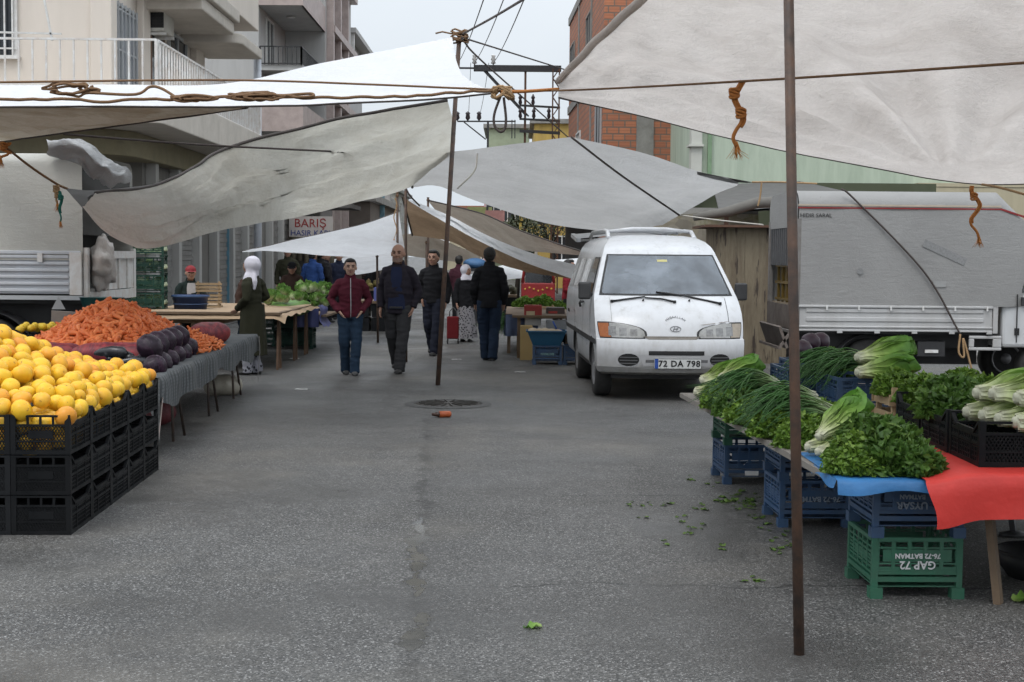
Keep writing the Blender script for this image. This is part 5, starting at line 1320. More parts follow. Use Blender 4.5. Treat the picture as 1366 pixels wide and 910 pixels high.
# romaine in the middle of the rear row
for (x, y, z, rz_, lab) in ((1.98, 8.12, RH+.05, .15, 'lower romaine head behind the wooden crate'), (2.0, 8.25, RH+.05, .3, 'rear romaine head behind the wooden crate'), (1.99, 8.17, RH+.135, .22, 'upper romaine head topping the rear row')):
    veg('romaine_lettuce', ROM, k, (x, y, z-.03), (rg.uniform(-.4, .4), -.12, rz_), .95, lab, 'lettuce', 'romaine heads in the rear row'); k += 1
for (x, y, z, rz_, lab) in ((2.2, 8.62, RZ+.20, 3.5, 'spring onion bunch hanging over the rear blue crate'), (2.15, 8.85, RZ+.20, 3.3, 'spring onion bunch farther back on the rear blue crate')):
    veg('spring_onion_bunch', ONI, k, (x, y, z), rz_, 1, lab, 'spring onion', 'spring onions in the rear row'); k += 1
for (px, py, d, lab) in ((1081, 457, 9.9, 'purple cabbage on the left of two by the truck tailgate'), (1094, 456, 10.0, 'purple cabbage on the right of two by the truck tailgate'), (1070, 466, 9.7, 'small purple cabbage below the pair by the truck tailgate')):
    o = put('purple_cabbage', cabs[1], at(px, py, d), k, lab, 'cabbage', 'purple cabbages by the truck'); o.scale = (.62,)*3
    o.data = cabs[1].copy(); o.data.materials[0] = M('purple_cabbage_leaf', (.030, .012, .024), .4, .4, 7); k += 1
for k2, (x, y) in enumerate(((2.02, 9.7), (2.12, 9.75))): pass
# front row: near pile
zf = zt_+.008
for (x, y, z, kind, s_, lab) in ((1.66, 6.26, zf, 'sp', .92, 'glossy green bunch at the near edge of the blue sheet'), (1.72, 6.45, zf+.05, 'sp', 1.0, 'spinach bunch on top of the near pile'), (1.56, 6.42, zf+.02, 'pa', .9, 'parsley bunch at the left of the near pile'), (1.80, 6.34, zf, 'pa', .8, 'parsley bunch beside the red cloth'), (1.66, 6.62, zf+.06, 'sp', .9, 'spinach bunch at the back of the near pile'),
                             (1.53, 7.35, zf, 'pa', .9, 'parsley bunch between the near pile and the pole'), (1.66, 7.6, zf, 'pa', 1.05, 'broad parsley bunch right of the near pole'), (1.48, 7.85, zf, 'pa', .9, 'parsley bunch behind the near pole'), (1.75, 7.9, zf, 'pa', 1, 'parsley bunch at the rear of the front row'),
                             (1.50, 8.75, zf, 'pa', 1.0, 'parsley bunch beside the far spring onions'), (1.62, 9.0, zf+.02, 'sp', .95, 'dark leafy bunch in the middle of the far pile'), (1.44, 9.15, zf+.02, 'sp', .85, 'leafy bunch next to the far romaine'), (1.68, 8.6, zf, 'pa', .95, 'parsley bunch left of the near pole'), (1.6, 9.4, zf+.02, 'pa', 1, 'parsley bunch at the back of the far pile'), (1.45, 7.12, zf-.01, 'pa', .85, 'small parsley bunch at the board edge between the near pile and the pole'), (1.40, 7.5, zf, 'pa', .9, 'parsley bunch overhanging the board edge under the nearer onions'), (1.37, 8.05, zf, 'pa', .95, 'parsley bunch overhanging the board edge just past the near pole'), (1.37, 8.42, zf, 'sp', .95, 'leafy bunch overhanging the middle of the board edge'), (1.33, 8.85, zf, 'pa', .95, 'parsley bunch on the board edge below the far onions'), (1.62, 8.25, zf, 'pa', 1.05, 'wide parsley bunch in the middle of the front row'), (1.5, 6.22, zf, 'pa', .8, 'small parsley bunch at the near left corner of the blue sheet'), (1.78, 6.2, zf, 'sp', .8, 'leafy bunch at the near right corner of the blue sheet'), (1.8, 6.75, zf, 'pa', 1, 'parsley bunch behind the near pile by the black crates'), (1.34, 9.2, zf, 'pa', .8, 'small parsley bunch under the far romaine')):
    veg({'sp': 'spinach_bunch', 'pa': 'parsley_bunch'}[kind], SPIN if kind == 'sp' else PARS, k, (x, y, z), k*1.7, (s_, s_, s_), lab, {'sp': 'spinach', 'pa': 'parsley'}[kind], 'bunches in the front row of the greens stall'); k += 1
for (x, y, z, rz_, tilt, lab) in ((1.44, 6.60, zf+.0, .35, -.15, 'nearest white-ribbed romaine head leaning on the near pile'), (1.42, 6.76, zf+.0, .3, -.12, 'second white-ribbed romaine head of the near pile'), (1.45, 6.68, zf+.07, .55, -.5, 'romaine head standing up at the top of the near pile'),
                            (1.26, 9.32, zf, .25, -.1, 'front romaine head at the far end of the stall'), (1.23, 9.48, zf, .2, -.1, 'second romaine head at the far end of the stall'), (1.25, 9.62, zf, .1, -.1, 'third romaine head at the far end of the stall'), (1.27, 9.42, zf+.085, .3, -.2, 'romaine head on top of the far pile'), (1.28, 9.58, zf+.08, .2, -.2, 'rear upper romaine head on the far pile'), (1.36, 9.25, zf+.12, .5, -.25, 'romaine head resting on the parsley of the far pile')):
    veg('romaine_lettuce', ROM, k, (x, y, z), (rg.uniform(-.4, .4), tilt, rz_), .86, lab, 'lettuce', 'romaine heads in the front row'); k += 1
for (x, y, rz_, lab) in ((1.72, 7.52, 3.35, 'spring onion bunch drooping over the board left of the near pole'), (1.70, 7.75, 3.2, 'second spring onion bunch left of the near pole'), (1.68, 8.75, 3.55, 'spring onion bunch at the front of the far pile'), (1.62, 8.95, 3.4, 'spring onion bunch in the middle of the far pile'), (1.63, 7.62, 3.5, 'spring onion bunch on top of the parsley beside the near pole'), (1.60, 8.6, 3.45, 'spring onion bunch on top of the far parsley')):
    veg('spring_onion_bunch', ONI, k, (x, y, zf+(.13 if 'on top' in lab else .05)), rz_, .95, lab, 'spring onion', 'spring onions in the front row'); k += 1
q = at(1052, 532, 8.5); o = put('red_onion', cabs[0], q, 0, 'small reddish onion among the greens behind the near pole', 'onion'); o.scale = (.28,)*3; o.data = cabs[0].copy(); o.data.materials[0] = M('red_onion_skin', (.22, .08, .11), .35)

# things on the ground to the right
q = gnd(1356, 775); tt = thing('rubber_basin', 'black rubber basin on the ground under the red cloth', 'basin', (q.x+.16, q.y+.1, 0)); m = MB(); m.lathe([(.16, 0), (.20, .05), (.22, .12), (.20, .125), (.17, .06), (.14, .03)], n=24); m.build('body', M('black_rubber', (.015, .015, .016), .5), tt)
m = MB(); m.lathe([(.215, .112), (.228, .12), (.215, .13)], n=24, capb=False, capt=False); m.build('rim', M('black_rubber', (.015,)*3), tt)
q = gnd(1352, 715); st = thing('folding_stand', 'dark metal stand leg with a foot plate under the red cloth', 'stand', (q.x, q.y, 0)); m = MB(); m.bar((0, 0, .02), (-.08, .05, .56), .03); m.build('leg', ironb, st); m = MB(); m.lathe([(.06, 0), (.06, .018), (.02, .03)], n=12, sx=1.3); m.build('foot_plate', ironb, st)
rgl = random.Random(3)
scrm = leafmat2('trodden_leaf', [(0, (.16, .2, .05)), (.6, (.10, .17, .03)), (1, (.05, .10, .02))], .6, .1, .5)
def scrap(px, py, lab, L=.07, grp='leaf scraps on the asphalt', n=1, mat=None):
    g = gnd(px, py); m = MB()
    for j in range(n):
        a = rgl.uniform(0, 6.28); b = V((rgl.gauss(0, .05) if j else 0, rgl.gauss(0, .05) if j else 0, .004+.004*j)); leaf(m, b, V((math.cos(a), math.sin(a), .1)), V((0, 0, 1)), L*rgl.uniform(.6, 1.2), L*rgl.uniform(.2, .5), rgl.uniform(-.1, .3), .5, 5, 4, rgl, .3, .4, 1)
    o = m.build('leaf_scrap', mat or romm); o.location = (g.x, g.y, 0); return tag(o, lab, 'leaf', grp)
for i, (px, py, n) in enumerate([(975, 668, 5), (990, 672, 5), (1005, 676, 6), (1015, 690, 5), (985, 662, 3), (1040, 733, 6), (1048, 716, 3), (1000, 666, 4), (935, 681, 2), (885, 676, 3), (905, 690, 2), (920, 712, 2), (930, 706, 2), (1004, 775, 3), (855, 675, 3), (950, 650, 2), (938, 672, 2), (1030, 700, 4), (860, 690, 2), (918, 640, 2), (890, 722, 1), (965, 730, 1), (840, 675, 1)]):
    [scrap(px+rgl.gauss(0, 9)*(j > 0), py+rgl.gauss(0, 4)*(j > 0), 'bright green leaf scrap trodden on the asphalt beside the greens stall', rgl.uniform(.022, .062), mat=scrm) for j in range(int(n*1.7+.5))]
o = scrap(723, 837, 'single dark-tipped leaf lying alone on the near asphalt', .075, None, 1)
o = scrap(1352, 803, 'pale lettuce leaf on the ground in the near right corner', .12, None, 1)
m = MB(); g = gnd(590, 557); m.tube([(-.03, 0, .03), (.07, .01, .03), (.085, .01, .03)], [.03, .03, .02], 10); m.m = 1; m.tube([(-.10, 0, .03), (-.05, 0, .03), (-.03, 0, .03)], [.012, .022, .03], 10)
o = m.build('plastic_bottle', [M('bottle_orange', (.45, .10, .03), .4), M('bottle_brown', (.06, .03, .02), .3)]); o.location = (g.x, g.y, 0); o.rotation_euler = (0, 0, .25); tag(o, 'small crushed bottle with orange label lying in the road by the manhole', 'bottle')
for i, (px, py) in enumerate(((694, 497), (393, 479), (609, 480), (402, 520))):
    g = gnd(px, py); m = MB(); m.smooth = True; m.grid(lambda u, v: V(((u-.5)*.14, (v-.5)*.09, .006+.012*abs(nz((u*4, v*4, i))))), 6, 5); o = m.build('paper_scrap', white); o.location = (g.x, g.y, 0); tag(o, ('white paper scrap on the road left of the blue crates', 'white paper scrap below the brown paper table', 'white paper scrap between the leaning pole and the man in black', 'crumpled paper scrap on the road by the carrot table')[i], 'paper')
# manhole
g = gnd(598, 539.5); mh = thing('manhole_cover', 'round iron manhole cover set in a worn ring in the middle of the road', 'manhole', (g.x, g.y, 0))
irm = M('cast_iron', (.06, .055, .05), .55, .4, 20, metal=.3, dirt=(.11, .1, .09), bump=.4)
m = MB(); m.lathe([(.33, .004), (.33, .010), (.0001, .012)], n=40, capb=False, capt=False)
for k in range(18):
    a = k*2*PI/18; m.bar((.08*math.cos(a), .08*math.sin(a), .013), (.30*math.cos(a), .30*math.sin(a), .013), .022, .008)
m.lathe([(.055, .0125), (.05, .02), (.001, .021)], n=20, capb=False, capt=False); m.build('lid', irm, mh)
m = MB(); m.lathe([(.345, .003), (.35, .014), (.38, .014), (.44, .004)], n=44, capb=False, capt=False); m.build('ring', M('ring_concrete', (.075, .073, .07), .8, .3, 9), mh)

# ================================================================== left mid stall: lettuces on brown paper
lt = thing('trestle_table', 'brown paper covered plank table of lettuces on thin splayed legs', 'table')
m = MB(); m.bb(-4.9, -3.0, 18.4, 21.6, .715, .745); m.build('tabletop', woodm, lt)
m = MB(); m.smooth = True
m.grid(lambda u, v: V((lerp(-4.9, -2.93, u), lerp(18.35, 21.7, v), .752+.012*nz((u*6, v*9, 1))-(.1*smooth((u-.94)/.06)*(.6+.5*nz((v*9, 1, 1))) if u > .94 else 0)-(.09*smooth((.05-v)/.05) if v < .05 else 0))), 26, 30)
m.build('brown_paper', M('kraft_paper', (.34, .24, .15), .8, .15, 5, bump=.4), lt)
for (x, y) in ((-3.05, 18.6), (-3.08, 20.2), (-3.1, 21.4), (-4.8, 18.6), (-4.8, 21.4)):
    for s_ in (-1, 1): m = MB(); m.bar((x, y+.03*s_, .715), (x, y+.12*s_, 0), .03); m.build('leg', M('brown_leg', (.13, .075, .045), .7), lt)
dg2 = crate_mesh('crate', .55, .4, .26, dgreenp, 'slot', 'slot', .04)
for i, (x, y) in enumerate(((-3.55, 23.4), (-4.15, 23.4), (-3.45, 22.8))):
    for j in range(2):
        put('crate', dg2, (x, y, .0+j*.262), 0, f'{("lower", "upper")[j]} green crate under the lettuces, {("right one of the back pair", "left one of the back pair", "in front")[i]}', 'crate', 'green crates under the lettuces')
m = MB(); m.bb(-4.5, -2.9, 22.2, 23.8, .53, .56); o = m.build('stall_board', woodm); tag(o, 'board on the green crates carrying the lettuce pile', 'board')
m = MB(); m.smooth = True; m.grid(lambda u, v: V((-3.02+.10*v+.03*math.sin(v*7), 22.0+u*.9, .72-.34*v+.02*math.sin(u*9))), 8, 8); m.grid(lambda u, v: V((-3.35+u*.36, 21.98-.03*math.sin(u*12)*v, .72-.34*v)), 8, 8); o = m.build('plastic_sheet', M('violet_blue_sheet', (.06, .07, .20), .5, .2, 5)); tag(o, 'violet blue sheet hanging at the end of the lettuce table', 'sheet')
def lettuce_mesh(seed):
    rg = random.Random(seed); m = MB()
    for k in range(20):
        a = k*2.4; up = V((math.cos(a), math.sin(a), .35+.06*k)).normalized(); b = V((0, 0, .02)); leaf(m, b, V((math.cos(a), math.sin(a), .35+.09*k)), V((-math.cos(a), -math.sin(a), .8)), .13*(1.1-.02*k), .06, -.4, .3, 6, 5, rg, .3, .1, 1)
    return m.mesh('lettuce', leafm2)
leafm2 = leafmat2('pale_lettuce_leaf', [(0, (.66, .68, .52)), (.45, (.50, .58, .32)), (.75, (.24, .38, .11)), (1, (.12, .25, .05))])
LET = [lettuce_mesh(k) for k in range(3)]
rg = random.Random(8); n = 0
for j in range(60):
    px, py = rg.uniform(352, 436), 0; t_ = (px-350)/88; d = rg.uniform(20.2, 22.6); top = .76+.24*math.sin(min(1, t_*1.1+.1)*PI*.62)
    p = at(px, 400, d); z = rg.uniform(.74, top)
    veg('lettuce', LET, j, (p.x, d, z), (rg.uniform(-.6, .6)+.5, rg.uniform(-.5, .5), rg.uniform(0, 6)), rg.uniform(.75, 1.05), 'pale green lettuce in the pile on the brown paper table', 'lettuce', 'lettuces piled on the brown paper table')
m = MB(); m.smooth = True; m.cur = .95; m.ell((-3.35, 21.5, .70), (.32, .9, .14), 16, 8); m.build('lettuce_heap', leafm2, kind='stuff', label='lettuces at the bottom of the pile on the brown paper table', cat='lettuce heap')

# ================================================================== mid right stalls behind the van
bxr = thing('cardboard_box', 'red cardboard box on top of the white box beside the van', 'box', at(712, 425, 21.0))
def boxm(lab, px, py, d, w_, h_, dd, mat, band=None, name='cardboard_box', cat='box', tilt=0):
    p = at(px, py, d); b = thing(name, lab, cat, (p.x, d, p.z), tilt); m = MB(); m.bb(-w_/2, w_/2, 0, dd, 0, h_); m.build('body', mat, b, bevel=.004)
    m = MB(); m.bb(-w_/2+.005, w_/2-.005, .005, dd-.005, h_+.001, h_+.008); m.build('flap', mat, b)
    if band: m = MB(); m.bb(-w_*.38, w_*.1, -.003, 0, h_*.2, h_*.55); m.build('paper_label', band, b)
    return b
bpy.data.objects.remove(bxr)
redb = M('red_carton', (.30, .03, .025), .6, .2, 5); whb = M('white_carton', (.5, .49, .47), .7, .15, 4)
boxm('red cardboard box with a cream label stacked on a white one beside the van', 711, 424, 21, .26, .175, .3, redb, M('cream_print', (.5, .4, .25)))
boxm('white cardboard box under the red one beside the van', 711, 434.5, 21, .24, .105, .3, whb)
boxm('upright pale wooden board box under the cartons beside the van', 702, 482, 20.6, .18, .50, .4, M('yellow_chipboard', (.42, .29, .12), .8, .15, 4), None, 'wooden_box')
boxm('grey plastic box behind the blue tub', 745, 446, 20.8, .36, .19, .3, M('grey_plastic', (.24, .25, .26), .5, .1, 4), None, 'plastic_box')
boxm('dark printed carton on the table behind the grey box', 741, 420, 21.6, .28, .1, .3, M('dark_carton', (.08, .06, .055), .6, .4, 6), M('red_print', (.4, .05, .04)))
mt = thing('stall_table', 'low wooden table under the cartons behind the van', 'table'); m = MB(); m.bb(.0, 1.3, 20.9, 23, .60, .635); m.build('tabletop', woodm, mt)
for x in (.1, 1.2):
    for y in (21, 22.8): m = MB(); m.bar((x, y, 0), (x, y, .6), .05); m.build('leg', woodm, mt)
g = gnd(722, 489); cratething(cmB, (g.x+.09, 19.95, 0), .0, 'blue crate with pale lettering under the flared blue tub', [('BATMAN', .045, 0, .15)], -.2195, M('pale_green_print', (.2, .36, .34)), grp='blue crates beside the van'); cratething(cmB, (g.x+.52, 19.95, 0), .0, 'blue crate half hidden behind the van front wheel', grp='blue crates beside the van')
p = at(727, 470, 19.8); tb2 = thing('plastic_tub', 'flared rectangular blue tub of pale goods on the blue crate', 'tub', (p.x+.02, 19.9, .265))
m = MB()
for (w0, w1, z0, z1) in ((.19, .27, 0, .2),):
    a = [(-w0, -.15, z0), (w0, -.15, z0), (w0, .15, z0), (-w0, .15, z0)]; b = [(-w1, -.22, z1), (w1, -.22, z1), (w1, .22, z1), (-w1, .22, z1)]
    for i in range(4): m.quad(a[i], a[(i+1) % 4], b[(i+1) % 4], b[i])
    m.quad(*a[::-1])
m.bb(-.285, .285, -.235, -.215, .19, .21); m.bb(-.285, .285, .215, .235, .19, .21); m.bb(-.285, -.265, -.215, .215, .19, .21); m.bb(.265, .285, -.215, .215, .19, .21)
m.build('body', M('teal_blue_plastic', (.018, .09, .17), .45, .2, 4), tb2)
for i in range(9):
    m = MB(); m.smooth = True; m.ell((0, 0, 0), (.07, .06, .04), 10, 7); o = m.build('bread_bun', M('pale_bun', (.50, .40, .28), .7, .2, 8)); o.location = (p.x-.17+.085*(i % 5), 19.75+.16*(i//5), .265+.19+.01*(i % 2)); tag(o, 'pale rounded bun heaped in the flared blue tub', 'bread', 'pale goods in the blue tub')
p = at(743, 440, 19.9); m = MB(); m.tube([(0, 0, 0), (-.06, 0, .12)], [.012, .012], 6); m.ell((.03, 0, -.03), (.05, .04, .045), 10, 8); o = m.build('scoop', M('bright_blue_plastic', (.02, .08, .35), .4)); o.location = p; tag(o, 'bright blue scoop standing in the flared blue tub', 'scoop')
# greens on the mid right stall
for (px, py, d, kind, s_, lab) in ((692, 440, 22.5, 'oni', 1.3, 'spring onions spread on the blue cloth stall right of the man seen from behind'), (686, 433, 23, 'oni', 1.3, 'spring onions at the back of the blue cloth stall'), (700, 410, 24, 'pa', 1.2, 'parsley bunch on top of the mid right stall'), (724, 409, 24, 'pa', 1.3, 'wide parsley bunch in the pale crate by the red vehicle'), (745, 413, 24, 'pa', 1.0, 'parsley bunch nearest the van on the mid right stall')):
    p = at(px, py, d); veg('spring_onion_bunch' if kind == 'oni' else 'parsley_bunch', ONI if kind == 'oni' else PARS, k, p, 4.0 if kind == 'oni' else k, s_, lab, 'greens', 'greens on the mid right stall'); k += 1
ms = thing('market_stall', 'low stall with a blue cloth front beside the man seen from behind', 'stall'); m = MB(); m.bb(-.1, .9, 21.8, 25, .55, .62); m.build('tabletop', woodm, ms); m = MB(); m.smooth = True; m.grid(lambda u, v: V((-.12+.03*math.sin(u*15)*v, 21.8+3.2*u, .61-.33*v)), 20, 6); m.grid(lambda u, v: V((-.1+u*.5, 21.78-.03*math.sin(u*15)*v, .61-.33*v)), 10, 6); m.build('blue_cloth', M('pale_blue_cloth', (.10, .13, .22), .7, .3, 6), ms)
for y in (22, 24.8):
    for x in (-.05, .85): m = MB(); m.bar((x, y, 0), (x, y, .55), .05); m.build('leg', woodm, ms)
p = at(720, 416, 23.6); put('wooden_crate', wood_crate('wooden_crate', .5, .3, .16), (p.x, 23.8, p.z-.06), 0, 'pale wooden crate under the parsley by the red vehicle', 'crate')
cs = thing('market_stall', 'board stall carrying the parsley crate in front of the red vehicle', 'stall'); m = MB(); m.bb(.1, 1.3, 23.5, 24.6, p.z-.1, p.z-.064); m.build('tabletop', woodm, cs)
for x in (.15, 1.25): m = MB(); m.bar((x, 23.6, 0), (x, 23.6, p.z-.1), .05); m.build('leg', woodm, cs)
# far stalls
for i, (px, py, d, w_, cc, lab) in enumerate([(505, 425, 28, 1.0, (.08, .1, .3), 'far stall with a bright blue box on dark crates behind the boy'), (470, 405, 38, 2.0, (.25, .2, .06), 'distant stall of yellow goods under the far white sheet'), (655, 395, 33, 1.2, (.06, .055, .03), 'dark stall of heaped goods right of the woman in white scarf'), (560, 395, 45, 1.5, (.2, .12, .08), 'distant stall behind the man in black')]):
    p = at(px, py, d); s_ = thing('market_stall', lab, 'stall', (p.x, d, 0)); m = MB(); m.bb(-w_/2, w_/2, 0, 1.2, .55, .6); m.build('tabletop', woodm, s_)
    for j in range(3):
        m = MB(); m.bb(-w_/2+.02+j*w_/3, -w_/2+w_/3-.02+j*w_/3, .02, .5, 0, .26); m.bb(-w_/2+.03+j*w_/3, -w_/2+w_/3-.03+j*w_/3, .03, .5, .28, .54); m.build('crate', blackp, s_)
    m = MB(); rg = random.Random(i)
    if i == 0: m.bb(-.1, .32, .05, .4, .6, .86)
    else:
        for j in range(60): m.ell((rg.uniform(-w_/2, w_/2)*.9, rg.uniform(.05, 1), .62+.18*rg.random()), (.07, .07, .06), 7, 5)
    m.build('goods', M('goods%d' % i, cc, .6, .4, 6), s_)
# ================================================================== white van
def vanpaint():
    s = NT('van_paint'); xyz = s.n('ShaderNodeSeparateXYZ'); s.l(s.coord(), xyz.inputs[0])
    c = s.mix(s.noise(1.5, 4), (.58, .59, .61), (.64, .65, .67)); n_ = s.noise(3.5, 7, .7); n2 = s.noise(11, 6, .7, s.mapping(scale=(1, 1, .35)))
    low = s.math('ADD', s.maprange(xyz.outputs[2], .28, .62, .75, 0), s.maprange(n2, .3, .7, -.2, .2), True)
    c = s.mix(low, c, (.30, .285, .26)); c = s.mix(s.maprange(n_, .52, .72, 0, .4), c, (.42, .41, .39)); c = s.mix(s.maprange(n2, .6, .72, 0, .35), c, (.36, .35, .33))
    return s.out(c, s.maprange(n_, .3, .7, .25, .45), 0, s.bump(s.noise(2.5, 3), .12, .03), Coat_Weight=.3, Coat_Roughness=.15)
vanw = vanpaint()
gask = M('black_rubber_seal', (.016, .016, .017), .55)
blkp = M('black_trim', (.022, .022, .024), .5, .2, 8, dirt=(.08, .08, .08))
def glassm(name, base, rough=.06, see=0):
    s = NT(name); f = s.noise(2.2, 4, .6); c = s.mix(s.maprange(f, .35, .65, 0, 1), base, [x*2.3 for x in base])
    sp = s.noise(45, 3, .7); c = s.mix(s.maprange(sp, .6, .75, 0, .25), c, (.3, .3, .3))
    s.out(c, rough, 0, None, Specular_IOR_Level=.9)
    if see:
        tr_ = s.n('ShaderNodeBsdfTransparent'); m1 = s.n('ShaderNodeMixShader', Fac=see); s.l(s.p.outputs[0], m1.inputs[1]); s.l(tr_.outputs[0], m1.inputs[2]); s.l(m1.outputs[0], s.o.inputs[0])
    return s.m
wglass = glassm('windscreen_glass', (.15, .17, .195), .04, .42); sglass = glassm('painted_side_glass', (.42, .43, .44), .25); dglass = glassm('dark_glass', (.012, .013, .015))  # windscreen base colour has the blue-grey sky reflection painted in
lampg = M('lamp_glass', (.34, .34, .33), .12, .5, 25, Specular_IOR_Level=.8); amber = M('amber_lens', (.36, .12, .045), .2, .3, 20)
tyre = M('tyre', (.018, .018, .018), .8, .3, 20, dirt=(.07, .065, .06)); rimm = M('steel_rim', (.30, .30, .31), .4, .2, 10, metal=.5, dirt=(.08, .07, .06))
platem = M('plate_white', (.62, .63, .62), .4, .06, 10); plateb = M('plate_blue', (.02, .07, .32), .4); blackink = M('black_ink', (.012, .012, .012), .5)

VT = [  # z, half width, front y, rear y
    (.27, .70, .16, 4.30), (.30, .745, .06, 4.38), (.36, .768, .01, 4.42), (.50, .775, -.02, 4.44), (.60, .778, -.015, 4.45), (.645, .778, .005, 4.45), (.655, .776, .05, 4.44), (.70, .780, .065, 4.44), (.82, .784, .115, 4.43), (.92, .784, .19, 4.42),
    (1.02, .778, .31, 4.41), (1.075, .772, .40, 4.40), (1.10, .766, .435, 4.40), (1.30, .705, .665, 4.37), (1.50, .642, .895, 4.33), (1.535, .630, .935, 4.32), (1.56, .622, .955, 4.31), (1.62, .598, 1.05, 4.28), (1.68, .555, 1.20, 4.24), (1.725, .49, 1.42, 4.18), (1.752, .39, 1.70, 4.08), (1.765, .22, 2.05, 3.9)]
def vt(z):
    z = max(VT[0][0], min(VT[-1][0], z))
    for a, b in zip(VT, VT[1:]):
        if z <= b[0]:
            t_ = (z-a[0])/(b[0]-a[0]); return [lerp(a[i], b[i], t_) for i in (1, 2, 3)]
def bul(x, w_): return .17*min(1, abs(x)/w_)**3.2
def fy(x, z): w_, f, r = vt(z); return f+bul(x, w_)
VR = R(2.1); van = thing('van', 'white minivan with dented bonnet and raised tailgate parked facing the viewer', 'van', (1.668, 14.75, 0), VR)
m = MB(); m.smooth = True; rings = []
zs = []
for a, b in zip(VT, VT[1:]):
    n = max(1, int((b[0]-a[0])/.05)); zs += [lerp(a[0], b[0], k/n) for k in range(n)]
zs.append(VT[-1][0])
for z in zs:
    w_, f, r = vt(z); ring = []
    for k in range(29):
        s_ = -1+2*k/28; x = w_*(math.copysign(1-(1-abs(s_))**1.15, s_)); ring.append((x, f+bul(x, w_)))
    for k in range(1, 37): ring.append((w_, lerp(f+.17, r-.10, k/36)))
    for k in range(1, 5): a = k*PI/8; ring.append((w_-.10*(1-math.cos(a)), r-.10+.10*math.sin(a)))
    for k in range(1, 8): ring.append((lerp(w_-.10, -w_+.10, k/8), r))
    for k in range(4, -1, -1): a = k*PI/8; ring.append((-w_+.10*(1-math.cos(a)), r-.10+.10*math.sin(a)))
    for k in range(35, 0, -1): ring.append((-w_, lerp(f+.17, r-.10, k/36)))
    ids = []
    for x, y in ring:
        dent = 0
        if .68 < z < .98: dent = .012*math.exp(-((x-.47)/.13)**2-((z-.84)/.07)**2)*math.sin(x*60)+.018*math.exp(-((x-.36)/.07)**2-((z-.74)/.05)**2)
        ids.append(m.vert((x, y+(dent if y < .5 else 0), z)))
    rings.append(ids)
N = len(rings[0])
for a, b in zip(rings, rings[1:]):
    for k in range(N): m.face([a[k], a[(k+1) % N], b[(k+1) % N], b[k]])
m.face(rings[0][::-1]); m.face(rings[-1])
body = m.build('body', [vanw, blkp], van, fixn=True)
WY = (.74, 2.95)
cm_ = MB(); 
for y in WY:
    for sx in (-1, 1): cm_.m = 0; cm_.tube([(sx*.50, y, .30), (sx*1.0, y, .30)], .345, 32)
cut = cm_.build('cut', blkp); cut.matrix_world = Matrix.Translation((1.668, 14.75, 0)) @ Matrix.Rotation(VR, 4, 'Z')
bo = body.modifiers.new('b', 'BOOLEAN'); bo.object = cut; bo.operation = 'DIFFERENCE'; bo.solver = 'EXACT'
cw = MB(); wz = [lerp(1.125, 1.508, k/8) for k in range(9)]; fr_, bk_ = [], []
for z in wz:
    gw = vt(z)[0]*(.93-.01*(z-1.1))-.012-.012
    xs = [lerp(-gw, gw, k/16) for k in range(17)]; fr_.append([cw.vert((x, fy(x, z)-.06, z)) for x in xs]); bk_.append([cw.vert((x*.97, max(fy(x, z)+.05, 1.30), z)) for x in xs])
for L_, fl in ((fr_, 0), (bk_, 1)):
    for a, b in zip(L_, L_[1:]):
        for k in range(16): q = [a[k], a[k+1], b[k+1], b[k]]; cw.face(q[::-1] if fl else q)
for a, b in zip(fr_, fr_[1:]):
    pass
n_ = len(fr_)-1
for k in range(16): cw.face([fr_[0][k+1], fr_[0][k], bk_[0][k], bk_[0][k+1]]); cw.face([fr_[n_][k], fr_[n_][k+1], bk_[n_][k+1], bk_[n_][k]])
for i in range(n_): cw.face([fr_[i][0], fr_[i+1][0], bk_[i+1][0], bk_[i][0]]); cw.face([fr_[i+1][16], fr_[i][16], bk_[i][16], bk_[i+1][16]])
cut2 = cw.build('cut2', M('cab_interior', (.12, .12, .125), .8), fixn=True); cut2.matrix_world = cut.matrix_world.copy()
b2_ = body.modifiers.new('b2', 'BOOLEAN'); b2_.object = cut2; b2_.operation = 'DIFFERENCE'; b2_.solver = 'EXACT'
try: bo.material_mode = b2_.material_mode = 'TRANSFER'
except Exception: pass
me = evalmesh(body); bpy.data.objects.remove(cut2); body.modifiers.clear(); body.data = me; bpy.data.objects.remove(cut)
for p in me.polygons:
    p.use_smooth = True
me.set_sharp_from_angle(angle=R(28))
def patch(name, rows, mat, off=.004, nc=14, parent=None, fn=None):
    """skin on the van front: rows = (z, x0, x1)"""
    m = MB(); m.smooth = True; ids = []
    for z, a, b in rows: ids.append([m.vert((lerp(a, b, k/nc), (fn or fy)(lerp(a, b, k/nc), z)-off, z)) for k in range(nc+1)])
    for A_, B_ in zip(ids, ids[1:]):
        for k in range(nc): m.face([A_[k], A_[k+1], B_[k+1], B_[k]])
    return m.build(name, mat, parent or van)
def rowsf(z0, z1, fa, fb, n=12): return [(lerp(z0, z1, k/n), fa(lerp(z0, z1, k/n)), fb(lerp(z0, z1, k/n))) for k in range(n+1)]
g_ = lambda z, e=0: vt(z)[0]*(.93-.01*(z-1.1))-.012+e
seal = patch('windscreen_seal', rowsf(1.095, 1.535, lambda z: -g_(z, .018), lambda z: g_(z, .018)), gask, .006, 24)
ws = patch('windscreen', rowsf(1.113, 1.520, lambda z: -g_(z, -.004)+.012*max(0, (1.15-z)/.05), lambda z: g_(z, -.004)-.012*max(0, (1.15-z)/.05)), wglass, .010, 24)
patch('sun_sticker', rowsf(1.455, 1.478, lambda z: -.06, lambda z: .05, 2), M('yellow_sticker', (.5, .45, .18), .5), .013, 4, ws)
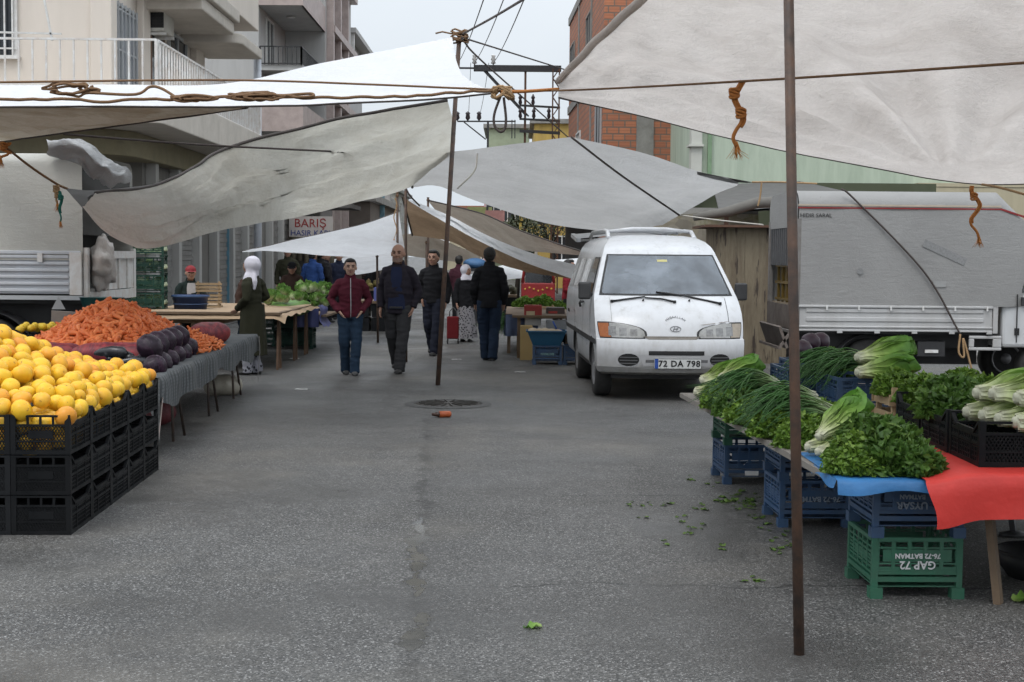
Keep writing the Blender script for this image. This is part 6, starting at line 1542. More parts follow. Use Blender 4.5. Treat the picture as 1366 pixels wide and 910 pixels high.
# seats, dashboard and steering wheel behind the windscreen
for x in (-.36, .36):
    m = MB(); m.box((x, 1.22, 1.22), (.42, .10, .20)); m.box((x, 1.22, 1.37), (.22, .08, .11)); m.build('seat', M('seat_cloth', (.40, .39, .38), .9, .3, 8), van, bevel=.03)
m = MB(); m.box((0, .78, 1.132), (1.15, .36, .018)); m.build('dashboard', M('dash_grey', (.30, .30, .30), .7, .2, 6), van, bevel=.006)
m = MB(); m.tube([(.33+.16*math.cos(k*PI/9), .88+.05*math.sin(k*PI/9), 1.19+.09*math.sin(k*PI/9)) for k in range(10)], .012, 6); m.build('steering_wheel', blkp, van)
# headlights
HL = [(.662, .30, .735), (.69, .275, .745), (.73, .285, .752), (.765, .33, .757), (.795, .43, .760), (.815, .55, .76), (.826, .66, .758)]
def hl(z, i):
    for a, b in zip(HL, HL[1:]):
        if z <= b[0]+1e-6: t_ = (z-a[0])/(b[0]-a[0]); return lerp(a[i], b[i], t_)
    return HL[-1][i]
for s_ in (-1, 1):
    A_ = lambda z, e=0: s_*(hl(z, 1)-e); B_ = lambda z, e=0: s_*(hl(z, 2)+e)
    bz = patch('headlight', rowsf(.655, .826, lambda z: A_(max(z, .662), .018), lambda z: B_(max(z, .662), .004)), gask, .004)
    patch('lens', rowsf(.665, .816, lambda z: A_(z, -.006), lambda z: s_*(hl(z, 2)-.115)), lampg, .010, 14, bz)
    patch('indicator', rowsf(.668, .812, lambda z: s_*(hl(z, 2)-.108), lambda z: B_(z, -.004)), amber if s_ < 0 else M('clear_indicator', (.36, .31, .25), .2, .3, 20), .010, 6, bz)
    for k in range(3):
        xx = .36+.11*k; patch('reflector', rowsf(.685, .755+.012*k, lambda z: s_*xx, lambda z: s_*(xx+.075), 3), M('lamp_bowl', (.22+.0, .22, .22), .15, .9, 30, Specular_IOR_Level=.9), .012, 5, bz)
patch('bonnet_gap', rowsf(.650, .682, lambda z: -.25-.05*(z-.65)/.03, lambda z: .25+.05*(z-.65)/.03, 3), M('dirty_gap', (.17, .155, .135), .7, .5, 12), .012)
patch('bonnet_seam', rowsf(.83, 1.07, lambda z: .615, lambda z: .621), gask, .004, 1); patch('bonnet_seam', rowsf(.83, 1.07, lambda z: -.621, lambda z: -.615), M('soft_seam', (.35, .35, .35)), .004, 1)
patch('rust_chip', rowsf(.80, .835, lambda z: .30+.3*(z-.8)/.035, lambda z: .34+.3*(z-.8)/.035, 3), M('rust_chip', (.16, .11, .08), .8, .6, 40), .005, 2)
def lens_rows(cx, hw, z0, z1): return rowsf(z0, z1, lambda z: cx-hw*math.sqrt(max(.05, 1-((z-(z0+z1)/2)/((z1-z0)/2))**2*.95)), lambda z: cx+hw*math.sqrt(max(.05, 1-((z-(z0+z1)/2)/((z1-z0)/2))**2*.95)))
for cx in (-.455, .50):
    fg = patch('fog_grille', lens_rows(cx, .108, .372, .502), gask, .004)
    for k in range(3): patch('grille_bar', rowsf(.395+k*.032, .405+k*.032, lambda z: cx-.092, lambda z: cx+.092, 1), M('grey_trim', (.16, .16, .165), .5), .012, 6, fg)
    patch('grille_lip', lens_rows(cx, .13, .358, .516), M('bumper_shade', (.52, .52, .53), .4, .04, 3), .001, 14, fg)
patch('air_intake', rowsf(.488, .532, lambda z: -.25, lambda z: .33, 3), gask, .004)
patch('bumper_recess', rowsf(.345, .487, lambda z: -.29-.05*(z-.34)/.14, lambda z: .38+.05*(z-.34)/.14, 4), M('bumper_shade', (.5,)*3), .002)
patch('air_intake', rowsf(.41, .44, lambda z: -.28, lambda z: .37, 2), M('grey_trim', (.16,)*3), .004)
pl = MB(); pl.box((.052, fy(.05, .4)-.022, .402), (.485, .010, .108)); plo = pl.build('number_plate', platem, van, bevel=.003)
m = MB(); m.box((.052-.222, fy(.05, .4)-.0285, .402), (.036, .003, .10)); m.build('plate_band', plateb, plo)
m = MB(); yk = fy(.05, .4)-.0285
for a in ((-.19, .295, .3485, .353), (-.19, .295, .451, .4555)): m.bb(a[0], a[1], yk, yk+.002, a[2], a[3])
m.build('plate_border', blackink, plo)
o = link('lettering', text_mesh('72 DA 798', .088, blackink, .0015, spacing=1.12, bold=.0022), plo); o.location = (.068, yk-.001, .400); o.rotation_euler = (PI/2, 0, 0); o.scale = (1.0, 1, 1)
# arched lettering and oval badge on the bonnet
txt = 'MAŞAALLAH'
lm = M('grey_ink', (.10, .10, .11), .5)
for i, ch in enumerate(txt):
    a = (i-4)/4*R(40); x = .045+.145*math.sin(a); z = .765+.135*math.cos(a)-.02
    o = link('letter', text_mesh(ch, .036, lm, .0008), van); o.location = (x, fy(x, z)-.006, z); o.rotation_euler = (PI/2-.5, a, 0)
m = MB(); cx, cz = .04, .758
ring = [(cx+.055*math.cos(k*PI/12), cz+.027*math.sin(k*PI/12)) for k in range(25)]
m.tube([(x, fy(x, z)-.006, z) for x, z in ring], .0035, 6)
for s_ in (-1, 1): m.tube([(cx+s_*.018-.008, fy(cx, cz)-.008, cz-.02), (cx+s_*.018+.008, fy(cx, cz)-.004, cz+.02)], .0035, 6)
m.tube([(cx-.018, fy(cx, cz)-.008, cz-.003), (cx+.018, fy(cx, cz)-.008, cz+.004)], .0035, 6); m.build('badge', M('dull_chrome', (.25, .25, .26), .3, .1, 4, metal=.7), van)
# wipers and nozzles
def fp(x, z, o=.03): return (x, fy(x, z)-o, z)
for a, b, c in (((-.245, 1.085), (-.42, 1.062), (-.60, 1.035)), ((-.25, 1.075), (-.08, 1.065), (.06, 1.035)), ((-.12, 1.135), (.16, 1.10), (.55, 1.02))):
    m = MB(); m.tube([fp(*a), fp(*b), fp(*c)], [.008, .010, .011], 6); m.tube([fp(a[0], a[1], .022), fp(*b, .022)], .005, 5); m.box(fp(*c, .025), (.03, .02, .028)); m.build('wiper', gask, van)
for x in (-.27, .22): m = MB(); m.tube([fp(x, 1.045, .0), fp(x, 1.055, .05)], [.012, .008], 6); m.build('washer_nozzle', gask, van)
# mirrors
for s_ in (-1, 1):
    m = MB(); m.box((s_*.855, .78, 1.135), (.135, .07, .19)); mo = m.build('mirror', blkp, van, bevel=.02); m = MB(); m.bar((s_*.70, .80, 1.08), (s_*.82, .79, 1.09), .035); m.build('mirror_arm', blkp, mo)
# sides
def sx_(y, z, s_, off): return (s_*(vt(z)[0]+off), y, z)
def sidepatch(name, y0, y1, z0, z1, mat, s_, off=.004, slant=0, parent=None):
    m = MB(); m.smooth = True; ids = []
    for i in range(7):
        z = lerp(z0, z1, i/6); ids.append([m.vert(sx_(lerp(y0+slant*(z-z0), y1, k/6), z, s_, off)) for k in range(7)])
    for A_, B_ in zip(ids, ids[1:]):
        for k in range(6): m.face([A_[k], A_[k+1], B_[k+1], B_[k]])
    return m.build(name, mat, parent or van)
for s_ in (-1, 1):
    w1 = sidepatch('door_window', .82, 1.78, 1.10, 1.50, gask, s_, .003, .9); sidepatch('pane', .90, 1.74, 1.115, 1.485, dglass, s_, .007, .95, w1)
    for y0, y1 in ((1.88, 2.72), (2.80, 3.55), (3.63, 4.2)):
        w1 = sidepatch('side_window', y0, y1, 1.12, 1.50, M('side_shade', (.45, .45, .45), .5), s_, .003); sidepatch('pane', y0+.03, y1-.03, 1.145, 1.48, sglass, s_, .006, 0, w1)
    for y in (1.83, .86, 2.98 if s_ < 0 else 2.6): sidepatch('door_seam', y, y+.012, .34 if y > 1 else .66, 1.5 if y > 1 else 1.1, gask, s_, .003)
    sidepatch('trim_strip', .20, 4.3, .585, .64, blkp, s_, .012); sidepatch('lower_trim', 1.1, 2.58, .30, .345, blkp, s_, .006)
    m = MB(); m.tube([sx_(1.62, .99, s_, .015), sx_(1.70, .985, s_, .028), sx_(1.78, .98, s_, .015)], .014, 6); m.build('door_handle', blkp, van)
    m = MB(); m.tube([sx_(1.93, .99, s_, .015), sx_(1.95, .96, s_, .028), sx_(1.96, .92, s_, .015)], .014, 6); m.build('door_handle', blkp, van)
    sidepatch('side_vent', 3.75, 4.05, .79, .83, gask, s_, .004)
    for wy in WY:
        wt = MB(); X = s_*.665
        wt.X = Matrix.Translation((X, wy, .30)) @ Matrix.Rotation(s_*PI/2, 4, 'Y')
        wt.lathe([(.19, -.085), (.275, -.088), (.298, -.065), (.302, 0), (.298, .065), (.275, .088), (.19, .085)], n=32, capb=True, capt=False); wh = wt.build('wheel', tyre, van)
        r_ = MB(); r_.X = wt.X; r_.lathe([(.192, .075), (.18, .086), (.165, .06), (.11, .05), (.07, .075), (.045, .088), (.0005, .09)], n=28, capb=False, capt=False)
        for k in range(8):
            a = k*PI/4; r_.box((.135*math.cos(a), .135*math.sin(a), .062), (.03, .03, .012))
        r_.build('rim', rimm, wh)
# roof rack rails and raised tailgate
for s_ in (-1, 1):
    m = MB(); m.tube([(s_*.50, 1.75, 1.72), (s_*.49, 1.95, 1.80), (s_*.48, 2.4, 1.82), (s_*.48, 3.9, 1.82), (s_*.49, 4.15, 1.76)], .024, 8); m.build('roof_rail', vanw, van)
for y in (1.98, 2.9, 3.8): m = MB(); m.tube([(-.48, y, 1.80), (-.2, y-.03, 1.835), (.2, y-.03, 1.835), (.48, y, 1.80)], .02, 8); m.build('roof_bar', vanw, van)
m = MB(); m.smooth = True
m.grid(lambda u, v: V((lerp(-.64, .64, u), 4.25+.95*v, 1.745+.10*v+.04*math.sin(u*PI)-.03*v*v)), 12, 8); m.grid(lambda u, v: V((lerp(-.64, .64, u), 4.25+.95*v, 1.70+.06*v+.04*math.sin(u*PI)-.03*v*v)), 12, 8)
m.smooth = False; m.bar((-.64, 4.25, 1.722), (-.64, 5.2, 1.80), .05, .06); m.bar((.64, 4.25, 1.722), (.64, 5.2, 1.80), .05, .06); tgm = m.build('tailgate', vanw, van)
m = MB(); m.grid(lambda u, v: V((lerp(-.52, .52, u), 4.38+.55*v, 1.705+.035*v+.03*math.sin(u*PI))), 6, 3); m.build('rear_window', dglass, tgm)
m = MB(); m.poly([(-.5, .14, 1.40), (.5, .14, 1.4), (.5, .14, 1.4)][:0] or [(-.6, 4.44, .5), (.6, 4.44, .5), (.58, 4.40, 1.4), (-.58, 4.40, 1.4)]); m.build('rear_opening', dark, van)
m = MB(); m.bb(-.6, .6, .3, 4.2, .22, .268); m.build('underbody', dark, van)

# ================================================================== covered truck on the right
tcan = tarpmat('grey_truck_canvas', (.325, .32, .312), (.25, .245, .24), .05, .5, wr=.35)
tpan = M('white_truck_panel', (.50, .50, .50), .45, .06, 2, dirt=(.33, .31, .29), dirtamt=.6, streak=True)
rt_ = thing('covered_truck', 'small white truck with grey canvas cover and red stripe parked on the right', 'truck', (0, 0, 0))
TX, TY, TZt = 3.20, 16.0, 2.27; TD = 1.75; TLX = 5.46
def prof(k, n=10):   # section y,z from bottom near edge over the top to the bottom far edge
    pts = [(TY, .98)]
    for i in range(n+1): a = i/n*PI/2; pts.append((TY+.22*(1-math.cos(a)), TZt-.20+.20*math.sin(a)))
    for i in range(n+1): a = i/n*PI/2; pts.append((TY+TD-.22+.22*math.sin(a), TZt-.20+.20*math.cos(a)))
    pts.append((TY+TD, .98)); return pts
m = MB(); m.smooth = True; pr = prof(0); nx = 24
ids = []
for i in range(nx+1):
    x = lerp(TX, TLX, i/nx); row = []
    for y, z in pr:
        e = .012*nz((x*2, y*2, z*2), 1, 2)-(.012*math.exp(-((i % 8)-4)**2*2) if z < 2.0 else 0)
        row.append(m.vert((x, y+(e if y < TY+.5 else 0), z)))
    ids.append(row)
for a, b in zip(ids, ids[1:]):
    for k in range(len(pr)-1): m.face([a[k], b[k], b[k+1], a[k+1]])
# sloping front of the cover over the cab
front = [m.vert((TLX+.42, y*.9+(TY+TD/2)*.1, min(z, 1.86+.0*z))) for y, z in pr]
for k in range(len(pr)-1): m.face([ids[-1][k], front[k], front[k+1], ids[-1][k+1]])
cov = m.build('canvas_cover', tcan, rt_)
m = MB(); m.bb(TX-.01, TLX, TY-.008, TY-.002, 2.064, 2.080); m.bar((TLX, TY-.003, 2.073), (TLX+.42, TY+.08, 1.95), .022, .01); m.build('red_stripe', M('red_stripe', (.26, .025, .025), .6), cov)
m = MB(); m.bb(TX-.01, TLX, TY-.008, TY-.002, 2.092, 2.112); m.build('cream_stripe', M('cream_stripe', (.5, .42, .33), .6), cov)
o = link('lettering', text_mesh('HIDIR SARAL', .062, blackink, .0006), cov); o.location = (TX+.19, TY-.006, 1.985); o.rotation_euler = (PI/2, 0, 0)
def pt(px, py, o=.006): q = at(px, py, TY); return V((q.x, TY-o, q.z))
m = MB(); a, b = pt(1232, 324), pt(1288, 350); m.bar(a, b, .085, .004); m.build('patch', M('canvas_patch', (.24, .24, .24), .8, .5, 60), cov)
m = MB(); 
for px, py, w_, h_ in ((1253, 379, .14, .07),): c = pt(px, py); m.bb(c.x-w_/2, c.x+w_/2, TY-.012, TY-.010, c.z-h_/2, c.z+h_/2)
m.build('patch', M('canvas_patch2', (.33, .33, .325), .8, .2, 20), cov)
c = pt(1147, 362); m = MB(); m.lathe([(.0005, 0), (.035, .001)], n=16, capb=False, capt=False); o = m.build('patch', M('canvas_patch', (.24,)*3), cov); o.location = (c.x, TY-.012, c.z); o.rotation_euler = (PI/2, 0, 0)
# side drop panel
m = MB(); m.bb(TX+.02, TLX-.06, TY+.005, TY+.045, .70, .955); m.bb(TX+.02, TLX-.06, TY-.018, TY+.05, .955, .985)
for z in (.69, .73): m.bb(TX+.02, TLX-.06, TY-.012, TY+.03, z, z+.022)
for z in (.80, .90): m.bb(TX+.1, TLX-.16, TY-.006, TY+.02, z, z+.05)
pnl = m.build('side_panel', tpan, rt_, bevel=.008)
for k in range(6): m = MB(); x = TX+.32+k*.36; m.bb(x, x+.02, TY-.03, TY-.019, .93, .975); m.build('hook', white, pnl)
for k in range(5): m = MB(); x = TX+.45+k*.42; m.bb(x, x+.06, TY-.026, TY-.013, .672, .705); m.build('hinge', tpan, pnl)
m = MB(); m.bb(TX+.02, TLX, TY+.05, TY+TD, .66, .70); m.bb(TX, TLX-.02, TY+.25, TY+.38, .50, .66); m.bb(TX, TLX, TY+TD-.4, TY+TD-.27, .50, .66); m.bb(TX+.1, TLX, TY+.7, TY+1.1, .28, .62); m.build('chassis', dark, rt_)
m = MB(); m.bb(TLX-.055, TLX+.0, TY, TY+.06, .68, 1.0); m.bb(TX-.03, TX+.02, TY-.01, TY+.05, .60, 1.0); m.build('corner_post', tpan, rt_)
# guard bracket, tool box
m = MB(); b0, b1 = pt(1293, 448), pt(1336, 468); 
m.bb(b0.x, b1.x, TY, TY+.03, b0.z-.035, b0.z); m.bb(b0.x, b1.x, TY, TY+.03, b1.z, b1.z+.035); m.bb(b0.x, b0.x+.06, TY, TY+.03, b1.z+.035, b0.z-.035); m.bb(b1.x-.10, b1.x, TY, TY+.03, b1.z+.035, b0.z-.035); m.build('side_guard', tpan, rt_, bevel=.01)
m = MB(); b0, b1 = pt(1226, 456), pt(1262, 476); m.bb(b0.x, b1.x, TY+.05, TY+.35, b1.z, b0.z); bx_ = m.build('battery_box', blkp, rt_); m = MB(); m.bb(b0.x+.08, b1.x-.08, TY+.03, TY+.049, b1.z+.04, b1.z+.075); m.build('label', white, bx_)
def truck_wheel(parent, x, y, r, side=-1, rim=True, wid=.2):
    t_ = MB(); t_.X = Matrix.Translation((x, y, r)) @ Matrix.Rotation(PI/2, 4, 'X')
    t_.lathe([(r*.6, -wid/2), (r*.92, -wid/2), (r, -wid*.35), (r, wid*.35), (r*.92, wid/2), (r*.6, wid/2)], n=32); wh = t_.build('wheel', tyre, parent)
    q = MB(); q.X = t_.X; q.lathe([(r*.62, wid*.47), (r*.62, wid*.56), (r*.54, wid*.56), (r*.5, wid*.3), (r*.28, wid*.36), (r*.2, wid*.55), (.001, wid*.56)], n=28, capb=False, capt=False)
    for k in range(6): a = k*PI/3; q.lathe([(.022, wid*.36), (.022, wid*.45), (.001, wid*.46)], (r*.38*math.cos(a), r*.38*math.sin(a), 0), 8, capb=False, capt=False)
    q.build('rim', rimm, wh); return wh
truck_wheel(rt_, 4.05, TY+.22, .30); truck_wheel(rt_, 4.05, TY+TD-.25, .30); truck_wheel(rt_, 6.05, TY+.2, .30); truck_wheel(rt_, 6.05, TY+TD-.25, .30)
m = MB(); m.smooth = True; m.grid(lambda u, v: V((4.05+.40*math.cos(PI*u), TY+.05+.26*v, .28+.38*math.sin(PI*u))), 16, 3); m.build('mudguard', M('grey_mudguard', (.09, .09, .095), .6), rt_)
# rear: hood, slatted curtain, open lower part, tailboard
m = MB(); m.smooth = True
ring = [(y, z) for y, z in pr if z > 1.86]; c0 = [m.vert((TX-.012, y, max(z, 1.86))) for y, z in ring]; bot = [m.vert((TX-.012, y, 1.86)) for y, z in ring]
for k in range(len(ring)-1): m.face([c0[k], c0[k+1], bot[k+1], bot[k]])
m.build('rear_hood', tcan, rt_)
for k in range(13):
    m = MB(); y = TY+.04+k*.13; m.bb(TX-.004, TX+.012, y, y+.095, 1.42, 1.859); m.build('curtain_slat', M('slat_grey', (.075, .075, .078), .6, .3, 6), rt_)
m = MB(); m.bb(TX+.3, TX+.33, TY+.05, TY+TD-.05, .70, 2.0); m.build('load_dark', dark, rt_)  # near-black sheet standing in for the dark inside of the load space
m = MB()
for z in (1.0, 1.2, 1.4): m.bb(TX+.05, TX+.28, TY+.1, TY+TD-.1, z, z+.03)
for k in range(6): m.bb(TX+.06, TX+.09, TY+.12+k*.28, TY+.16+k*.28, .98, 1.42)
m.bb(TX+.12, TX+.26, TY+.12, TY+TD-.12, 1.03, 1.4); m.build('yellow_rack', M('yellow_plastic', (.16, .10, .015), .5, .3, 8), rt_)
m = MB(); m.bb(TX-.03, TX, TY+.03, TY+TD-.03, .70, .97); m.build('rear_board', M('brown_tailboard', (.10, .075, .06), .7, .4, 5, dirt=(.25, .22, .2)), rt_)
m = MB(); m.box((TX-.16, TY+.55, .62), (.03, 1.25, .26), Matrix.Rotation(-.35, 3, 'Y')); m.bar((TX-.20, TY-.08, .50), (TX-.20, TY+1.18, .50), .03); m.bar((TX-.04, TY-.06, .74), (TX-.21, TY-.06, .49), .03); m.build('tailboard', M('brown_tailboard', (.1, .075, .06)), rt_)
m = MB(); m.bb(TX-.02, TX+.03, TY+.0, TY+.06, .66, 1.95); m.bb(TX-.02, TX+.03, TY+TD-.06, TY+TD, .66, 1.95); m.bb(TX-.06, TX, TY+.05, TY+TD-.05, .66, .69); m.build('rear_frame', M('grimy_frame', (.22, .21, .20), .7, .3, 8, dirt=(.10, .06, .04)), rt_)
# cab
cabp = M('truck_cab_paint', (.56, .57, .58), .35, .04, 3, dirt=(.4, .39, .37), dirtamt=.4)
m = MB(); cx0 = TLX+.06
sec = [(cx0, .52), (cx0+1.25, .52), (cx0+1.30, .95), (cx0+1.02, 1.72), (cx0+.9, 1.80), (cx0+.05, 1.80), (cx0, 1.74)]
a = [m.vert((x, TY+.03+.10*max(0, z-1.1), z)) for x, z in sec]; b = [m.vert((x, TY+TD-.03-.1*max(0, z-1.1), z)) for x, z in sec]
m.face(a); m.face(b[::-1])
for k in range(len(sec)): q = (k+1) % len(sec); m.face([a[k], b[k], b[q], a[q]])
cab_ = m.build('cab', cabp, rt_, bevel=.04, fixn=True)
m = MB(); yy = TY+.055; m.poly([(cx0+.22, yy, 1.14), (cx0+1.16, yy-.01, 1.14), (cx0+.92, TY+.09, 1.68), (cx0+.22, TY+.09, 1.68)]); m.build('cab_window', dglass, cab_)
m = MB(); m.box((cx0+.23, TY+.02, 1.04), (.05, .03, .10)); m.build('door_handle', blkp, cab_)
for x in (cx0+.16, cx0+1.15): m = MB(); m.bb(x, x+.008, TY+.022, TY+.04, .58, 1.12); m.build('door_seam', gask, cab_)
for k in range(2): m = MB(); m.bb(cx0+.14+k*.035, cx0+.155+k*.035, TY+.018, TY+.035, .66, .74); m.build('cab_vent', gask, cab_)
# tie rope over the cover
rope([(1122, 252, 15.98), (1140, 266, 15.97), (1232, 362, 15.96), (1281, 446, 15.95)], .011, 'dark tie rope running diagonally over the canvas of the right truck', roped)
rope([(1281, 446, 15.94), (1279, 470, 15.93), (1286, 476, 15.93), (1285, 452, 15.93), (1296, 492, 15.93)], .012, 'tan rope loop hanging below the side panel of the right truck', M('tan_rope', (.36, .23, .12)))

# ================================================================== truck on the left
lt_ = thing('canvas_truck', 'older truck with beige canvas box and ribbed white side panel on the left', 'truck')
LX, LY, LZ, LD = -4.34, 14.4, 2.50, 1.9
lcan = tarpmat('beige_truck_canvas', (.52, .51, .47), (.42, .40, .36), .05, .5, wr=.35)
m = MB(); m.smooth = True; ids = []
pr2 = [(LY, 1.42)]+[(LY+.14*(1-math.cos(i/8*PI/2)), LZ-.12+.12*math.sin(i/8*PI/2)) for i in range(9)]+[(LY+LD-.14+.14*math.sin(i/8*PI/2), LZ-.12+.12*math.cos(i/8*PI/2)) for i in range(9)]+[(LY+LD, 1.42)]
for i in range(31):
    x = lerp(-9.2, LX, i/30); ids.append([m.vert((x, y+(.012*nz((x*1.6, z*1.6, 3)) if y < LY+.5 else 0), z)) for y, z in pr2])
for a, b in zip(ids, ids[1:]):
    for k in range(len(pr2)-1): m.face([a[k], b[k], b[k+1], a[k+1]])
lc = m.build('canvas_cover', lcan, lt_)
m = MB(); m.bb(LX-.4, LX-.37, LY+.05, LY+LD-.05, 1.1, 2.4); m.build('load_dark', dark, lt_)  # near-black sheet painting the dark depth under the canvas
m = MB(); m.smooth = True; m.grid(lambda u, v: V((LX-.02+.02*nz((u*4, v*4, 1)), LY+.04+u*(LD-.08), 1.68+v*.74)), 10, 8); m.build('rear_dark', M('dark_inside', (.06, .058, .055), .9, .2, 3), lt_)  # dark sheet across the open rear, standing in for the shaded interior
# ribbed panel
m = MB(); m.bb(-9.2, LX-.02, LY+.02, LY+.06, 1.08, 1.50)
for k in range(6): z = 1.10+k*.068; m.bb(-9.2, LX-.14, LY-.008, LY+.02, z, z+.032)
m.bb(-9.2, LX-.02, LY-.014, LY+.05, 1.48, 1.515); lp = m.build('side_panel', M('ribbed_panel', (.56, .58, .62), .42, .05, 2, dirt=(.4, .38, .36), streak=True), lt_, bevel=.006)
m = MB(); m.bb(LX-.13, LX-.01, LY-.02, LY+.03, 1.07, 1.5); m.build('corner_plate', rustw, lp)
for k in range(5): m = MB(); x = LX-.45-k*.8; m.bb(x, x+.05, LY-.03, LY-.015, 1.40, 1.49); m.build('hook', rustw, lp)
m = MB(); m.bb(-9.2, LX, LY-.02, LY+.1, 1.02, 1.062); m.build('bed_rail', M('grey_metal', (.42,)*3), lt_)
m = MB(); m.bb(-9.2, LX-.02, LY+.1, LY+LD, .98, 1.05); m.bb(-9.2, LX, LY+.4, LY+.55, .72, .98); m.bb(-9.2, LX, LY+LD-.55, LY+LD-.4, .72, .98); m.bb(-8, LX-.2, LY+.7, LY+1.3, .4, .9); m.build('chassis', dark, lt_)
truck_wheel(lt_, -5.36, LY+.16, .42, wid=.24); truck_wheel(lt_, -5.36, LY+LD-.2, .42, wid=.24); truck_wheel(lt_, -8.3, LY+.16, .42, wid=.24)
m = MB(); m.smooth = True; m.grid(lambda u, v: V((-5.36+.52*math.cos(PI*u), LY+.04+.3*v, .40+.50*math.sin(PI*u))), 16, 3); m.build('mudguard', M('grey_mudguard', (.09, .09, .095)), lt_)
q = at(75, 405, 14.3); m = MB(); m.poly([(q.x-.07, 14.37, q.z-.06), (q.x+.07, 14.37, q.z-.06), (q.x, 14.37, q.z+.07)]); m.build('warning_triangle', M('triangle_grey', (.33, .33, .33), .5), lt_)
# rear end: rusty tail frame and gate
m = MB(); m.bb(LX, LX+.04, LY+.02, LY+.10, 1.0, 1.55); m.bb(LX, LX+.04, LY+LD-.1, LY+LD-.02, 1.0, 1.55); m.bb(LX, LX+.05, LY+.10, LY+LD-.1, 1.0, 1.10); m.bb(LX, LX+.03, LY+.5, LY+LD-.1, 1.11, 1.50)
for y in (LY+.75, LY+1.15, LY+1.5): m.bb(LX+.03, LX+.05, y, y+.05, 1.11, 1.5)
m.bb(LX+.03, LX+.06, LY+.5, LY+LD-.1, 1.44, 1.52); m.build('tail_frame', rustw, lt_)
m = MB(); m.smooth = True; m.ell((0, 0, 0), (.13, .17, .27), 26, 20)
for i, p in enumerate(m.v): m.v[i] = V((p.x, p.y*(1.25-.9*p.z), p.z))*(1+.35*nz(p*9, 1, 4)+.2*nz(p*20, 1, 5))
o = m.build('plastic_sack', M('white_sack', (.60, .57, .54), .5, .3, 10, dirt=(.25, .15, .1), bump=.5)); o.location = (LX+.10, LY+.34, 1.38); tag(o, 'lumpy whitish plastic sack hung at the tail of the left truck', 'sack')
# crumpled canvas flap over the rear top corner
m = MB(); m.smooth = True
fl = [[at(62, 184, 14.5), at(90, 184, 14.45), at(118, 190, 14.4), at(140, 208, 14.6), at(172, 229, 15.0), at(176, 240, 15.2)],
      [at(64, 196, 14.2), at(90, 192, 14.2), at(116, 203, 14.2), at(136, 220, 14.4), at(165, 240, 14.9), at(172, 243, 15.1)],
      [at(66, 207, 14.36), at(90, 208, 14.36), at(111, 208, 14.36), at(126, 228, 14.5), at(150, 246, 14.9), at(166, 243, 15.1)],
      [at(110, 209, 14.4), at(111, 212, 14.4), at(111, 222, 14.4), at(116, 232, 14.5), at(136, 246, 14.9), at(150, 248, 15.1)]]
def flf(u, v):
    cols = [polyline(r_, u) for r_ in fl]; p = polyline(cols, v); e = V((.02, -.06, .04))*nz((u*7, v*4, 2), 1, 5)+V((0, -.03, .02))*nz((u*17, v*9, 2), 1, 6); return p+e
m.grid(flf, 40, 18); m.build('canvas_flap', tarpmat('flap_canvas', (.46, .46, .46), (.30, .30, .31), .1, .6), lt_)
m = MB(); m.lathe([(.16, 0), (.20, .12), (.21, .12)], n=20); o = m.build('plastic_basin', M('teal_plastic', (.02, .10, .10), .4, .2, 4)); q = at(134, 408, 14.1); o.location = (q.x, 14.15, q.z-.05); o.scale = (1.1, .8, 1.1); tag(o, 'dark teal basin hanging under the tail of the left truck', 'basin')

# ================================================================== red cargo tricycle far on the right
rv = thing('cargo_tricycle', 'red painted cargo tricycle with ornaments behind the mid right stall', 'vehicle', (at(718, 390, 27).x, 27, 0))
rp = M('red_vehicle_paint', (.25, .018, .018), .45, .25, 5)
m = MB(); m.bb(-.32, .32, 0, 1.4, .50, 1.0); m.build('cargo_box', rp, rv, bevel=.02)
m = MB(); m.tube([(-.30, .02, 1.0), (-.27, .02, 1.22), (-.15, .02, 1.30), (.15, .02, 1.30), (.27, .02, 1.22), (.30, .02, 1.0)], .03, 8); m.build('arched_frame', rp, rv)
m = MB(); m.bb(-.25, .25, .03, .06, 1.0, 1.27); m.build('windscreen', dglass, rv)
for k in range(7): m = MB(); m.ell((-.25+k*.083, -.012, .88+.03*math.sin(k*1.5)), (.02, .008, .02), 8, 6); m.build('ornament', M('yellow_ornament', (.5, .3, .04), .5), rv)
m = MB(); m.bb(-.28, .28, -.015, -.001, .60, .72); m.build('dark_panel', blkp, rv)
for x in (-.36, .36):
    t_ = MB(); t_.X = Matrix.Translation((x, .9, .25)) @ Matrix.Rotation(PI/2, 4, 'Y'); t_.lathe([(.12, -.05), (.24, -.05), (.25, 0), (.24, .05), (.12, .05)], n=20); t_.build('wheel', tyre, rv)
# ================================================================== people
skin = M('skin', (.36, .20, .14), .5, .12, 20); skin2 = M('skin_pale', (.42, .26, .19), .5, .12, 20)
hairm = M('dark_hair', (.012, .010, .009), .6, .4, 60, bump=.5, bscale=150); hairg = M('grey_hair', (.10, .095, .09), .7, .3, 60)
eyem = M('eye_dark', (.012, .01, .01), .3); lipm = M('lip', (.24, .10, .085), .5)
def fabric(name, c, b=.35): return M(name, [x*1.0 for x in c], .9, .25, 7, bump=b, bscale=14, Specular_IOR_Level=.2)
def pattern(name, a, b, sc):
    if name in MATS: return MATS[name]
    s = NT(name); v = s.n('ShaderNodeTexVoronoi', Scale=sc); s.l(s.coord(), v.inputs['Vector']); n_ = s.noise(sc*.8, 3)
    k = s.math('GREATER_THAN', s.math('ADD', v.outputs['Distance'], s.math('MULTIPLY', n_, .5)), .62)
    MATS[name] = s.out(s.mix(k, a, b), .9); return MATS[name]
shoem = M('black_leather', (.014, .013, .013), .45, .3, 10, dirt=(.05, .05, .05))
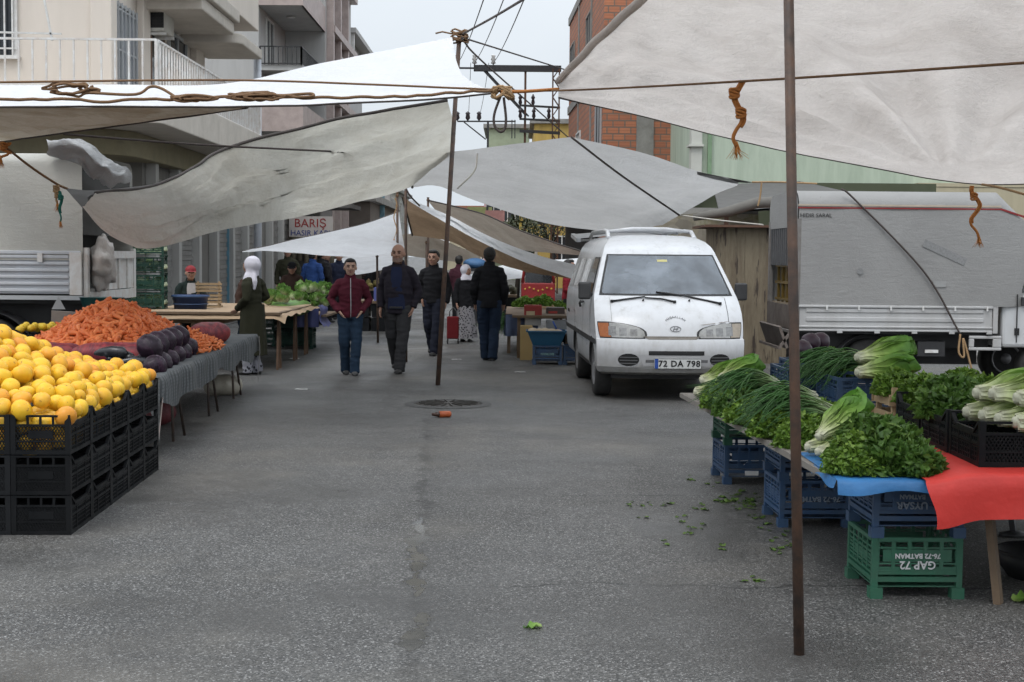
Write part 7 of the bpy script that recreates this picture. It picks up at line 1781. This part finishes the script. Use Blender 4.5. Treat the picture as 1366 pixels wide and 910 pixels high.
def remesh(m, name, mats, vox, sm=3, fold=0, seed=0, parent=None, fs=9):
    me = m.mesh(name, mats); o = bpy.data.objects.new(name, me); COL.objects.link(o)
    r = o.modifiers.new('r', 'REMESH'); r.mode = 'VOXEL'; r.voxel_size = vox; r.use_smooth_shade = True
    s = o.modifiers.new('s', 'SMOOTH'); s.factor = .5; s.iterations = sm
    e = evalmesh(o); o.modifiers.clear(); o.data = e
    e.polygons.foreach_set('use_smooth', [True]*len(e.polygons))
    if fold:
        nr = [v.normal.copy() for v in e.vertices]
        for v in e.vertices:
            p = v.co; k = nz((p.x*fs*1.1, p.y*fs*1.1, p.z*fs*.8+p.x*fs*.6), 1, seed); k2 = 1-abs(nz((p.x*fs*.6, p.y*fs*.6, p.z*fs*1.7), 1, seed+3))*2
            v.co = p+nr[v.index]*fold*(k*.6+max(0, k2)*.6)
    if not e.materials: e.materials.append(mats if not isinstance(mats, list) else mats[0])
    if parent: o.parent = parent
    return o
def hand(m, w_, dr, fwd, side, h, curl=.5):
    """palm and five curled fingers hanging along dr from wrist w_; fwd = palm facing, side = thumb side"""
    dr, fwd, side = dr.normalized(), fwd.normalized(), side.normalized()
    m.tube([w_-dr*.01*h, w_+dr*.022*h, w_+dr*.05*h], [(.014*h, .012*h), (.020*h, .011*h), (.019*h, .009*h)], 8, flat=side)
    for k in range(4):
        b = w_+dr*.046*h+side*(.0155-.0103*k)*h; L = (.036, .041, .038, .030)[k]*h
        p1 = b+dr*L*.5+fwd*L*.12; p2 = p1+(dr*(1-curl)+fwd*curl*.9)*L*.36; p3 = p2+(dr*(1-curl*1.5)+fwd*curl*1.3)*L*.28
        m.tube([b, p1, p2, p3], [.0056*h, .0053*h, .0048*h, .0038*h], 6)
    b = w_+dr*.015*h+side*.014*h; m.tube([b, b+(dr*.7+side*.8)*.022*h, b+(dr*1.2+side*.65+fwd*.4)*.036*h], [.0066*h, .006*h, .0045*h], 6)
def person(lab, foot, h, face=0.0, step=.0, lift=.0, arms=None, jacket=None, shirt=None, trouser=None, skirt=None, scarf=None, hair='short', cap=None, sk=None, vox=.0075, coat=1.0, lean=0.0, group=None, fat=1.0, headturn=0.0, beard=False, sit=False, hem=.47, zip_=None, shoe=None, headlean=0.0):
    """standing figure facing -y before rotation; step = fore-aft stride of the right-hand leg in the picture; arms = (elbow, wrist) offsets per side"""
    sk = sk or skin; B = MB(); H = h
    P_ = lambda x, y, z: V((x*H, y*H-lean*H*max(0, z-.5), z*H))
    lb = {}
    for s_ in (-1, 1):
        st = step*s_; hip = P_(.052*s_, 0, .515); 
        if sit: kn, an = P_(.065*s_, -.24, .50), P_(.07*s_, -.25, .27)
        else:
            nar = .034 if step > .04 else .058; kn = P_(.050*s_, -st*.5-.012-(.04 if st < 0 else 0), .285); an = P_(nar*s_, -st, .05+(lift if st < 0 else 0))
        lb[s_] = (hip, kn, an)
        B.tube([hip, hip.lerp(kn, .5), kn, kn.lerp(an, .35), an], [.05*H, .045*H, .034*H, .033*H, .02*H], 10)
        B.ell(an+V((0, -.022*H, -.026*H)), (.016*H, .036*H, .012*H), 8, 6)
    B.tube([P_(0, 0, .50), P_(0, -.004, .60), P_(0, -.006, .72), P_(0, 0, .80), P_(0, .004, .83)], [(.082*H, .058*H), (.078*H*fat, .056*H*fat), (.09*H, .062*H), (.072*H, .05*H), (.04*H, .035*H)], 14, flat=(1, 0, 0))
    arms = arms or {}
    ab = {}
    for s_ in (-1, 1):
        sh = P_(.096*s_, .004, .785); e_, w_ = arms.get(s_, ((.138*s_, .01, .635), (.135*s_, -.03, .50)))
        el, wr_ = P_(*e_), P_(*w_); ab[s_] = (sh, el, wr_)
        B.tube([P_(.05*s_, 0, .80), sh, sh.lerp(el, .5), el, el.lerp(wr_, .4), wr_], [.03*H, .032*H, .028*H, .022*H, .022*H, .014*H], 10)
        hand(B, wr_, (wr_-el), V((-s_*.6, -.5, 0)), V((0, -1, .1)) if abs((wr_-el).normalized().y) < .8 else V((0, 0, 1)), H)
    hc = P_(0, -.012+headlean*-.05, .925-.02*abs(headlean))
    B.tube([P_(0, .006, .80), P_(0, .0, .85), hc+V((0, .004*H, -.03*H))], [.034*H, .031*H, .033*H], 10)
    hd = MB(); fw = V((0, -1, 0))
    hd.ell((0, .004*H, .012*H), (.0455*H, .056*H, .055*H), 16, 12); hd.ell((0, -.012*H, -.022*H), (.036*H, .040*H, .042*H), 14, 10); hd.ell((0, -.030*H, -.048*H), (.019*H, .016*H, .014*H), 10, 8)
    hd.tube([(0, -.052*H, .010*H), (0, -.060*H, -.008*H), (0, -.056*H, -.018*H)], [.005*H, .0075*H, .0085*H], 8)
    for s_ in (-1, 1):
        hd.ell((s_*.046*H, .004*H, -.004*H), (.006*H, .012*H, .016*H), 8, 6); hd.ell((s_*.020*H, -.046*H, -.012*H), (.011*H, .008*H, .010*H), 8, 6); hd.ell((s_*.018*H, -.049*H, .017*H), (.013*H, .006*H, .005*H), 8, 6)
    hd_s = 1.13
    HR = Matrix.Translation(hc) @ Matrix.Scale(hd_s, 4) @ Matrix.Rotation(headturn, 4, 'Z') @ Matrix.Rotation(headlean*.5, 4, 'X')
    o0 = len(B.v); B.v += [HR @ p for p in hd.v]; B.a += [0]*len(hd.v); B.f += [[i+o0 for i in f] for f in hd.f]; B.sm += hd.sm; B.mi += hd.mi
    body = remesh(B, 'person', sk, vox, 3)
    body.location = foot; body.rotation_euler = (0, 0, face); tag(body, lab, 'person', group)
    def part(name, m, mat): m.X = None; return m.build(name, mat, body)
    # face
    def hx(m): m.X = HR; return m
    if scarf != 'back':
        for s_ in (-1, 1):
            m = hx(MB()); m.ell((s_*.0185*H, -.0505*H, .006*H), (.0075*H, .004*H, .0038*H), 8, 6); part('eye', m, eyem)
            m = hx(MB()); m.tube([(s_*.008*H, -.0555*H, .017*H), (s_*.019*H, -.056*H, .021*H), (s_*.030*H, -.048*H, .016*H)], [.0022*H, .003*H, .0016*H], 6); part('eyebrow', m, hairm)
        m = hx(MB()); m.tube([(-.015*H, -.0475*H, -.0315*H), (0, -.0515*H, -.033*H), (.015*H, -.0475*H, -.0315*H)], [.0018*H, .0042*H, .0018*H], 6); part('mouth', m, lipm)
    if beard:
        m = hx(MB()); m.smooth = True; m.grid(lambda u, v: V(((.0375*H)*math.sin((u-.5)*2.7), -.0125*H-.0405*H*math.cos((u-.5)*2.7), (-.024-.030*v-.004*math.cos((u-.5)*5))*H)), 14, 5); part('stubble', m, M('stubble', (.20, .13, .10), .8, .3, 80))
    # hair or scarf
    if scarf:
        sm_ = fabric('white_scarf', (.62, .60, .66), .3); m = MB(); m.X = HR
        m.ell((0, .012*H, .012*H), (.056*H, .066*H, .066*H), 18, 12); m.X = None
        m.tube([hc+V((0, .014*H, 0)), hc+V((0, .012*H, -.05*H)), hc+V((0, .004*H, -.085*H)), hc+V((0, .0, -.125*H))], [(.058*H, .06*H), (.056*H, .055*H), (.074*H, .06*H), (.092*H, .066*H)], 16, flat=(1, 0, 0))
        if scarf == 'tail': m.tube([hc+V((.03*H, .04*H, -.06*H)), hc+V((.05*H, .055*H, -.13*H)), hc+V((.06*H, .06*H, -.20*H))], [.02*H, .03*H, .012*H], 8)
        o = remesh(m, 'headscarf', sm_, .008, 4, .004, 5, body)
        # opening for the face
        m = hx(MB()); m.ell((0, -.040*H, -.004*H), (.033*H, .0225*H, .042*H), 14, 10); part('face', m, sk)
        for s_ in (-1, 1): m = hx(MB()); m.ell((s_*.014*H, -.0605*H, .006*H), (.006*H, .003*H, .003*H), 8, 5); part('eye', m, eyem)
        m = hx(MB()); m.ell((0, -.0625*H, -.006*H), (.006*H, .006*H, .011*H), 8, 6); part('nose', m, sk)
    elif cap:
        m = hx(MB()); m.smooth = True; m.grid(lambda u, v: V((.050*H*math.cos(u*2*PI)*math.cos(v*PI/2*.98), .006*H+.060*H*math.sin(u*2*PI)*math.cos(v*PI/2*.98), .022*H+.050*H*math.sin(v*PI/2))), 20, 8); m.grid(lambda u, v: V((.044*H*(2*u-1), -.045*H-.050*H*v*(1-(2*u-1)**2*.6), .022*H-.008*H*v)), 8, 4); part('cap', m, cap)
        m = hx(MB()); m.ell((0, .018*H, .002*H), (.0475*H, .048*H, .036*H), 12, 8); part('hair', m, hairm)
    elif hair != 'none':
        m = hx(MB())
        if hair == 'bald': m.ell((0, .014*H, -.002*H), (.0488*H, .050*H, .030*H), 16, 10); hm = hairg
        else:
            m.ell((0, .014*H, .021*H), (.0490*H, .0545*H, .052*H), 18, 12); m.ell((0, -.012*H, .052*H), (.038*H, .038*H, .020*H), 14, 8); m.ell((0, .030*H, -.008*H), (.042*H, .030*H, .034*H), 14, 8); hm = hairm
        for i in range(len(m.v)): m.v[i] = m.v[i]+V((0, 0, 0))+(m.v[i]-(HR @ V((0, 0, 0)))).normalized()*(.0025*H*nz(m.v[i]*40/H, 1, 2))
        part('hair', m, hm)
    # clothes
    vx = max(.010, vox)
    if jacket:
        m = MB(); q = coat
        m.tube([P_(0, .0, hem), P_(0, 0, .54), P_(0, -.004, .62), P_(0, -.006, .72), P_(0, 0, .79), P_(0, .004, .825), P_(0, .004, .845)], [(.094*H*q, .072*H*q), (.096*H*q, .074*H*q), (.094*H*q*fat, .072*H*fat), (.102*H*q, .075*H), (.088*H, .062*H), (.060*H, .05*H), (.045*H, .044*H)], 16, flat=(1, 0, 0))
        for s_ in (-1, 1):
            sh, el, wr_ = ab[s_]
            m.tube([P_(.045*s_, 0, .80), sh+V((0, 0, .002*H)), sh.lerp(el, .25)+V((.004*s_*H, 0, 0)), sh.lerp(el, .6), el, el.lerp(wr_, .5), el.lerp(wr_, .96)], [.036*H, .040*H, .042*H, .037*H, .034*H, .031*H, .026*H], 12)
        remesh(m, 'jacket', jacket, vx, 2, .0095*H, len(lab), body)
        m = MB(); m.smooth = True
        gp = .13 if shirt else 0
        ca = lambda u: -PI/2+2*PI*(gp+(1-2*gp)*u)
        m.grid(lambda u, v: P_((.044+.010*v)*math.cos(ca(u)), .002+(.046+.006*v)*math.sin(ca(u))-.004, .872-.042*v+.010*math.sin(ca(u))), 18, 4); part('collar', m, jacket)
    if shirt:
        m = MB(); m.smooth = True
        def sf(u, v):
            z = lerp(.50, .825, v); hw = lerp(.066, .034, v)+.006*math.sin(v*9); x = (2*u-1)*hw; ry = .0765*(1 if z < .72 else lerp(1, .80, (z-.72)/.115)); rx = .100
            return P_(x, -.006-ry*math.sqrt(max(0, 1-(x/rx)**2))-.004, z)
        m.grid(sf, 8, 16); part('shirt', m, shirt)
    if shirt and trouser:
        m = MB(); m.box(P_(0, -.084, .512), (.10*H, .012*H, .014*H)); part('belt', m, shoem)
    if zip_:
        m = MB(); m.tube([P_(0, -.006-.0785, .50), P_(.002, -.006-.080, .60), P_(0, -.006-.083, .70), P_(0, -.072, .78), P_(0, -.055, .835)], .0035*H, 5); part('zip', m, zip_)
    if trouser:
        m = MB()
        for s_ in (-1, 1):
            hip, kn, an = lb[s_]
            m.tube([hip+V((0, 0, .02*H)), hip, hip.lerp(kn, .5), kn, kn.lerp(an, .5), an+V((0, .002*H, -.03*H))], [.055*H, .06*H, .055*H, .046*H, .043*H, .041*H], 12)
        m.tube([P_(0, 0, .485), P_(0, 0, .53), P_(0, 0, .575)], [(.088*H, .066*H), (.09*H, .068*H), (.086*H, .064*H)], 14, flat=(1, 0, 0))
        remesh(m, 'trousers', trouser, vx, 2, .0085*H, len(lab)+2, body)
    if skirt:
        m = MB(); m.smooth = True; z0, z1, r0, r1, sm2 = skirt
        m.grid(lambda u, v: P_((lerp(r0, r1, v)+.007*v*math.sin(u*2*PI*9+2*v))*math.cos(u*2*PI), (lerp(r0*.75, r1*.85, v)+.007*v*math.sin(u*2*PI*9+2*v))*math.sin(u*2*PI), lerp(z0, z1, v)), 54, 14); part('skirt', m, sm2)
    for s_ in (-1, 1):
        hip, kn, an = lb[s_]; m = MB()
        tip = V((0, -1, -.25 if (lift and step*s_ < 0) else 0)).normalized(); c = an+V((0, 0, -.033*H))
        m.tube([c-tip*.022*H, c, c+tip*.035*H, c+tip*.065*H, c+tip*.083*H], [(.020*H, .018*H), (.026*H, .026*H), (.029*H, .022*H), (.030*H, .017*H), (.019*H, .012*H)], 10, flat=(1, 0, 0))
        part('shoe', m, shoe or shoem)
    return body
def foot(px, py): g = gnd(px, py); return V((g.x, g.y, 0))
mar = fabric('maroon_cloth', (.075, .012, .022)); navy = fabric('navy_denim', (.018, .035, .062)); blk = fabric('black_cloth', (.012, .012, .014)); chr_ = fabric('charcoal_trouser', (.034, .034, .036))
ink = fabric('dark_blue_shirt', (.018, .024, .055)); drk = fabric('dark_jacket', (.022, .019, .026)); olv = fabric('dark_olive_coat', (.030, .030, .018)); brn = fabric('brown_jacket', (.05, .03, .024)); blu = fabric('blue_jacket', (.02, .05, .16)); redj = fabric('red_pullover', (.22, .02, .03))
# boy in the maroon hooded jacket, hands in pockets
person('boy in maroon zipped jacket and jeans walking towards the viewer, hands in pockets', foot(467, 500), 1.45, .16, .075, .0, {-1: ((-.165, .045, .650), (-.092, -.052, .545)), 1: ((.165, .045, .650), (.092, -.052, .545))}, mar, None, navy, zip_=M('silver_zip', (.4, .4, .42), .4), sk=skin2, hem=.50, shoe=M('grey_trainers', (.06, .06, .06), .6, .4, 12))
# bald man
person('balding man in dark open jacket and blue shirt walking towards the viewer', foot(531, 497), 1.64, -.14, .11, .04, {-1: ((-.140, .03, .64), (-.135, -.03, .50)), 1: ((.150, .04, .64), (.118, -.01, .505))}, drk, ink, chr_, hair='bald', beard=True, hem=.46, fat=1.12, coat=1.06)
# man in black
person('slim man in black jacket walking behind the leaning pole', foot(578, 474), 1.58, -.25, .09, .03, {-1: ((-.135, .02, .65), (-.10, -.04, .53)), 1: ((.14, .02, .64), (.13, -.03, .50))}, blk, None, fabric('black_blue_trouser', (.014, .016, .026)), hem=.50)
# man seen from behind
person('man in black jacket and dark blue trousers walking away, seen from behind', foot(652, 481), 1.62, PI-.05, .05, .0, {-1: ((-.14, .02, .64), (-.13, -.05, .50)), 1: ((.14, .02, .64), (.13, -.05, .50))}, blk, None, fabric('dark_blue_trouser', (.014, .024, .045)), hem=.47, coat=1.05)
# woman in white scarf with trolley
wp = person('woman in white headscarf, dark coat and long patterned skirt walking past the trolley', foot(621, 456), 1.34, .35, .05, 0, None, blk, None, None, (.56, .05, .085, .165, pattern('patterned_skirt', (.018, .017, .02), (.22, .21, .22), 26)), 'front', headturn=.5, hem=.44, coat=1.08)
tr = thing('shopping_trolley', 'dark red shopping trolley bag beside the woman in the patterned skirt', 'trolley', foot(604, 459))
m = MB(); m.box((0, 0, .28), (.2, .16, .38)); m.build('bag', fabric('red_bag', (.12, .012, .015)), tr, bevel=.02)
m = MB(); m.tube([(.06, .09, .1), (.06, .1, .55), (.0, .14, .62), (-.06, .1, .55), (-.06, .09, .1)], .01, 6); m.build('handle', ironb, tr)
for x in (-.09, .09): t_ = MB(); t_.X = Matrix.Translation((x, .06, .05)) @ Matrix.Rotation(PI/2, 4, 'Y'); t_.lathe([(.03, -.012), (.05, -.01), (.05, .01), (.03, .012)], n=14); t_.build('wheel', tyre, tr)
# woman in long olive coat, left
person('woman in white headscarf and long dark olive coat standing at the left stall', foot(337, 500), 1.46, -1.9, .02, 0, {-1: ((-.15, .05, .67), (-.09, -.07, .60)), 1: ((.15, .02, .65), (.08, -.10, .56))}, olv, None, pattern('patterned_trouser', (.03, .03, .04), (.32, .32, .36), 24), (.60, .17, .124, .136, olv), 'tail', hem=.30, coat=1.0)
# man with red cap behind the tub
p = at(247, 362, 20.6); person('man in red cap and dark jacket sitting behind the blue tub', (p.x, 20.9, -.10), 1.42, .35, 0, 0, {-1: ((-.15, -.03, .66), (-.06, -.16, .60)), 1: ((.14, -.05, .66), (.05, -.17, .60))}, fabric('dark_green_jacket', (.014, .022, .020)), M('pale_shirt', (.4, .38, .38), .8), blk, cap=M('red_cap', (.22, .015, .02), .8, .2, 10), sit=True, vox=.011, lean=.12)
st_ = thing('stool', 'low stool under the man in the red cap', 'stool', (p.x, 21.0, 0)); m = MB(); m.bb(-.16, .16, -.14, .16, .48, .52); m.build('seat', woodm, st_)
for x in (-.13, .13):
    for y in (-.1, .13): m = MB(); m.bar((x, y, 0), (x, y, .48), .03); m.build('leg', woodm, st_)
# man with dark cap behind the lettuces
p = at(379, 358, 23.5); person('man in dark cap leaning over behind the lettuce pile', (p.x, 24.4, 0), 1.38, .1, .02, 0, {-1: ((-.15, -.04, .66), (-.10, -.16, .58)), 1: ((.15, -.04, .66), (.08, -.17, .58))}, brn, None, blk, cap=blk, vox=.012, lean=.25, headlean=.4)
# person bending with brown jacket, far left behind the woman
p = at(317, 372, 21.5); person('person in brown jacket bending behind the woman in the olive coat', (p.x, 21.8, 0), 1.36, 1.3, .02, 0, None, brn, None, navy, vox=.013, lean=.25)
# people at the shop
for px, d, h, jk, lab, f in ((417, 30, 1.6, blu, 'person in blue jacket standing by the far left shop, left of the pair', 2.8), (428, 30.5, 1.62, blk, 'person in black beside the blue jacket at the far left shop', 2.5), (434, 31.5, 1.6, drk, 'dark dressed person at the right of the three by the far left shop', 1.2), (384, 31.0, 1.68, olv, 'person in olive clothes standing behind the man in the dark cap', 0), (452, 33, 1.58, fabric('dark_navy', (.016, .02, .04)), 'dark figure between the boy and the white sheet pole', .3), (497, 44, 1.55, blk, 'dark figure far down the street left of the balding man', 0.8), (487, 48, 1.5, brn, 'small dark figure farthest down the street', 2.0), (612, 30, 1.5, fabric('plum_coat', (.06, .02, .03)), 'person in plum clothes behind the woman with the white scarf', 2.9)):
    person(lab, (at(px, 400, d).x, d, 0), h, f, .03, 0, None, jk, None, blk, vox=.014)
# person in red behind the van carrying side
person('person in red pullover standing half hidden behind the van', (at(758, 400, 24.5).x, 24.5, 0), 1.45, 1.4, .02, 0, {-1: ((-.14, .02, .65), (-.10, -.14, .58)), 1: ((.14, .02, .65), (.10, -.15, .58))}, redj, None, blk, vox=.013)
# bundle carried behind the woman
p = at(631, 356, 28); m = MB(); m.smooth = True; m.ell((0, 0, 0), (.26, .2, .12), 16, 10)
for i, v in enumerate(m.v): m.v[i] = v*(1+.15*nz(v*6))
o = m.build('cloth_bundle', M('blue_bundle', (.07, .17, .34), .6, .3, 5, bump=.5)); o.location = (p.x, 30.2, 1.34); tag(o, 'blue bundle above the heads behind the man seen from behind', 'bundle')
m = MB(); m.bar((0, 0, -1.35), (0, 0, -.1), .05); m.bb(-.3, .3, -.2, .2, -.16, -.10); o2 = m.build('stand', ironb); o2.location = (p.x, 30.2, 1.34); tag(o2, 'thin stand holding the blue bundle', 'stand')
